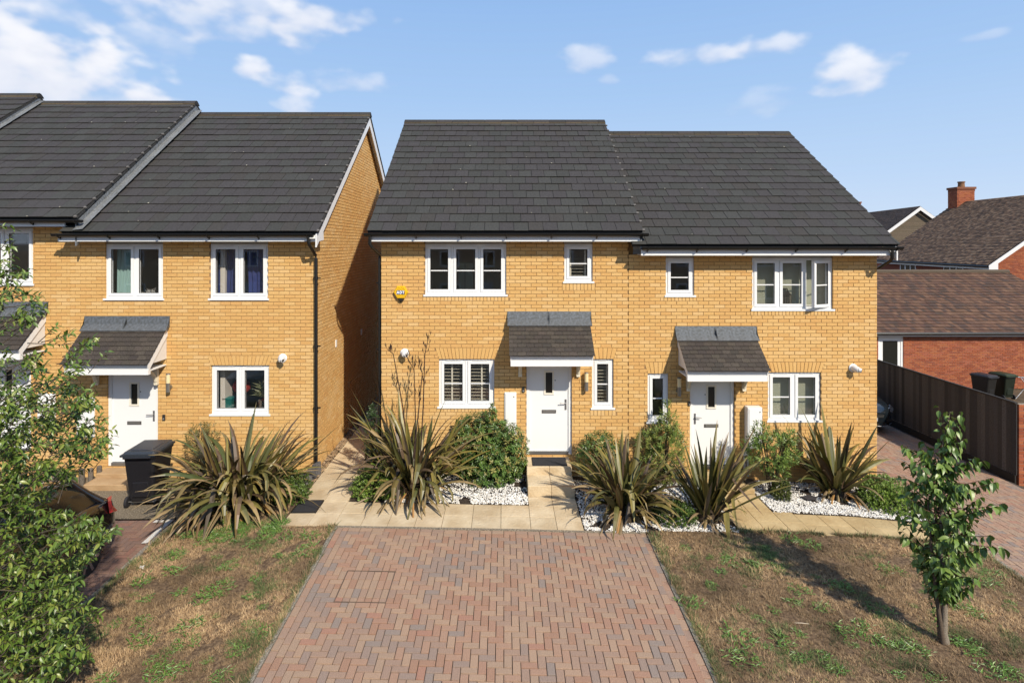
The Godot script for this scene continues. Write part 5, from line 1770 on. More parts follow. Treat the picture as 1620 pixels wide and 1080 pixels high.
func weeds_and_grass() -> void:
	# dry lawn: short bent blades, straw and brown with living green where the weeds hold on
	var tuft := MB.new()
	var r := RandomNumberGenerator.new()
	r.seed = 5
	for i in 6:
		var a := r.randf() * TAU
		var d := Vector3(cos(a), 0, sin(a))
		var p := Vector3(r.randf_range(-0.012, 0.012), 0, r.randf_range(-0.012, 0.012))
		var h := r.randf_range(0.012, 0.03)
		var side := d.cross(Vector3.UP) * 0.0022
		tuft.tri(p - side, p + side, p + d * h * r.randf_range(0.5, 1.3) + Vector3(0, h, 0), Color.WHITE)
	var tm := tuft.mesh()
	tm.surface_set_material(0, M.grass)
	var ts := []
	var cs := []
	var dry := [lc(0.35, 0.235, 0.125), lc(0.27, 0.175, 0.09), lc(0.42, 0.295, 0.16), lc(0.22, 0.138, 0.068), lc(0.33, 0.22, 0.12)]
	var green := [lc(0.07, 0.11, 0.03), lc(0.10, 0.13, 0.04), lc(0.13, 0.14, 0.05)]
	for q in [[-5.68, -2.88, -9.8, -6.0, 21000], [2.47, 7.98, -9.84, -6.2, 36000], [-5.6, -3.82, -10.6, -9.8, 2500], [-2.90, -2.845, -9.8, -6.0, 900], [2.435, 2.56, -9.75, -6.2, 1900], [-5.71, -5.62, -10.2, -6.0, 900], [7.9, 8.05, -9.8, -6.5, 1000], [3.8, 8.0, -9.92, -9.84, 900]]:
		for i in q[4]:
			var x := rng.randf_range(q[0], q[1]); var z := rng.randf_range(q[2], q[3])
			var w := fnl.get_noise_2d(x * 11.0 + 50.0, z * 11.0)
			var w2 := fnl.get_noise_2d(x * 30.0, z * 30.0 + 90.0)
			if w2 < -0.38: continue
			var s := rng.randf_range(0.7, 1.4) * (1.0 + 0.8 * maxf(0.0, w2))
			if rng.randf() < 0.03: s *= 1.9
			ts.append(Transform3D(Basis(Vector3.UP, rng.randf() * TAU).scaled(Vector3(s, s * rng.randf_range(0.6, 1.1), s)), gp(x, z, -0.002)))
			var g := clampf((w - 0.02) * 3.2, 0.0, 1.0) * clampf(0.6 + w2 * 2.0, 0.0, 1.0)
			if q[4] < 2400 : g = 0.75
			var c: Color = green[rng.randi() % 3] if rng.randf() < g * 0.75 else dry[rng.randi() % 5]
			if q[4] < 2400: ts[-1] = (ts[-1] as Transform3D).scaled_local(Vector3(1.5, 1.6, 1.5))
			var pale := fnl.get_noise_2d(x * 14.0 - 200.0, z * 14.0 + 33.0)
			cs.append(jit(c, 0.2) * (1.0 + 0.85 * pale))
	var go := multi(self, "dry_grass", tm, ts, cs)
	go.set_meta("label", "short parched brown grass of the two lawns"); go.set_meta("category", "grass")
	# living weeds: flat rosettes
	var kinds := []
	for k in 6:
		var mb := MB.new()
		var n := 46 + 10 * k
		var R := 0.075 + 0.014 * k
		for i in n:
			var a := r.randf() * TAU
			var rr := sqrt(r.randf()) * R
			var p := Vector3(cos(a) * rr, 0.004 + r.randf() * 0.018, sin(a) * rr * 0.8)
			var an := r.randf() * TAU
			var d := Vector3(cos(an), r.randf_range(0.15, 0.9), sin(an)).normalized()
			mb.leaf(p, d, Vector3.UP, r.randf_range(0.03, 0.062), r.randf_range(0.007, 0.013), [lc(0.10, 0.21, 0.035), lc(0.13, 0.25, 0.045), lc(0.075, 0.15, 0.028), lc(0.18, 0.28, 0.06)][r.randi() % 4], 0.2, 0.25)
		var m := mb.mesh()
		m.surface_set_material(0, M.leaf)
		kinds.append(m)
	var spots := [[280, 880], [275, 905], [230, 950], [225, 920], [350, 900], [285, 940], [320, 948], [365, 895], [345, 935], [225, 985], [183, 988], [300, 992], [225, 1015], [295, 1017], [375, 1030], [280, 1060], [165, 1075], [245, 1050], [430, 858], [440, 880], [330, 870], [400, 862], [405, 915], [395, 945], [490, 848], [485, 872], [455, 850], [418, 1000], [250, 1070], [350, 1070],
		[1050, 867], [1155, 890], [1140, 906], [1125, 925], [1090, 955], [1085, 868], [1230, 900], [1250, 853], [1280, 862], [1225, 966], [1258, 955], [1265, 935], [1170, 1010], [1178, 1045], [1215, 1025], [1258, 1040], [1305, 1040], [1300, 962], [1330, 930], [1335, 928], [1410, 902], [1392, 965], [1380, 1010], [1405, 1020], [1430, 1025], [1445, 1020], [1460, 1032], [1520, 1018], [1530, 1025], [1545, 1030], [1500, 955], [1530, 965], [1545, 972], [1565, 925], [1575, 910], [1560, 915], [1460, 890], [1470, 870], [1450, 880], [1590, 1060], [1570, 1065], [1608, 1070], [1420, 1068], [1480, 1075], [1320, 1060], [1265, 1005], [1210, 868], [1195, 895], [1520, 890], [1600, 955], [1340, 1000], [1365, 990], [1240, 1015]]
	for s in spots:
		var d := 9.0
		var x := 0.0
		for i in 40:
			x = (s[0] - CX) * d / F
			d = F * (CAM_Y - gh(x, -d)) / (s[1] - CY)
		weed(kinds, x, -d, rng.randf_range(1.0, 1.7))
	# the thick patch at the foot of the big flax
	for i in 46: weed(kinds, rng.randf_range(-5.3, -3.75), rng.randf_range(-10.1, -9.4), rng.randf_range(0.8, 1.5))
	for i in 40: weed(kinds, rng.randf_range(2.7, 7.8), rng.randf_range(-9.7, -6.5), rng.randf_range(0.4, 0.9))
	for i in 24: weed(kinds, rng.randf_range(-5.5, -3.1), rng.randf_range(-9.4, -6.5), rng.randf_range(0.4, 0.9))

func weed(kinds: Array, x: float, z: float, s: float) -> void:
	var o := MeshInstance3D.new()
	o.name = numbered("weed_clump")
	o.mesh = kinds[rng.randi() % 6]
	o.transform = Transform3D(Basis(Vector3.UP, rng.randf() * TAU).scaled(Vector3(s, s, s)), gp(x, z, -0.003))
	o.set_meta("label", "low clump of green weeds growing in the parched lawn"); o.set_meta("category", "weed"); o.set_meta("group", "green weeds in the parched lawns")
	add_child(o, true)

# ------------------------------------------------------------------ what stands beyond the lane
func far_houses() -> void:
	# fence of upright dark boards along the lane
	var zf0 := -13.28; var xf := 11.66
	var fence := thing("board_fence", "tall dark timber fence of upright boards beside the block lane", "fence", gp(xf, -16.0))
	var n := 66
	for i in n:
		var z := zf0 - i * 0.118
		var mb := MB.new()
		var y0 := gh(xf, z) + 0.02
		var h := 1.78 + rng.randf_range(-0.004, 0.004)
		mb.obox(Transform3D(Basis(Vector3.UP, 0.14), Vector3(xf, y0 + 0.15 + (h - 0.15) / 2, z)), Vector3(0.018, h - 0.15, 0.128), jit(lc(0.088, 0.088, 0.090), 0.5))
		part(fence, "board", mb, M.wood)
	var gb := MB.new()
	gb.box(Vector3(xf - 0.03, gh(xf, zf0) - 0.05, zf0 - n * 0.118), Vector3(xf + 0.0, gh(xf, zf0) + 0.165, zf0 + 0.06), lc(0.024, 0.02, 0.017))
	part(fence, "gravel_board", gb, M.wood)
	var cap := MB.new()
	cap.box(Vector3(xf - 0.03, gh(xf, zf0) + 1.795, zf0 - n * 0.118), Vector3(xf + 0.035, gh(xf, zf0) + 1.825, zf0 + 0.06), lc(0.05, 0.045, 0.04))
	part(fence, "capping", cap, M.wood)
	for i in 4:
		var pz := zf0 - 0.1 - i * 2.4
		var pm := MB.new()
		pm.box(Vector3(xf + 0.012, gh(xf, pz) - 0.2, pz - 0.05), Vector3(xf + 0.11, gh(xf, pz) + 1.75, pz + 0.05), lc(0.03, 0.027, 0.024))
		part(fence, "post", pm, M.wood)
	# red garden wall that carries on from the fence
	var gw := thing("garden_wall", "red brick garden wall at the end of the dark fence", "wall", gp(12.6, zf0 + 0.1))
	brick_wall(gw, "wall", Vector3(11.71, 0, zf0 + 0.075), Vector3.RIGHT, Vector3(0, 0, 1), 2.0, -1.4, func(_u: float) -> float: return 0.78, [], RED, lc(0.36, 0.30, 0.23), 0, 31.0)

	# outbuilding with a brown tiled roof
	var base := -2.05
	var d0 := 26.0
	var gx0 := 14.0; var gx1 := 27.2
	var ob := thing("tiled_outbuilding", "low red brick outbuilding with brown tiled roof and white glazed door", "outbuilding", Vector3(20, base, -d0))
	var ye := 0.52; var yr := 3.03; var dr := 29.2
	var dxa := 1390.0; var dxb := 1430.0
	var ds := F / d0
	var da := (dxa - CX) / ds; var db := (dxb - CX) / ds
	var dt := CAM_Y - (531.0 - CY) / ds
	brick_wall(ob, "wall", Vector3(gx0, 0, -d0), Vector3.RIGHT, Vector3(0, 0, 1), gx1 - gx0, base, func(_u: float) -> float: return ye, [[da - gx0, base, db - gx0, dt]], RED, lc(0.42, 0.36, 0.28), 0, 41.0)
	var door := holder(ob, "door")
	var dm := MB.new()
	frame_bars(dm, da, base, db, dt, 0.1, -d0 - 0.1, -d0 - 0.03, WHITE)
	dm.box(Vector3(da + 0.1, base + 0.1, -d0 - 0.08), Vector3(db - 0.1, base + 0.9, -d0 - 0.05), WHITE)
	frame_bars(dm, da + 0.1, base + 0.9, db - 0.1, dt - 0.1, 0.13, -d0 - 0.08, -d0 - 0.05, WHITE)
	part(door, "leaf", dm, M.white)
	var dg := MB.new()
	dg.box(Vector3(da + 0.2, base + 1.0, -d0 - 0.07), Vector3(db - 0.2, dt - 0.2, -d0 - 0.066), Color.WHITE)
	part(door, "pane", dg, M.dark_glass)
	var inner := MB.new()
	inner.box(Vector3(gx0, base, -32.3), Vector3(gx1, ye, -32.2), lc(0.3, 0.1, 0.05))
	inner.prism([Vector3(gx1 - 0.1, base, -d0 - 0.1), Vector3(gx1 - 0.1, base, -32.2), Vector3(gx1 - 0.1, ye, -32.2), Vector3(gx1 - 0.1, yr - 0.1, -dr), Vector3(gx1 - 0.1, ye, -d0 - 0.1)], Vector3(0.1, 0, 0), lc(0.3, 0.1, 0.05))
	inner.prism([Vector3(gx0, base, -d0 - 0.1), Vector3(gx0, base, -32.2), Vector3(gx0, ye, -32.2), Vector3(gx0, yr - 0.1, -dr), Vector3(gx0, ye, -d0 - 0.1)], Vector3(0.1, 0, 0), lc(0.3, 0.1, 0.05))
	part(ob, "outer_wall", inner, M.brick)
	tiled_slope(ob, "roof", Vector3(gx0 - 0.1, ye - 0.05, -d0 + 0.28), Vector3(gx1 - 1.9, yr, -dr), Vector3(gx1 + 0.15, ye - 0.05, -d0 + 0.28), Vector3(gx0 - 0.1, yr, -dr), 22, 0.19, [lc(0.16, 0.085, 0.053), lc(0.125, 0.066, 0.045), lc(0.19, 0.105, 0.066), lc(0.095, 0.058, 0.044)])
	var bk := MB.new()
	bk.prism([Vector3(gx0 - 0.1, yr - 0.03, -dr), Vector3(gx1 - 1.9, yr - 0.03, -dr), Vector3(gx1 + 0.15, ye - 0.05, -32.5), Vector3(gx0 - 0.1, ye - 0.05, -32.5)], Vector3(0, -0.05, 0), lc(0.12, 0.065, 0.05))
	bk.prism([Vector3(gx1 - 1.9, yr - 0.03, -dr), Vector3(gx1 + 0.15, ye - 0.05, -d0 + 0.28), Vector3(gx1 + 0.15, ye - 0.05, -32.5)], Vector3(0, -0.05, 0), lc(0.12, 0.065, 0.05))
	part(ob, "back_roof", bk, M.tile)
	var rt := MB.new()
	rt.tube([Vector3(gx0, yr + 0.0, -dr), Vector3(gx1 - 1.85, yr + 0.0, -dr)], [0.12, 0.12], 8, lc(0.13, 0.10, 0.07))
	part(ob, "ridge_tile", rt, M.tile)
	var gf := MB.new()
	gf.box(Vector3(gx0, ye - 0.2, -d0 + 0.2), Vector3(gx1, ye - 0.08, -d0 + 0.23), lc(0.55, 0.53, 0.5))
	part(ob, "fascia", gf, M.paint)
	var gu := MB.new()
	gu.tube([Vector3(gx0, ye - 0.06, -d0 + 0.31), Vector3(gx1 + 0.2, ye - 0.06, -d0 + 0.31)], [0.065, 0.065], 8, lc(0.012, 0.012, 0.013))
	part(ob, "gutter", gu, M.black)

	# the red brick house behind it: gable towards us, ridge running away
	var H := thing("red_brick_house", "red brick house with brown tiled roof and brick chimney behind the outbuilding", "house", Vector3(34, -2, -34))
	var ax := Vector3(0.095, 0, -1.0).normalized()
	var rt2 := Vector3(1.0, 0, 0.095).normalized()
	var e0 := Vector3(28.35, 3.2, -34.0)
	var far := 12.2
	var half := 6.0
	var rise := 4.5
	var cols := [lc(0.31, 0.18, 0.10), lc(0.25, 0.145, 0.08), lc(0.40, 0.25, 0.145), lc(0.17, 0.10, 0.06)]
	var r0 := e0 + rt2 * half + Vector3(0, rise, 0)
	tiled_slope(H, "roof", e0 + ax * far, r0, e0, r0 + ax * far, 48, 0.2, cols)
	var sl := MB.new()
	sl.prism([r0, r0 + ax * far, e0 + rt2 * half * 2 + ax * far, e0 + rt2 * half * 2], Vector3(0, -0.06, 0), lc(0.11, 0.075, 0.06))
	part(H, "back_roof", sl, M.tile)
	var hw := MB.new()
	# walls: the long side under the eaves, the far end and the other side
	var in0 := e0 + rt2 * 0.35 + ax * 0.25
	hw.prism([Vector3(in0.x, -2.1, in0.z), Vector3(in0.x, 3.25, in0.z), in0 + ax * (far - 0.4) + Vector3(0, 0.05, 0), Vector3((in0 + ax * (far - 0.4)).x, -2.1, (in0 + ax * (far - 0.4)).z)], rt2 * 0.2, lc(0.20, 0.055, 0.03))
	var fe := in0 + ax * (far - 0.5)
	hw.prism([Vector3(fe.x, -2.1, fe.z), fe + Vector3(0, 0.0, 0), fe + rt2 * (half - 0.35) + Vector3(0, rise - 0.35, 0), fe + rt2 * (half * 2 - 0.7), Vector3((fe + rt2 * (half * 2 - 0.7)).x, -2.1, (fe + rt2 * (half * 2 - 0.7)).z)], ax * 0.2, lc(0.26, 0.075, 0.035))
	part(H, "outer_wall", hw, M.brick)
	brick_wall(H, "gable_wall", Vector3(in0.x, 0, in0.z), rt2, -ax, half * 2 - 0.7, -2.1, func(u: float) -> float: return 3.25 + (rise - 0.2) * (1.0 - absf(u - half + 0.35) / (half - 0.2)), [], RED, lc(0.40, 0.32, 0.24), 0, 55.0)
	for s in [0, 1]:
		var bb := MB.new()
		var a := e0 if s == 0 else e0 + rt2 * half * 2
		bb.prism([a + Vector3(0, -0.28, 0) - ax * 0.03, a + Vector3(0, -0.03, 0) - ax * 0.03, r0 + Vector3(0, -0.03, 0) - ax * 0.03, r0 + Vector3(0, -0.30, 0) - ax * 0.03], -ax * 0.03, lc(0.72, 0.72, 0.72))
		if s == 0: bb.prism([a + Vector3(0, -0.30, 0) - ax * 0.031, a + Vector3(0, -0.1, 0) - ax * 0.031, a + rt2 * 0.5 + Vector3(0, 0.2, 0) - ax * 0.031, a + rt2 * 0.5 + Vector3(0, -0.30, 0) - ax * 0.031], -ax * 0.032, lc(0.72, 0.72, 0.72))
		part(H, "bargeboard", bb, M.paint)
	var hf := MB.new()
	hf.prism([e0 + rt2 * 0.1 + Vector3(0, -0.28, 0), e0 + rt2 * 0.1 + Vector3(0, -0.1, 0), e0 + rt2 * 0.1 + ax * far + Vector3(0, -0.1, 0), e0 + rt2 * 0.1 + ax * far + Vector3(0, -0.28, 0)], rt2 * 0.03, lc(0.6, 0.6, 0.58))
	part(H, "fascia", hf, M.paint)
	var hg := MB.new()
	hg.tube([e0 + Vector3(0, -0.09, 0), e0 + ax * far + Vector3(0, -0.09, 0)], [0.075, 0.075], 8, lc(0.012, 0.012, 0.013))
	part(H, "gutter", hg, M.black)
	for q in [3.3, 8.2]:
		var win := holder(H, "window")
		var c: Vector3 = in0 + ax * float(q) + Vector3(0, -0.38, 0) - rt2 * 0.01
		var fm := MB.new()
		for k in [-1.0, 0.0, 1.0]: 
			for e in [-0.29, 0.29]: fm.obox(Transform3D(Basis(rt2, Vector3.UP, -ax), c + ax * (k * 0.62 + e)), Vector3(0.06, 0.95, 0.07), WHITE)
			fm.obox(Transform3D(Basis(rt2, Vector3.UP, -ax), c + ax * (k * 0.62) + Vector3(0, 0.44, 0)), Vector3(0.058, 0.07, 0.6), WHITE)
		part(win, "frame", fm, M.white)
		var pn := MB.new()
		pn.obox(Transform3D(Basis(rt2, Vector3.UP, -ax), c), Vector3(0.03, 0.9, 1.8), Color.WHITE)
		part(win, "pane", pn, M.dark_glass)
	chimney(H, r0 + ax * (far - 0.6), 0.62, 0.42, -0.6, 1.05)

	# the house behind with the boarded gable
	var Q := thing("boarded_house", "house with grey-brown boarded gable and white bargeboards beyond the dark slate roof", "house", Vector3(43, -2, -60))
	var ax2 := Vector3(0.18, 0, -1.0).normalized()
	var rt3 := Vector3(1.0, 0, 0.18).normalized()
	var top := Vector3(43.0, 8.35, -60.0)
	var hh := 3.9
	var ris := 3.15
	var L := 18.0
	tiled_slope(Q, "roof", top - rt3 * hh + Vector3(0, -ris, 0) + ax2 * L, top, top - rt3 * hh + Vector3(0, -ris, 0), top + ax2 * L, 30, 0.5, [lc(0.12, 0.075, 0.05), lc(0.095, 0.06, 0.042), lc(0.145, 0.09, 0.06)])
	var q2 := MB.new()
	q2.prism([top, top + ax2 * L, top + ax2 * L + rt3 * hh + Vector3(0, -ris, 0), top + rt3 * hh + Vector3(0, -ris, 0)], Vector3(0, -0.08, 0), lc(0.07, 0.05, 0.04))
	part(Q, "back_roof", q2, M.tile)
	var bw := MB.new()
	bw.box(Vector3(top.x - hh + 0.6, -2.1, -77.0), Vector3(top.x + hh - 0.6, top.y - ris, -61.2), lc(0.3, 0.1, 0.05))
	part(Q, "wall", bw, M.brick)
	for i in 30:
		var y := top.y - 0.35 - i * 0.18
		var w := minf((top.y - 0.25 - y) / ris * hh, hh - 0.45)
		var bd := MB.new()
		bd.obox(Transform3D(Basis(rt3, Vector3.UP, -ax2) * Basis(Vector3.RIGHT, -0.06), Vector3(top.x, y - 0.09, top.z) + ax2 * 0.35), Vector3(w * 2, 0.19, 0.03), jit(lc(0.19, 0.15, 0.105), 0.1))
		part(Q, "weatherboard", bd, M.wood)
	for s in [-1.0, 1.0]:
		var bb := MB.new()
		var e: Vector3 = top + rt3 * hh * s + Vector3(0, -ris, 0)
		bb.prism([e + Vector3(0, -0.42, 0) - ax2 * 0.05, e + Vector3(0, -0.06, 0) - ax2 * 0.05, top + Vector3(0, -0.06, 0) - ax2 * 0.05, top + Vector3(0, -0.44, 0) - ax2 * 0.05], -ax2 * 0.04, lc(0.72, 0.72, 0.72))
		part(Q, "bargeboard", bb, M.paint)
	chimney(Q, top + ax2 * (L - 1.2), 0.62, 0.62, -0.8, 1.55)

func tiled_slope(house: Node3D, called: String, a: Vector3, rt: Vector3, b: Vector3, lt: Vector3, rows: int, w: float, cols: Array) -> void:
	# a and b are the ends of the eaves, lt and rt the ridge above a and b; tile courses lap like clapboards
	var under := MB.new()
	var n := (b - a).cross(lt - a).normalized()
	if n.y < 0: n = -n
	var mid := (a + b + rt + lt) / 4
	under.prism([a - n * 0.03, b - n * 0.03, rt - n * 0.03, lt - n * 0.03], -n * 0.05, lc(0.06, 0.045, 0.04))
	var roof := part(house, called, under, M.tile)
	var mb := MB.new()
	for r in rows:
		var t0 := float(r) / rows; var t1 := minf(1.0, (r + 1.25) / rows)
		var p0 := a.lerp(lt, t0); var p1 := b.lerp(rt, t0); var q0 := a.lerp(lt, t1); var q1 := b.lerp(rt, t1)
		var m := maxi(1, int((p1 - p0).length() / w))
		for i in m:
			var s0 := (i + (0.5 if r % 2 else 0.0)) / m; var s1 := minf(1.0, s0 + 1.0 / m)
			if s0 >= 1.0: continue
			var lift := n * (0.03 + rng.randf_range(-0.006, 0.01))
			var col := jit(cols[rng.randi() % cols.size()], 0.18)
			var A := p0.lerp(p1, s0) + lift; var B := p0.lerp(p1, s1) + lift; var C := q0.lerp(q1, s1); var D := q0.lerp(q1, s0)
			if (B - A).cross(D - A).dot(n) > 0: 
				mb.quad(A, B, C, D, col); mb.quad(A - n * 0.05, B - n * 0.05, B, A, col)
			else:
				mb.quad(B, A, D, C, col); mb.quad(B - n * 0.045, A - n * 0.045, A, B, col)
	part(roof, "tiles", mb, M.tile, "stuff")

func chimney(house: Node3D, p: Vector3, hx: float, hz: float, y0: float, y1: float) -> void:
	var c := MB.new()
	c.box(p + Vector3(-hx, y0, -hz), p + Vector3(hx, y1 - 0.3, hz), lc(0.30, 0.095, 0.045))
	c.box(p + Vector3(-hx - 0.06, y1 - 0.3, -hz - 0.06), p + Vector3(hx + 0.06, y1 - 0.12, hz + 0.06), lc(0.24, 0.08, 0.04))
	c.box(p + Vector3(-hx - 0.12, y1 - 0.12, -hz - 0.12), p + Vector3(hx + 0.12, y1 + 0.05, hz + 0.12), lc(0.22, 0.09, 0.05))
	part(house, "chimney", c, M.brick)
	if y1 < 1.2:
		brick_wall(house, "chimney", p + Vector3(-hx, 0, hz + 0.1), Vector3.RIGHT, Vector3(0, 0, 1), hx * 2.0, p.y + y0, func(_u: float) -> float: return p.y + y1 - 0.3, [], RED, lc(0.36, 0.28, 0.2), 0, 61.0)
		brick_wall(house, "chimney", p + Vector3(-hx - 0.1, 0, -hz), Vector3(0, 0, 1), Vector3(-1, 0, 0), hz * 2.0 + 0.1, p.y + y0, func(_u: float) -> float: return p.y + y1 - 0.3, [], RED, lc(0.36, 0.28, 0.2), 0, 62.0)
	var t := MB.new()
	t.tube([p + Vector3(0, y1 + 0.05, 0), p + Vector3(0, y1 + 0.4, 0), p + Vector3(0, y1 + 0.42, 0), p + Vector3(0, y1 + 0.5, 0)], [0.24, 0.21, 0.26, 0.25], 12, lc(0.32, 0.17, 0.09))
	part(house, "chimney_pot", t, M.tile)

# the terrace across the road, which the window panes mirror
func opposite() -> void:
	var proto: Node3D
	for k in 11:
		if k == 0:
			proto = thing("terraced_house", "brown brick terraced house across the road mirrored in the window panes", "house", Vector3(-33, -0.7, 20.0), "terrace across the road")
			var w := MB.new()
			var p := proto.position
			w.box(p + Vector3(-3, -0.2, 0), p + Vector3(3, 5.2, 8), lc(0.48, 0.33, 0.21))
			part(proto, "wall", w, M.brick)
			var r := MB.new()
			r.prism([p + Vector3(-3, 5.2, -0.3), p + Vector3(-3, 8.4, 4.0), p + Vector3(-3, 5.2, 8.3)], Vector3(6, 0, 0), lc(0.045, 0.04, 0.04))
			part(proto, "roof", r, M.tile)
			for q in [[-2.1, 3.4, 1.5], [0.8, 3.4, 1.3], [-2.1, 0.9, 1.6]]:
				var o := holder(proto, "window")
				var f := MB.new()
				frame_bars(f, p.x + q[0], p.y + q[1], p.x + q[0] + q[2], p.y + q[1] + 1.2, 0.1, p.z - 0.04, p.z + 0.02, WHITE)
				f.box(p + Vector3(q[0] + q[2] / 2 - 0.05, q[1] + 0.1, -0.038), p + Vector3(q[0] + q[2] / 2 + 0.05, q[1] + 1.1, 0.0), WHITE)
				part(o, "frame", f, M.white)
				var g := MB.new()
				g.box(p + Vector3(q[0] + 0.1, q[1] + 0.1, -0.012), p + Vector3(q[0] + q[2] - 0.1, q[1] + 1.1, -0.006), Color.WHITE)
				part(o, "pane", g, M.dark_glass)
			var d := MB.new()
			d.box(p + Vector3(1.0, 0.1, -0.05), p + Vector3(1.95, 2.2, -0.002), lc(0.4, 0.4, 0.42))
			part(proto, "door", d, M.paint)
		else:
			var c := proto.duplicate()
			c.name = numbered("terraced_house")
			add_child(c, true)
			c.position = proto.position + Vector3(6.04 * k, 0, 0)

# ------------------------------------------------------------------ sky
func make_sky(expo: float) -> Sky:
	var W := 4096
	var Hh := 2048
	var im := Image.create(W, Hh, false, Image.FORMAT_RGB8)
	var tone := func(c: Color) -> Color:
		return Color(c.r / expo, c.g / expo, c.b / expo).linear_to_srgb()
	var stops := [[-90.0, lc(0.10, 0.09, 0.08)], [-1.0, lc(0.26, 0.26, 0.27)], [0.0, sc(206, 222, 242)], [6.0, sc(186, 211, 241)], [14.0, sc(164, 197, 237)], [24.0, sc(144, 182, 231)], [45.0, sc(122, 166, 223)], [90.0, sc(104, 152, 215)]]
	var base := []
	for y in Hh:
		var el := 90.0 - 180.0 * (y + 0.5) / Hh
		var c: Color = stops[0][1]
		for i in stops.size() - 1:
			if el >= stops[i][0] and el <= stops[i + 1][0]: c = (stops[i][1] as Color).lerp(stops[i + 1][1], (el - stops[i][0]) / (stops[i + 1][0] - stops[i][0]))
		base.append(c)
		im.fill_rect(Rect2i(0, y, W, 1), tone.call(c))
	var nz := FastNoiseLite.new()
	nz.seed = 78; nz.frequency = 0.34; nz.fractal_octaves = 5; nz.fractal_gain = 0.43
	# clouds: azimuth, elevation and radii in degrees, and how thick
	var clouds := []
	for q in [[20, 130, 250, 95, 0.9], [20, 75, 110, 60, 0.8], [85, 72, 60, 26, 0.95], [158, 82, 30, 22, 0.95], [228, 148, 42, 14, 0.75], [110, 120, 90, 40, 0.5], [330, 32, 150, 30, 0.62], [480, 32, 62, 36, 0.7], [400, 10, 190, 20, 0.55], [240, 62, 70, 26, 0.35], [60, 15, 120, 30, 0.45], [405, 107, 34, 20, 0.85], [445, 132, 45, 20, 0.72], [468, 160, 36, 26, 0.62], [560, 130, 66, 16, 0.42], [930, 92, 42, 22, 0.5], [960, 125, 18, 10, 0.35], [1105, 86, 80, 16, 0.62], [1215, 72, 64, 17, 0.66], [1345, 112, 74, 36, 0.82], [1210, 160, 60, 24, 0.22], [1560, 55, 40, 7, 0.25]]:
		var az := rad_to_deg(atan((q[0] - CX) / F))
		var k := cos(deg_to_rad(az))
		clouds.append([az, rad_to_deg(atan((CY - q[1]) / F * k)), rad_to_deg(q[2] / F * k * k) * 1.1, rad_to_deg(q[3] / F * k) * 1.15, q[4]])
	var r := RandomNumberGenerator.new()
	r.seed = 4242
	for i in 90: clouds.append([r.randf_range(48.0, 312.0), r.randf_range(4.0, 62.0), r.randf_range(4.0, 14.0), r.randf_range(1.6, 5.0), r.randf_range(0.35, 0.95)])  # clouds out of view, extra cover added to raise the sky fill light
	for i in 24: clouds.append([r.randf_range(-48.0, 48.0), r.randf_range(30.0, 62.0), r.randf_range(4.0, 14.0), r.randf_range(1.6, 5.0), r.randf_range(0.35, 0.95)])
	for q in clouds:
		var x0 := int((q[0] - q[2] * 1.5) / 360.0 * W); var x1 := int((q[0] + q[2] * 1.5) / 360.0 * W)
		var y0 := maxi(0, int((90.0 - q[1] - q[3] * 1.5) / 180.0 * Hh)); var y1 := mini(Hh - 1, int((90.0 - q[1] + q[3] * 1.5) / 180.0 * Hh))
		for y in range(y0, y1 + 1):
			var el := 90.0 - 180.0 * (y + 0.5) / Hh
			var v: float = (el - q[1]) / q[3]
			for x in range(x0, x1 + 1):
				var az := (x + 0.5) / W * 360.0
				var u: float = (az - q[0]) / q[2]
				var n := nz.get_noise_2d(az * 0.7, el * 1.3)
				var dens := (0.98 if q[2] > 9.0 else 0.80) - (u * u + v * v) * 0.74 + n * 0.75
				var a := smoothstep(0.0, 1.0, dens) * float(q[4]) * clampf((1.45 - sqrt(u * u + v * v)) * 3.0, 0.0, 1.0)
				if a <= 0.004: continue
				var cl := sc(214, 221, 238).lerp(sc(250, 250, 253), clampf(0.45 + v * 0.45 + n * 0.5, 0.0, 1.0))
				var xx := posmod(x, W)
				var was := im.get_pixel(xx, y).srgb_to_linear()
				var now := was.lerp(Color(cl.r / expo, cl.g / expo, cl.b / expo), minf(a, 0.97))
				im.set_pixel(xx, y, now.linear_to_srgb())
	var pm := PanoramaSkyMaterial.new()
	pm.panorama = ImageTexture.create_from_image(im)
	var s := Sky.new()
	s.sky_material = pm
	return s

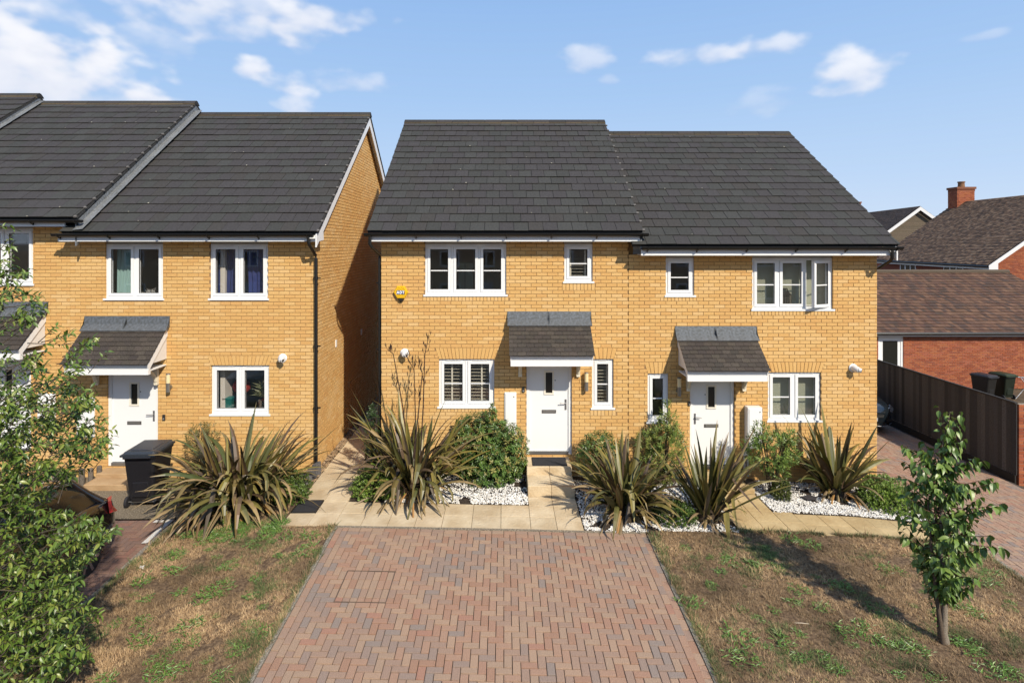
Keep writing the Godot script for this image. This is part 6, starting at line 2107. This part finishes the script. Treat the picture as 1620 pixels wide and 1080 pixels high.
# ------------------------------------------------------------------ the scene
func _ready() -> void:
	rng.seed = 20240
	fnl.seed = 3
	fnl.frequency = 0.05
	fnl.fractal_octaves = 3
	var cam := Camera3D.new()
	cam.name = "camera"
	cam.projection = Camera3D.PROJECTION_FRUSTUM
	cam.near = 0.1
	cam.far = 1500.0
	cam.size = 0.1 * 1080.0 / F
	cam.frustum_offset = Vector2((810.0 - CX) / F, -(540.0 - CY) / F) * 0.1
	cam.position = Vector3(0, CAM_Y, 0)
	add_child(cam)
	cam.current = true
	var expo := 1.72
	var env := Environment.new()
	env.background_mode = Environment.BG_SKY
	env.sky = make_sky(expo / 1.07)
	env.tonemap_mode = Environment.TONE_MAPPER_LINEAR
	env.tonemap_exposure = expo
	env.sdfgi_enabled = true
	env.ssao_enabled = true
	env.ssil_enabled = true
	var we := WorldEnvironment.new()
	we.name = "world_environment"
	we.environment = env
	add_child(we)
	var sun := DirectionalLight3D.new()
	sun.name = "sun"
	sun.light_energy = 1.06
	sun.light_color = Color(1.0, 0.955, 0.88)
	sun.light_angular_distance = 1.1
	sun.shadow_enabled = true
	var az := deg_to_rad(32.0)
	var el := deg_to_rad(38.0)
	var to_sun := Vector3(sin(az) * cos(el), sin(el), cos(az) * cos(el))
	add_child(sun)
	sun.look_at_from_position(to_sun * 50.0, Vector3.ZERO)
	make_materials()
	ground()

	# --- houses
	brick_house({"label": "buff brick terrace house with a higher roof above a grey lead flashing", "xl": -13.55, "xr": -9.10, "floor": 0.06, "eave": 4.944, "ridge": 8.405, "ridge_d": 16.44, "soffit": 4.79, "salt": 2.0, "rx0": -13.5, "rx1": -8.68, "fx0": -13.4, "fx1": -8.95, "gx0": -13.3, "gx1": -8.56, "upstand": 0.5, "step": 0.29, "apron": true, "partition": 1.4, "singles": 150,
		"windows": [{"b": [-42.0, 361.0, 51.0, 449.0], "n": 2, "head": true, "sole": false}], "door": [-30.0, 48.0], "canopy": [-11.35, -9.58, 3.0, 2.34, 0.7], "verge_clips": true})
	brick_house({"label": "buff brick terrace house whose roof shows only at its ridge", "xl": -18.6, "xr": -13.56, "floor": 0.3, "eave": 5.18, "ridge": 8.62, "ridge_d": 16.44, "soffit": 5.03, "salt": 21.0, "rx0": -18.6, "rx1": -13.12, "fx1": -13.3, "gx0": -18.5, "gx1": -13.5, "upstand": 0.45, "step": 0.235, "apron": true, "singles": 0, "slate_singles": 30, "windows": []})
	brick_house({"label": "end terrace buff brick house with a gable wall beside the narrow path", "xl": -9.10, "xr": -3.947, "floor": -0.24, "eave": 4.66, "ridge": 8.083, "ridge_d": 16.44, "soffit": 4.486, "salt": 0.0, "rx0": -9.0, "rx1": -3.76, "fx0": -9.09, "fx1": -3.97, "gx0": -9.15, "gx1": -3.86, "gable": true, "vents": [[531.0, 543.0], [571.0, 525.0]], "verge_clips": true, "partition": 0.5,
		"windows": [{"b": [165.0, 386.0, 257.0, 472.0], "n": 2, "head": true, "sole": false}, {"b": [331.0, 386.0, 423.0, 472.0], "n": 2, "head": true, "sole": false}, {"b": [333.0, 578.0, 425.0, 655.0], "n": 2, "arch": true, "sole": false}],
		"door": [168.0, 249.0], "canopy": [-8.76, -7.03, 2.70, 2.04, 0.7]})
	brick_house({"label": "buff brick semi-detached house with the yellow alarm box and the block drive", "xl": -2.57, "xr": 2.62, "floor": 0.0, "eave": 4.67, "ridge": 7.84, "ridge_d": 16.3, "soffit": 4.486, "salt": 8.0, "rx0": -2.775, "rx1": 2.83, "fx0": -2.75, "fx1": 2.77, "gx0": -2.83, "gx1": 2.93, "upstand": 0.3, "gable_left": true, "verge_clips": true, "partition": 0.35,
		"windows": [{"b": [672.0, 386.0, 801.0, 466.0], "n": 3, "bar": true, "head": true}, {"b": [893.0, 386.0, 938.0, 445.0], "n": 1, "bar": true, "head": true}, {"b": [694.0, 568.0, 782.0, 643.0], "n": 2, "bar": true, "arch": true}, {"b": [937.0, 568.0, 971.0, 645.0], "n": 1, "bar": true, "arch": true}],
		"door": [833.0, 905.0], "canopy": [0.106, 1.80, 2.80, 2.21, 0.7]})
	brick_house({"label": "buff brick semi-detached house with a lower roof and a window standing ajar", "xl": 2.62, "xr": 7.83, "floor": -0.30, "eave": 4.394, "ridge": 7.52, "ridge_d": 16.3, "soffit": 4.20, "salt": 15.0, "rx0": 2.6, "rx1": 8.03, "fx0": 2.80, "fx1": 7.86, "gx0": 2.80, "gx1": 8.08, "gable": true, "partition": -0.7,
		"windows": [{"b": [1054.0, 408.0, 1099.0, 467.0], "n": 1, "bar": true, "head": true}, {"b": [1191.0, 408.0, 1319.0, 489.0], "n": 3, "bar": true, "head": true, "ajar": 2}, {"b": [1025.0, 591.0, 1058.0, 667.0], "n": 1, "bar": true, "arch": true}, {"b": [1216.0, 589.0, 1300.0, 665.0], "n": 2, "bar": true, "arch": true}],
		"door": [1092.0, 1163.0], "handle_right": false, "canopy": [3.62, 5.27, 2.49, 1.91, 0.7]})
	# rain pipes
	var houses := get_children().filter(func(n): return str(n.name).begins_with("brick_house"))
	var hA: Node3D = houses[2]; var hB: Node3D = houses[3]; var hC: Node3D = houses[4]
	downpipe(hA, [at_d(487, 372, 11.78), at_d(488, 383, 11.79), at_d(489, 388, 11.82), at_d(499, 404, 12.1), at_d(499.8, 409, 12.13), at_d(499.8, 736, 12.13)], [at_d(499.8, 440, 12.13), at_d(499.8, 548, 12.13), at_d(499.8, 646, 12.13)])
	downpipe(hB, [at_d(585, 372, 11.78), at_d(585, 386, 11.79), at_d(588, 391, 11.83), at_d(600, 402, 12.13), Vector3(-2.62, 4.15, -12.26), Vector3(-2.62, -0.3, -12.26)], [Vector3(-2.62, 3.6, -12.26), Vector3(-2.62, 2.2, -12.26)])
	downpipe(hC, [at_d(1412, 395, 11.78), at_d(1412, 408, 11.79), at_d(1410, 412, 11.83), at_d(1392, 423, 12.2), Vector3(7.9, 3.85, -12.5), Vector3(7.9, -0.6, -12.5)], [Vector3(7.9, 2.5, -12.5)])

	# --- fittings on the walls
	alarm_box(634.5, 462.0)
	flue(447.0, 566.0, "white boiler flue on the end terrace front beside the arched window")
	flue(640.0, 558.0, "white boiler flue below the yellow alarm box behind flax flower stalks")
	flue(1350.0, 582.0, "white boiler flue near the brick corner beside the fence")
	wall_lamp(269.0, 602.0, "cream wall lamp beside the terrace front door")
	wall_lamp(927.0, 600.0, "cream wall lamp between the door with the black mat and a narrow window")
	wall_lamp(1073.0, 608.0, "cream wall lamp beside a narrow window with no blind")
	doorbell(259.0, 660.0, "small black doorbell beside the terrace front door", 0.06, 0.12)
	doorbell(828.0, 616.0, "black doorbell beside the door with the black mat", 0.06, 0.11)
	doorbell(1090.5, 638.0, "grey doorbell tucked under the canopy bracket of the house with the lower roof", 0.05, 0.09)
	meter_box(798.0, 620.0, 817.0, 690.0, "flush white meter box behind the leafy shrub by the door", 0.03)
	var mc := meter_box(1178.0, 641.0, 1201.0, 705.0, "tall white meter box standing proud between door and window above the gravel", 0.17)
	var cd := MB.new()
	cd.tube([on_wall(1182, 705) + Vector3(0, 0, 0.05), on_wall(1182, 752) + Vector3(0, 0, 0.05)], [0.025, 0.025], 10, lc(0.5, 0.48, 0.44))
	part(mc, "conduit", cd, M.white)
	var jb := MB.new()
	jb.cbox(Vector3(fx(1173), fy(718), ZF + 0.002), Vector3(fx(1181), fy(711), ZF + 0.09), 0.006, lc(0.42, 0.43, 0.44))
	jb.tube([on_wall(1177, 718) + Vector3(0, 0, 0.04), on_wall(1177, 752) + Vector3(0, 0, 0.04)], [0.022, 0.022], 8, lc(0.42, 0.43, 0.44))
	part(mc, "junction_box", jb, M.white)
	meter_box(122.0, 628.0, 150.0, 690.0, "white meter box half hidden by the leafy tree beside the terrace door", 0.04)
	meter_box(60.0, 622.0, 88.0, 672.0, "white meter box behind the leafy tree under the higher canopy", 0.04)

	# --- inside the windows
	venetian(fx(694) + 0.02, fy(643) + 0.02, fx(782) - 0.02, fy(568) - 0.02, "cream slatted blind in the wide window above the flax")
	venetian(fx(937) + 0.02, fy(645) + 0.02, fx(971) - 0.02, fy(568) - 0.02, "cream slatted blind in the narrow window beside the wall lamp")
	venetian(fx(893) + 0.02, fy(445) + 0.02, fx(938) - 0.02, fy(386) - 0.02, "cream slatted blind in the small upstairs window under the gutter")
	curtain(fx(165) + 0.05, fx(208), fy(472) + 0.02, fy(386) - 0.04, ZF - 0.32, lc(0.30, 0.46, 0.44), "pale teal curtain swept aside in the upstairs terrace window", 0.55)
	curtain(fx(331) + 0.03, fx(378), fy(472) + 0.02, fy(386) - 0.04, ZF - 0.32, lc(0.03, 0.045, 0.16), "navy blue curtain hanging beside the upstairs terrace window centre bar", 0.25)
	curtain(fx(378), fx(423) - 0.03, fy(472) + 0.02, fy(386) - 0.04, ZF - 0.36, lc(0.035, 0.05, 0.19), "navy blue curtain drawn across half the upstairs terrace window", -0.1)
	roller_blind(fx(1216) + 0.02, fy(660), fx(1300) - 0.02, fy(589) - 0.02, lc(0.36, 0.38, 0.29), "pale green-grey blind in the window beside the tall white meter box")
	roller_blind(fx(1191) + 0.02, fy(484), fx(1319) - 0.02, fy(408) - 0.02, lc(0.34, 0.35, 0.27), "pale green-grey blind in the upstairs window standing ajar")
	window_things()

	# --- plants
	flax(gp(-4.92, -10.75), {"spread": 0.5, "stump": 0.35, "blades": [[0, 36, 1.3, 1.8, -180, 180, 1.2], [1, 96, 1.25, 1.75, -180, 180, 1.0], [2, 44, 1.15, 1.7, -175, -5, 1.0], [4, 72, 0.8, 1.5, -160, -20, 0.8], [2, 14, 1.0, 1.5, -130, -50, 1.6], [3, 22, 1.2, 1.6, -180, 0, 1.0], [2, 16, 1.2, 1.6, -40, 20, 1.0]]}, "huge sprawling flax with hanging dead leaves beside the black bin")
	var f2 := flax(gp(-1.75, -11.25), {"spread": 0.36, "stump": 0.4, "blades": [[0, 30, 1.4, 2.1, -180, 180, 1.2], [1, 64, 1.3, 1.9, -180, 180, 1.0], [2, 30, 1.3, 1.8, -170, -10, 1.0], [3, 12, 1.3, 1.6, -180, 0, 1.0], [4, 38, 0.8, 1.5, -150, -30, 0.8]]}, "tall flax with dried flower stalks below the yellow alarm box")
	stalks(f2)
	flax(gp(2.2, -10.5), {"spread": 0.28, "stump": 0.2, "blades": [[0, 38, 0.9, 1.35, -180, 180, 1.3], [1, 80, 0.95, 1.4, -180, 180, 1.1], [2, 22, 0.9, 1.25, -175, -5, 1.0], [4, 24, 0.6, 1.1, -160, -20, 0.8], [3, 9, 0.9, 1.2, -180, 0, 1.0]]}, "bushy flax spilling over the white stones beside the cream steps")
	flax(gp(3.62, -10.32), {"spread": 0.18, "stump": 0.5, "blades": [[0, 46, 1.2, 1.75, -180, 180, 1.1], [1, 20, 1.1, 1.5, -70, 60, 1.0], [1, 8, 1.1, 1.4, 60, 290, 0.6], [3, 5, 1.2, 1.5, -80, 10, 1.0], [4, 26, 0.4, 0.8, -180, 0, 0.8]]}, "upright bronze flax with a brown stump in front of a white door")
	flax(gp(6.62, -11.6), {"spread": 0.22, "stump": 0.32, "blades": [[0, 44, 1.1, 1.7, -180, 180, 1.2], [1, 46, 1.0, 1.5, -180, 180, 1.0], [4, 26, 0.5, 0.9, -180, 0, 0.8]]}, "bronze green flax at the brick corner beside the lane")
	var hb := [lc(0.17, 0.27, 0.042), lc(0.21, 0.32, 0.055), lc(0.13, 0.21, 0.034), lc(0.26, 0.35, 0.075)]
	shrub("mound_shrub", gp(-2.42, -11.05), [[Vector3(0, 0.12, 0), Vector3(0.46, 0.42, 0.36)], [Vector3(0.3, 0.06, 0.02), Vector3(0.3, 0.3, 0.28)]], "hebe", 2300, hb, "rounded bright green mound shrub at the bend of the cream path")
	shrub("mound_shrub", gp(7.32, -11.2), [[Vector3(0, 0.14, 0), Vector3(0.46, 0.44, 0.4)], [Vector3(0.28, 0.02, 0.08), Vector3(0.3, 0.3, 0.3)], [Vector3(-0.12, 0.3, -0.05), Vector3(0.3, 0.28, 0.3)]], "hebe", 3000, hb, "rounded bright green mound shrub at the lane end of the white stones")
	shrub("mound_shrub", gp(2.98, -10.22), [[Vector3(0, 0.06, 0), Vector3(0.4, 0.28, 0.3)]], "hebe", 1300, [lc(0.085, 0.145, 0.026), lc(0.11, 0.18, 0.034), lc(0.065, 0.115, 0.022)], "low dark green mound shrub between the two flax plants")
	shrub("mound_shrub", gp(-4.15, -10.95), [[Vector3(0, 0.15, 0), Vector3(0.5, 0.36, 0.4)], [Vector3(0.2, 0.1, 0.2), Vector3(0.3, 0.28, 0.25)]], "hebe", 1700, [lc(0.09, 0.145, 0.028), lc(0.12, 0.18, 0.035), lc(0.07, 0.115, 0.022)], "low green mound shrub behind the huge flax beside the path")
	var lau := [lc(0.075, 0.145, 0.030), lc(0.105, 0.185, 0.038), lc(0.135, 0.215, 0.044), lc(0.055, 0.105, 0.022), lc(0.30, 0.28, 0.085)]
	shrub("leafy_shrub", gp(-0.25, -11.85), [[Vector3(-0.25, 0.75, 0.0), Vector3(0.6, 0.62, 0.32)], [Vector3(0.2, 0.6, 0.05), Vector3(0.52, 0.6, 0.36)], [Vector3(-0.05, 0.3, 0.12), Vector3(0.65, 0.4, 0.4)], [Vector3(0.02, 1.25, -0.02), Vector3(0.07, 0.28, 0.07)]], "laurel", 2300, lau, "dense glossy evergreen shrub between the flax and the white door")
	shrub("leafy_shrub", gp(1.95, -11.75), [[Vector3(0, 0.55, 0), Vector3(0.45, 0.5, 0.3)]], "laurel", 520, lau, "dark leafy shrub against the brick behind the bushy flax", 0.95)
	shrub("leafy_shrub", gp(3.28, -11.8), [[Vector3(0, 0.7, 0), Vector3(0.34, 0.62, 0.3)], [Vector3(0.06, 1.25, 0), Vector3(0.12, 0.35, 0.12)], [Vector3(-0.35, 0.75, 0), Vector3(0.2, 0.3, 0.2)]], "willow", 560, [lc(0.16, 0.215, 0.042), lc(0.12, 0.18, 0.036), lc(0.23, 0.25, 0.06)], "yellowish leafy shrub below the narrow window with no blind")
	shrub("leafy_shrub", gp(5.28, -11.45), [[Vector3(-0.02, 0.85, 0), Vector3(0.5, 0.34, 0.34)], [Vector3(-0.22, 1.15, 0), Vector3(0.14, 0.24, 0.14)], [Vector3(0.3, 1.05, 0), Vector3(0.14, 0.22, 0.14)], [Vector3(0.12, 0.5, 0), Vector3(0.16, 0.22, 0.14)]], "willow", 420, [lc(0.14, 0.22, 0.042), lc(0.18, 0.25, 0.05), lc(0.10, 0.16, 0.032)], "open green shrub in front of the tall white meter box")
	shrub("small_conifer", gp(5.36, -11.22), [[Vector3(0, 0.16, 0), Vector3(0.15, 0.24, 0.14)]], "hebe", 420, [lc(0.10, 0.12, 0.022), lc(0.075, 0.10, 0.02)], "tiny olive green conifer in the white stones under the open shrub")
	shrub("leafy_shrub", gp(-2.72, -12.0), [[Vector3(0.0, 0.75, 0), Vector3(0.14, 0.7, 0.14)], [Vector3(0.1, 0.35, 0.1), Vector3(0.22, 0.4, 0.3)]], "laurel", 360, [lc(0.03, 0.06, 0.016), lc(0.045, 0.08, 0.02)], "slender dark evergreen at the house corner by the side path", 0.8)
	shrub("leafy_shrub", gp(-7.12, -11.7), [[Vector3(0, 0.25, 0), Vector3(0.18, 0.34, 0.2)]], "hebe", 420, hb, "small green shrub behind the black bin beside the stone step")
	shrub("leafy_shrub", gp(-6.15, -11.85), [[Vector3(0, 0.9, 0), Vector3(0.3, 0.3, 0.2)], [Vector3(0.1, 0.5, 0), Vector3(0.25, 0.4, 0.2)]], "willow", 240, [lc(0.22, 0.17, 0.05), lc(0.17, 0.15, 0.05), lc(0.12, 0.12, 0.04)], "dry yellowing shrub against the terrace wall behind the huge flax", 0.8)
	young_tree()
	big_tree()
	weeds_and_grass()

	# --- loose stones
	var anyw := func(_x: float, _z: float) -> bool: return true
	scatter_stones("white_gravel", "white marble chippings over the planting beds", [[-2.2, 0.45, -12.1, -10.75], [1.38, 4.02, -11.9, -9.86], [4.96, 7.9, -12.1, -10.67], [1.38, 2.46, -9.88, -9.80], [-2.2, 0.45, -11.2, -10.75], [1.38, 4.02, -10.6, -9.86], [4.96, 7.9, -11.5, -10.67]], 1250.0, 0.011, 0.022, [lc(0.74, 0.72, 0.68), lc(0.66, 0.64, 0.60), lc(0.78, 0.77, 0.75), lc(0.5, 0.47, 0.42), lc(0.72, 0.69, 0.62)], func(x: float, z: float) -> bool: return fnl.get_noise_2d(x * 22.0, z * 22.0) > -0.34, 8)
	scatter_stones("brown_gravel", "strip of brown pebbles along the gable wall", [[-3.94, -3.785, -21.0, -11.3]], 2600.0, 0.012, 0.026, [lc(0.30, 0.20, 0.11), lc(0.22, 0.15, 0.09), lc(0.36, 0.26, 0.16), lc(0.16, 0.12, 0.08)], anyw, 9)

	# --- street things
	wheelie_bin(gp(-6.72, -11.0), 0.06, lc(0.016, 0.017, 0.020), lc(0.035, 0.04, 0.052), "black wheeled refuse bin beside the huge flax")
	wheelie_bin(Vector3(20.0, -2.05, -24.2), 0.3, lc(0.012, 0.013, 0.014), lc(0.03, 0.03, 0.032), "black wheeled bin against the outbuilding beyond the dark fence")
	wheelie_bin(Vector3(20.95, -2.05, -24.4), 0.2, lc(0.014, 0.022, 0.012), lc(0.03, 0.045, 0.016), "dark green lidded bin against the outbuilding beyond the dark fence")
	car(gp(-7.06, -7.32) + Vector3(0, 0.0, 0), 0.0, "black hatchback parked under the leafy tree with its red tail lamp showing", lc(0.012, 0.011, 0.011))
	car(Vector3(10.25, -0.93, -18.45), 0.0, "black car parked nose out between the brick corner and the dark fence", lc(0.010, 0.012, 0.018))
	far_houses()
	bits()
	opposite()

func stalks(t: Node3D) -> void:
	var b := gp(-1.75, -11.4)
	for q in [[[-0.1, -0.1], [622, 560], [612, 552]], [[0.0, 0.0], [655, 585], [641, 560]], [[0.1, 0.05], [672, 560], [678, 533]], [[-0.05, 0.1], [668, 590], [662, 572]]]:
		var e := at_d(q[2][0], q[2][1], 11.55)
		var m := at_d(q[1][0], q[1][1], 11.5)
		var f := b + Vector3(q[0][0], 0.3, q[0][1])
		var st := MB.new()
		st.tube([f, f.lerp(m, 0.5) + Vector3(0.02, 0.1, 0), m, e], [0.014, 0.012, 0.009, 0.005], 6, lc(0.06, 0.03, 0.02))
		for k in 15:
			var u := 0.5 + 0.5 * k / 15.0
			var p := f.lerp(m, 0.6).lerp(e, (u - 0.35) * 1.5) if k < 5 else m.lerp(e, (k - 5) / 9.0)
			var d := Vector3(rng.randf_range(-1, 1), rng.randf_range(0.2, 1.0), rng.randf_range(-0.6, 0.6)).normalized()
			st.tube([p, p + d * 0.05, p + d * 0.07 + Vector3(0, 0.03, 0), p + d * 0.075 + Vector3(0, 0.07, 0)], [0.003, 0.003, 0.011, 0.003], 5, lc(0.045, 0.022, 0.018))
		part(t, "flower_stalk", st, M.bark)

func window_things() -> void:
	# behind the terrace's lower window
	var sill := fy(655) + 0.03
	var bx := thing("storage_box", "teal plastic box on the sill inside the terrace's lower window", "box", Vector3(fx(347), sill, ZF - 0.36))
	var m := MB.new()
	m.cbox(Vector3(fx(341), sill - 0.02, ZF - 0.46), Vector3(fx(356), sill + 0.2, ZF - 0.27), 0.01, lc(0.01, 0.17, 0.15))
	part(bx, "body", m, M.plastic)
	var ml := MB.new()
	ml.cbox(Vector3(fx(340.5), sill + 0.2, ZF - 0.47), Vector3(fx(356.5), sill + 0.23, ZF - 0.26), 0.008, lc(0.012, 0.2, 0.18))
	part(bx, "lid", ml, M.plastic)
	var cu := thing("cushion", "dark red cushion piled inside the terrace's lower window", "cushion", Vector3(fx(362), sill + 0.2, ZF - 0.5))
	var cm := MB.new()
	var rows := []
	for i in 9:
		var a := PI * i / 8.0
		var row := []
		for j in 14:
			var b := TAU * j / 14.0
			row.append(Vector3(fx(363), sill + 0.42, ZF - 0.55) + Vector3(cos(b) * sin(a) * 0.2, -cos(a) * 0.17, sin(b) * sin(a) * 0.1))
		rows.append(row)
	cm.grid(rows, lc(0.25, 0.02, 0.015), true, true)
	part(cu, "cover", cm, M.cloth)
	var pl := thing("pot_plant", "spiky pale pot plant inside the terrace's lower window", "plant", Vector3(fx(402), sill, ZF - 0.4))
	var pm := MB.new()
	pm.tube([Vector3(fx(402), sill - 0.02, ZF - 0.4), Vector3(fx(402), sill + 0.16, ZF - 0.4)], [0.07, 0.09], 14, lc(0.3, 0.25, 0.2))
	part(pl, "pot", pm, M.tile)
	var lv := MB.new()
	for i in 70:
		var a := rng.randf() * TAU
		var d := Vector3(cos(a) * 0.8, rng.randf_range(0.1, 1.2), sin(a) * 0.5).normalized()
		lv.leaf(Vector3(fx(402), sill + 0.18 + rng.randf() * 0.3, ZF - 0.4), d, Vector3.UP, rng.randf_range(0.18, 0.3), 0.025, jit(lc(0.3, 0.32, 0.16), 0.3))
	part(pl, "foliage", lv, M.leaf)
	# behind the upstairs windows
	var ln := thing("lattice_lantern", "dark lattice lantern on the sill of the upstairs window standing ajar", "lantern", Vector3(fx(1249), fy(484), ZF - 0.19))
	var lx := fx(1250)
	var ly := fy(484) - 0.02
	var fr := MB.new()
	for i in 6:
		fr.box(Vector3(lx - 0.13 + i * 0.047, ly, ZF - 0.175), Vector3(lx - 0.13 + i * 0.047 + 0.014, ly + 0.24, ZF - 0.165), lc(0.03, 0.025, 0.02))
	for i in 6: fr.box(Vector3(lx - 0.13, ly + i * 0.045, ZF - 0.1745), Vector3(lx + 0.119, ly + i * 0.045 + 0.014, ZF - 0.1655), lc(0.03, 0.025, 0.02))
	part(ln, "lattice", fr, M.matte)
	var bk := MB.new()
	bk.box(Vector3(lx - 0.128, ly, ZF - 0.214), Vector3(lx + 0.117, ly + 0.239, ZF - 0.205), lc(0.35, 0.34, 0.27))
	part(ln, "back", bk, M.matte)
	var cp := MB.new()
	cp.prism([Vector3(lx - 0.14, ly + 0.24, ZF - 0.214), Vector3(lx + 0.13, ly + 0.24, ZF - 0.214), Vector3(lx + 0.05, ly + 0.31, ZF - 0.214), Vector3(lx - 0.06, ly + 0.31, ZF - 0.214)], Vector3(0, 0, 0.05), lc(0.03, 0.025, 0.02))
	cp.tube([Vector3(lx - 0.06, ly + 0.31, ZF - 0.19), Vector3(lx - 0.045, ly + 0.37, ZF - 0.19), Vector3(lx + 0.035, ly + 0.37, ZF - 0.19), Vector3(lx + 0.05, ly + 0.31, ZF - 0.19)], [0.012, 0.012, 0.012, 0.012], 6, lc(0.03, 0.025, 0.02))
	part(ln, "cap", cp, M.matte)
	var cb := thing("mirror_cupboard", "pale green mirrored cupboard inside the wide upstairs window", "cupboard", Vector3(fx(735), fy(466), ZF - 1.6))
	var cc := MB.new()
	cc.box(Vector3(fx(716), fy(720) + 2.42, ZF - 2.0), Vector3(fx(742), fy(420), ZF - 1.6), lc(0.42, 0.5, 0.42))
	part(cb, "body", cc, M.paint)
	var ch := MB.new()
	ch.box(Vector3(fx(727), fy(466), ZF - 1.599), Vector3(fx(728), fy(422), ZF - 1.58), lc(0.2, 0.22, 0.2))
	part(cb, "door_gap", ch, M.matte)
	var va := thing("dried_flowers", "white dried flowers on the sill of the window with the teal curtain", "flowers", Vector3(fx(232), fy(472), ZF - 0.2))
	var vm := MB.new()
	for i in 46:
		var a := rng.randf() * TAU
		var d := Vector3(cos(a), rng.randf_range(0.3, 1.4), sin(a) * 0.5).normalized()
		vm.leaf(Vector3(fx(230) + rng.randf_range(-0.12, 0.12), fy(472) + 0.04, ZF - 0.2), d, Vector3.UP, rng.randf_range(0.1, 0.24), 0.022, jit(lc(0.5, 0.5, 0.48), 0.3))
	part(va, "flower", vm, M.cloth)

func bits() -> void:
	# short round timbers edging the terrace bed, and the grey slips by the side path
	for i in 7:
		var p := gp(-8.95 + i * 0.105, -11.35 - i * 0.1)
		var o := thing("timber_edging", "short weathered timber stake edging the bed by the terrace step", "stake", p, "timber stakes edging the terrace bed")
		var mb := MB.new()
		var h := 0.32 + rng.randf_range(-0.03, 0.03)
		mb.tube([p + Vector3(0, -0.1, 0), p + Vector3(0, h - 0.02, 0), p + Vector3(0, h, 0)], [0.05, 0.05, 0.04], 9, jit(lc(0.19, 0.165, 0.14), 0.2))
		part(o, "stake", mb, M.wood)
	var q := gp(-7.22, -11.42)
	var ps := thing("timber_post", "short grey timber post beside the tan terrace step", "post", q)
	var pm := MB.new()
	pm.cbox(q + Vector3(-0.06, -0.1, -0.06), q + Vector3(0.06, 0.34, 0.06), 0.012, lc(0.17, 0.16, 0.15))
	part(ps, "post", pm, M.wood)
	for i in 5:
		var p := gp(-3.93 + i * 0.022, -11.05 - i * 0.22)
		var o := thing("slate_edging", "upright grey slate slip edging the side path", "edging stone", p, "grey slips edging the side path")
		var mb := MB.new()
		mb.obox(Transform3D(Basis(Vector3.UP, 1.2 + rng.randf_range(-0.3, 0.3)) * Basis(Vector3.FORWARD, rng.randf_range(-0.12, 0.12)), p + Vector3(0, 0.1, 0)), Vector3(0.2, 0.34, 0.05), jit(lc(0.14, 0.14, 0.15), 0.25))
		part(o, "slip", mb, M.concrete)
	# little dark planter and slate in the white stones
	var b1 := gp(4.98, -11.75)
	var pot := thing("plant_pot", "small black plant pot against the brick behind the open shrub", "plant pot", b1)
	var pp := MB.new()
	pp.tube([b1 + Vector3(0, -0.01, 0), b1 + Vector3(0, 0.1, 0), b1 + Vector3(0, 0.14, 0), b1 + Vector3(0, 0.141, 0)], [0.08, 0.11, 0.115, 0.09], 14, lc(0.012, 0.012, 0.012))
	part(pot, "pot", pp, M.plastic)
	var b2 := gp(5.95, -11.3)
	var sl := thing("slate_piece", "flat dark slate lying in the white stones", "slate", b2)
	var sm := MB.new()
	var t := lie(5.95, -11.3, 0.028, 0.4)
	var poly := []
	for v in [Vector3(-0.16, 0, -0.08), Vector3(0.1, 0, -0.1), Vector3(0.17, 0, 0.04), Vector3(0.02, 0, 0.1), Vector3(-0.14, 0, 0.05)]: poly.append(t * v)
	sm.prism(poly, Vector3(0, 0.015, 0), lc(0.06, 0.055, 0.06))
	part(sl, "slab", sm, M.slate)
	# scraps on the dry lawn
	for s in [[-5.45, -8.75, 0.05], [-5.3, -6.65, 0.03], [3.9, -7.62, 0.07]]:
		var p := gp(s[0], s[1], 0.012)
		var o := thing("paper_scrap" if s[2] < 0.06 else "dry_stick", "crumpled pale scrap of paper on the parched lawn near the dark red drive" if s[2] < 0.06 else "pale dry stick lying on the parched lawn", "litter" if s[2] < 0.06 else "stick", p, "paper scraps on the lawn" if s[2] < 0.06 else "")
		var mb := MB.new()
		if s[2] < 0.06:
			for k in 5:
				var a: Vector3 = p + Vector3(rng.randf_range(-1, 1), rng.randf_range(-0.2, 0.5), rng.randf_range(-1, 1)) * s[2]
				var bb: Vector3 = p + Vector3(rng.randf_range(-1, 1), rng.randf_range(-0.2, 0.5), rng.randf_range(-1, 1)) * s[2]
				var c: Vector3 = p + Vector3(rng.randf_range(-1, 1), rng.randf_range(-0.2, 0.6), rng.randf_range(-1, 1)) * s[2]
				mb.tri(a, bb, c, lc(0.7, 0.68, 0.64))
		else: mb.tube([p + Vector3(-0.09, 0, 0), p + Vector3(0, 0.006, 0.012), p + Vector3(0.09, 0, 0.02)], [0.004, 0.006, 0.004], 5, lc(0.5, 0.42, 0.32))
		part(o, "scrap" if s[2] < 0.06 else "stick", mb, M.cloth)
	# folding clothes airer beyond the fence
	var ab := Vector3(21.9, -2.05, -24.0)
	var ar := thing("clothes_airer", "white wire clothes airer beyond the dark fence", "clothes airer", ab)
	for k in [-1.0, 1.0]:
		var leg := MB.new()
		for s in [-0.3, 0.3]:
			leg.tube([ab + Vector3(0.5 * k, 0, s), ab + Vector3(0.25 * -k, 0.85, s)], [0.012, 0.012], 6, lc(0.65, 0.68, 0.7))
		part(ar, "leg", leg, M.white)
	var rail := MB.new()
	for i in 9: rail.tube([ab + Vector3(-0.5 + i * 0.22, 0.85 + 0.02 * absf(i - 4), -0.32), ab + Vector3(-0.5 + i * 0.22, 0.85 + 0.02 * absf(i - 4), 0.32)], [0.007, 0.007], 5, lc(0.7, 0.72, 0.74))
	for s in [-0.32, 0.32]: rail.tube([ab + Vector3(-0.55, 0.93, s), ab + Vector3(0.4, 0.85, s), ab + Vector3(1.3, 0.93, s)], [0.01, 0.01, 0.01], 6, lc(0.2, 0.5, 0.6))
	part(ar, "rail", rail, M.white)
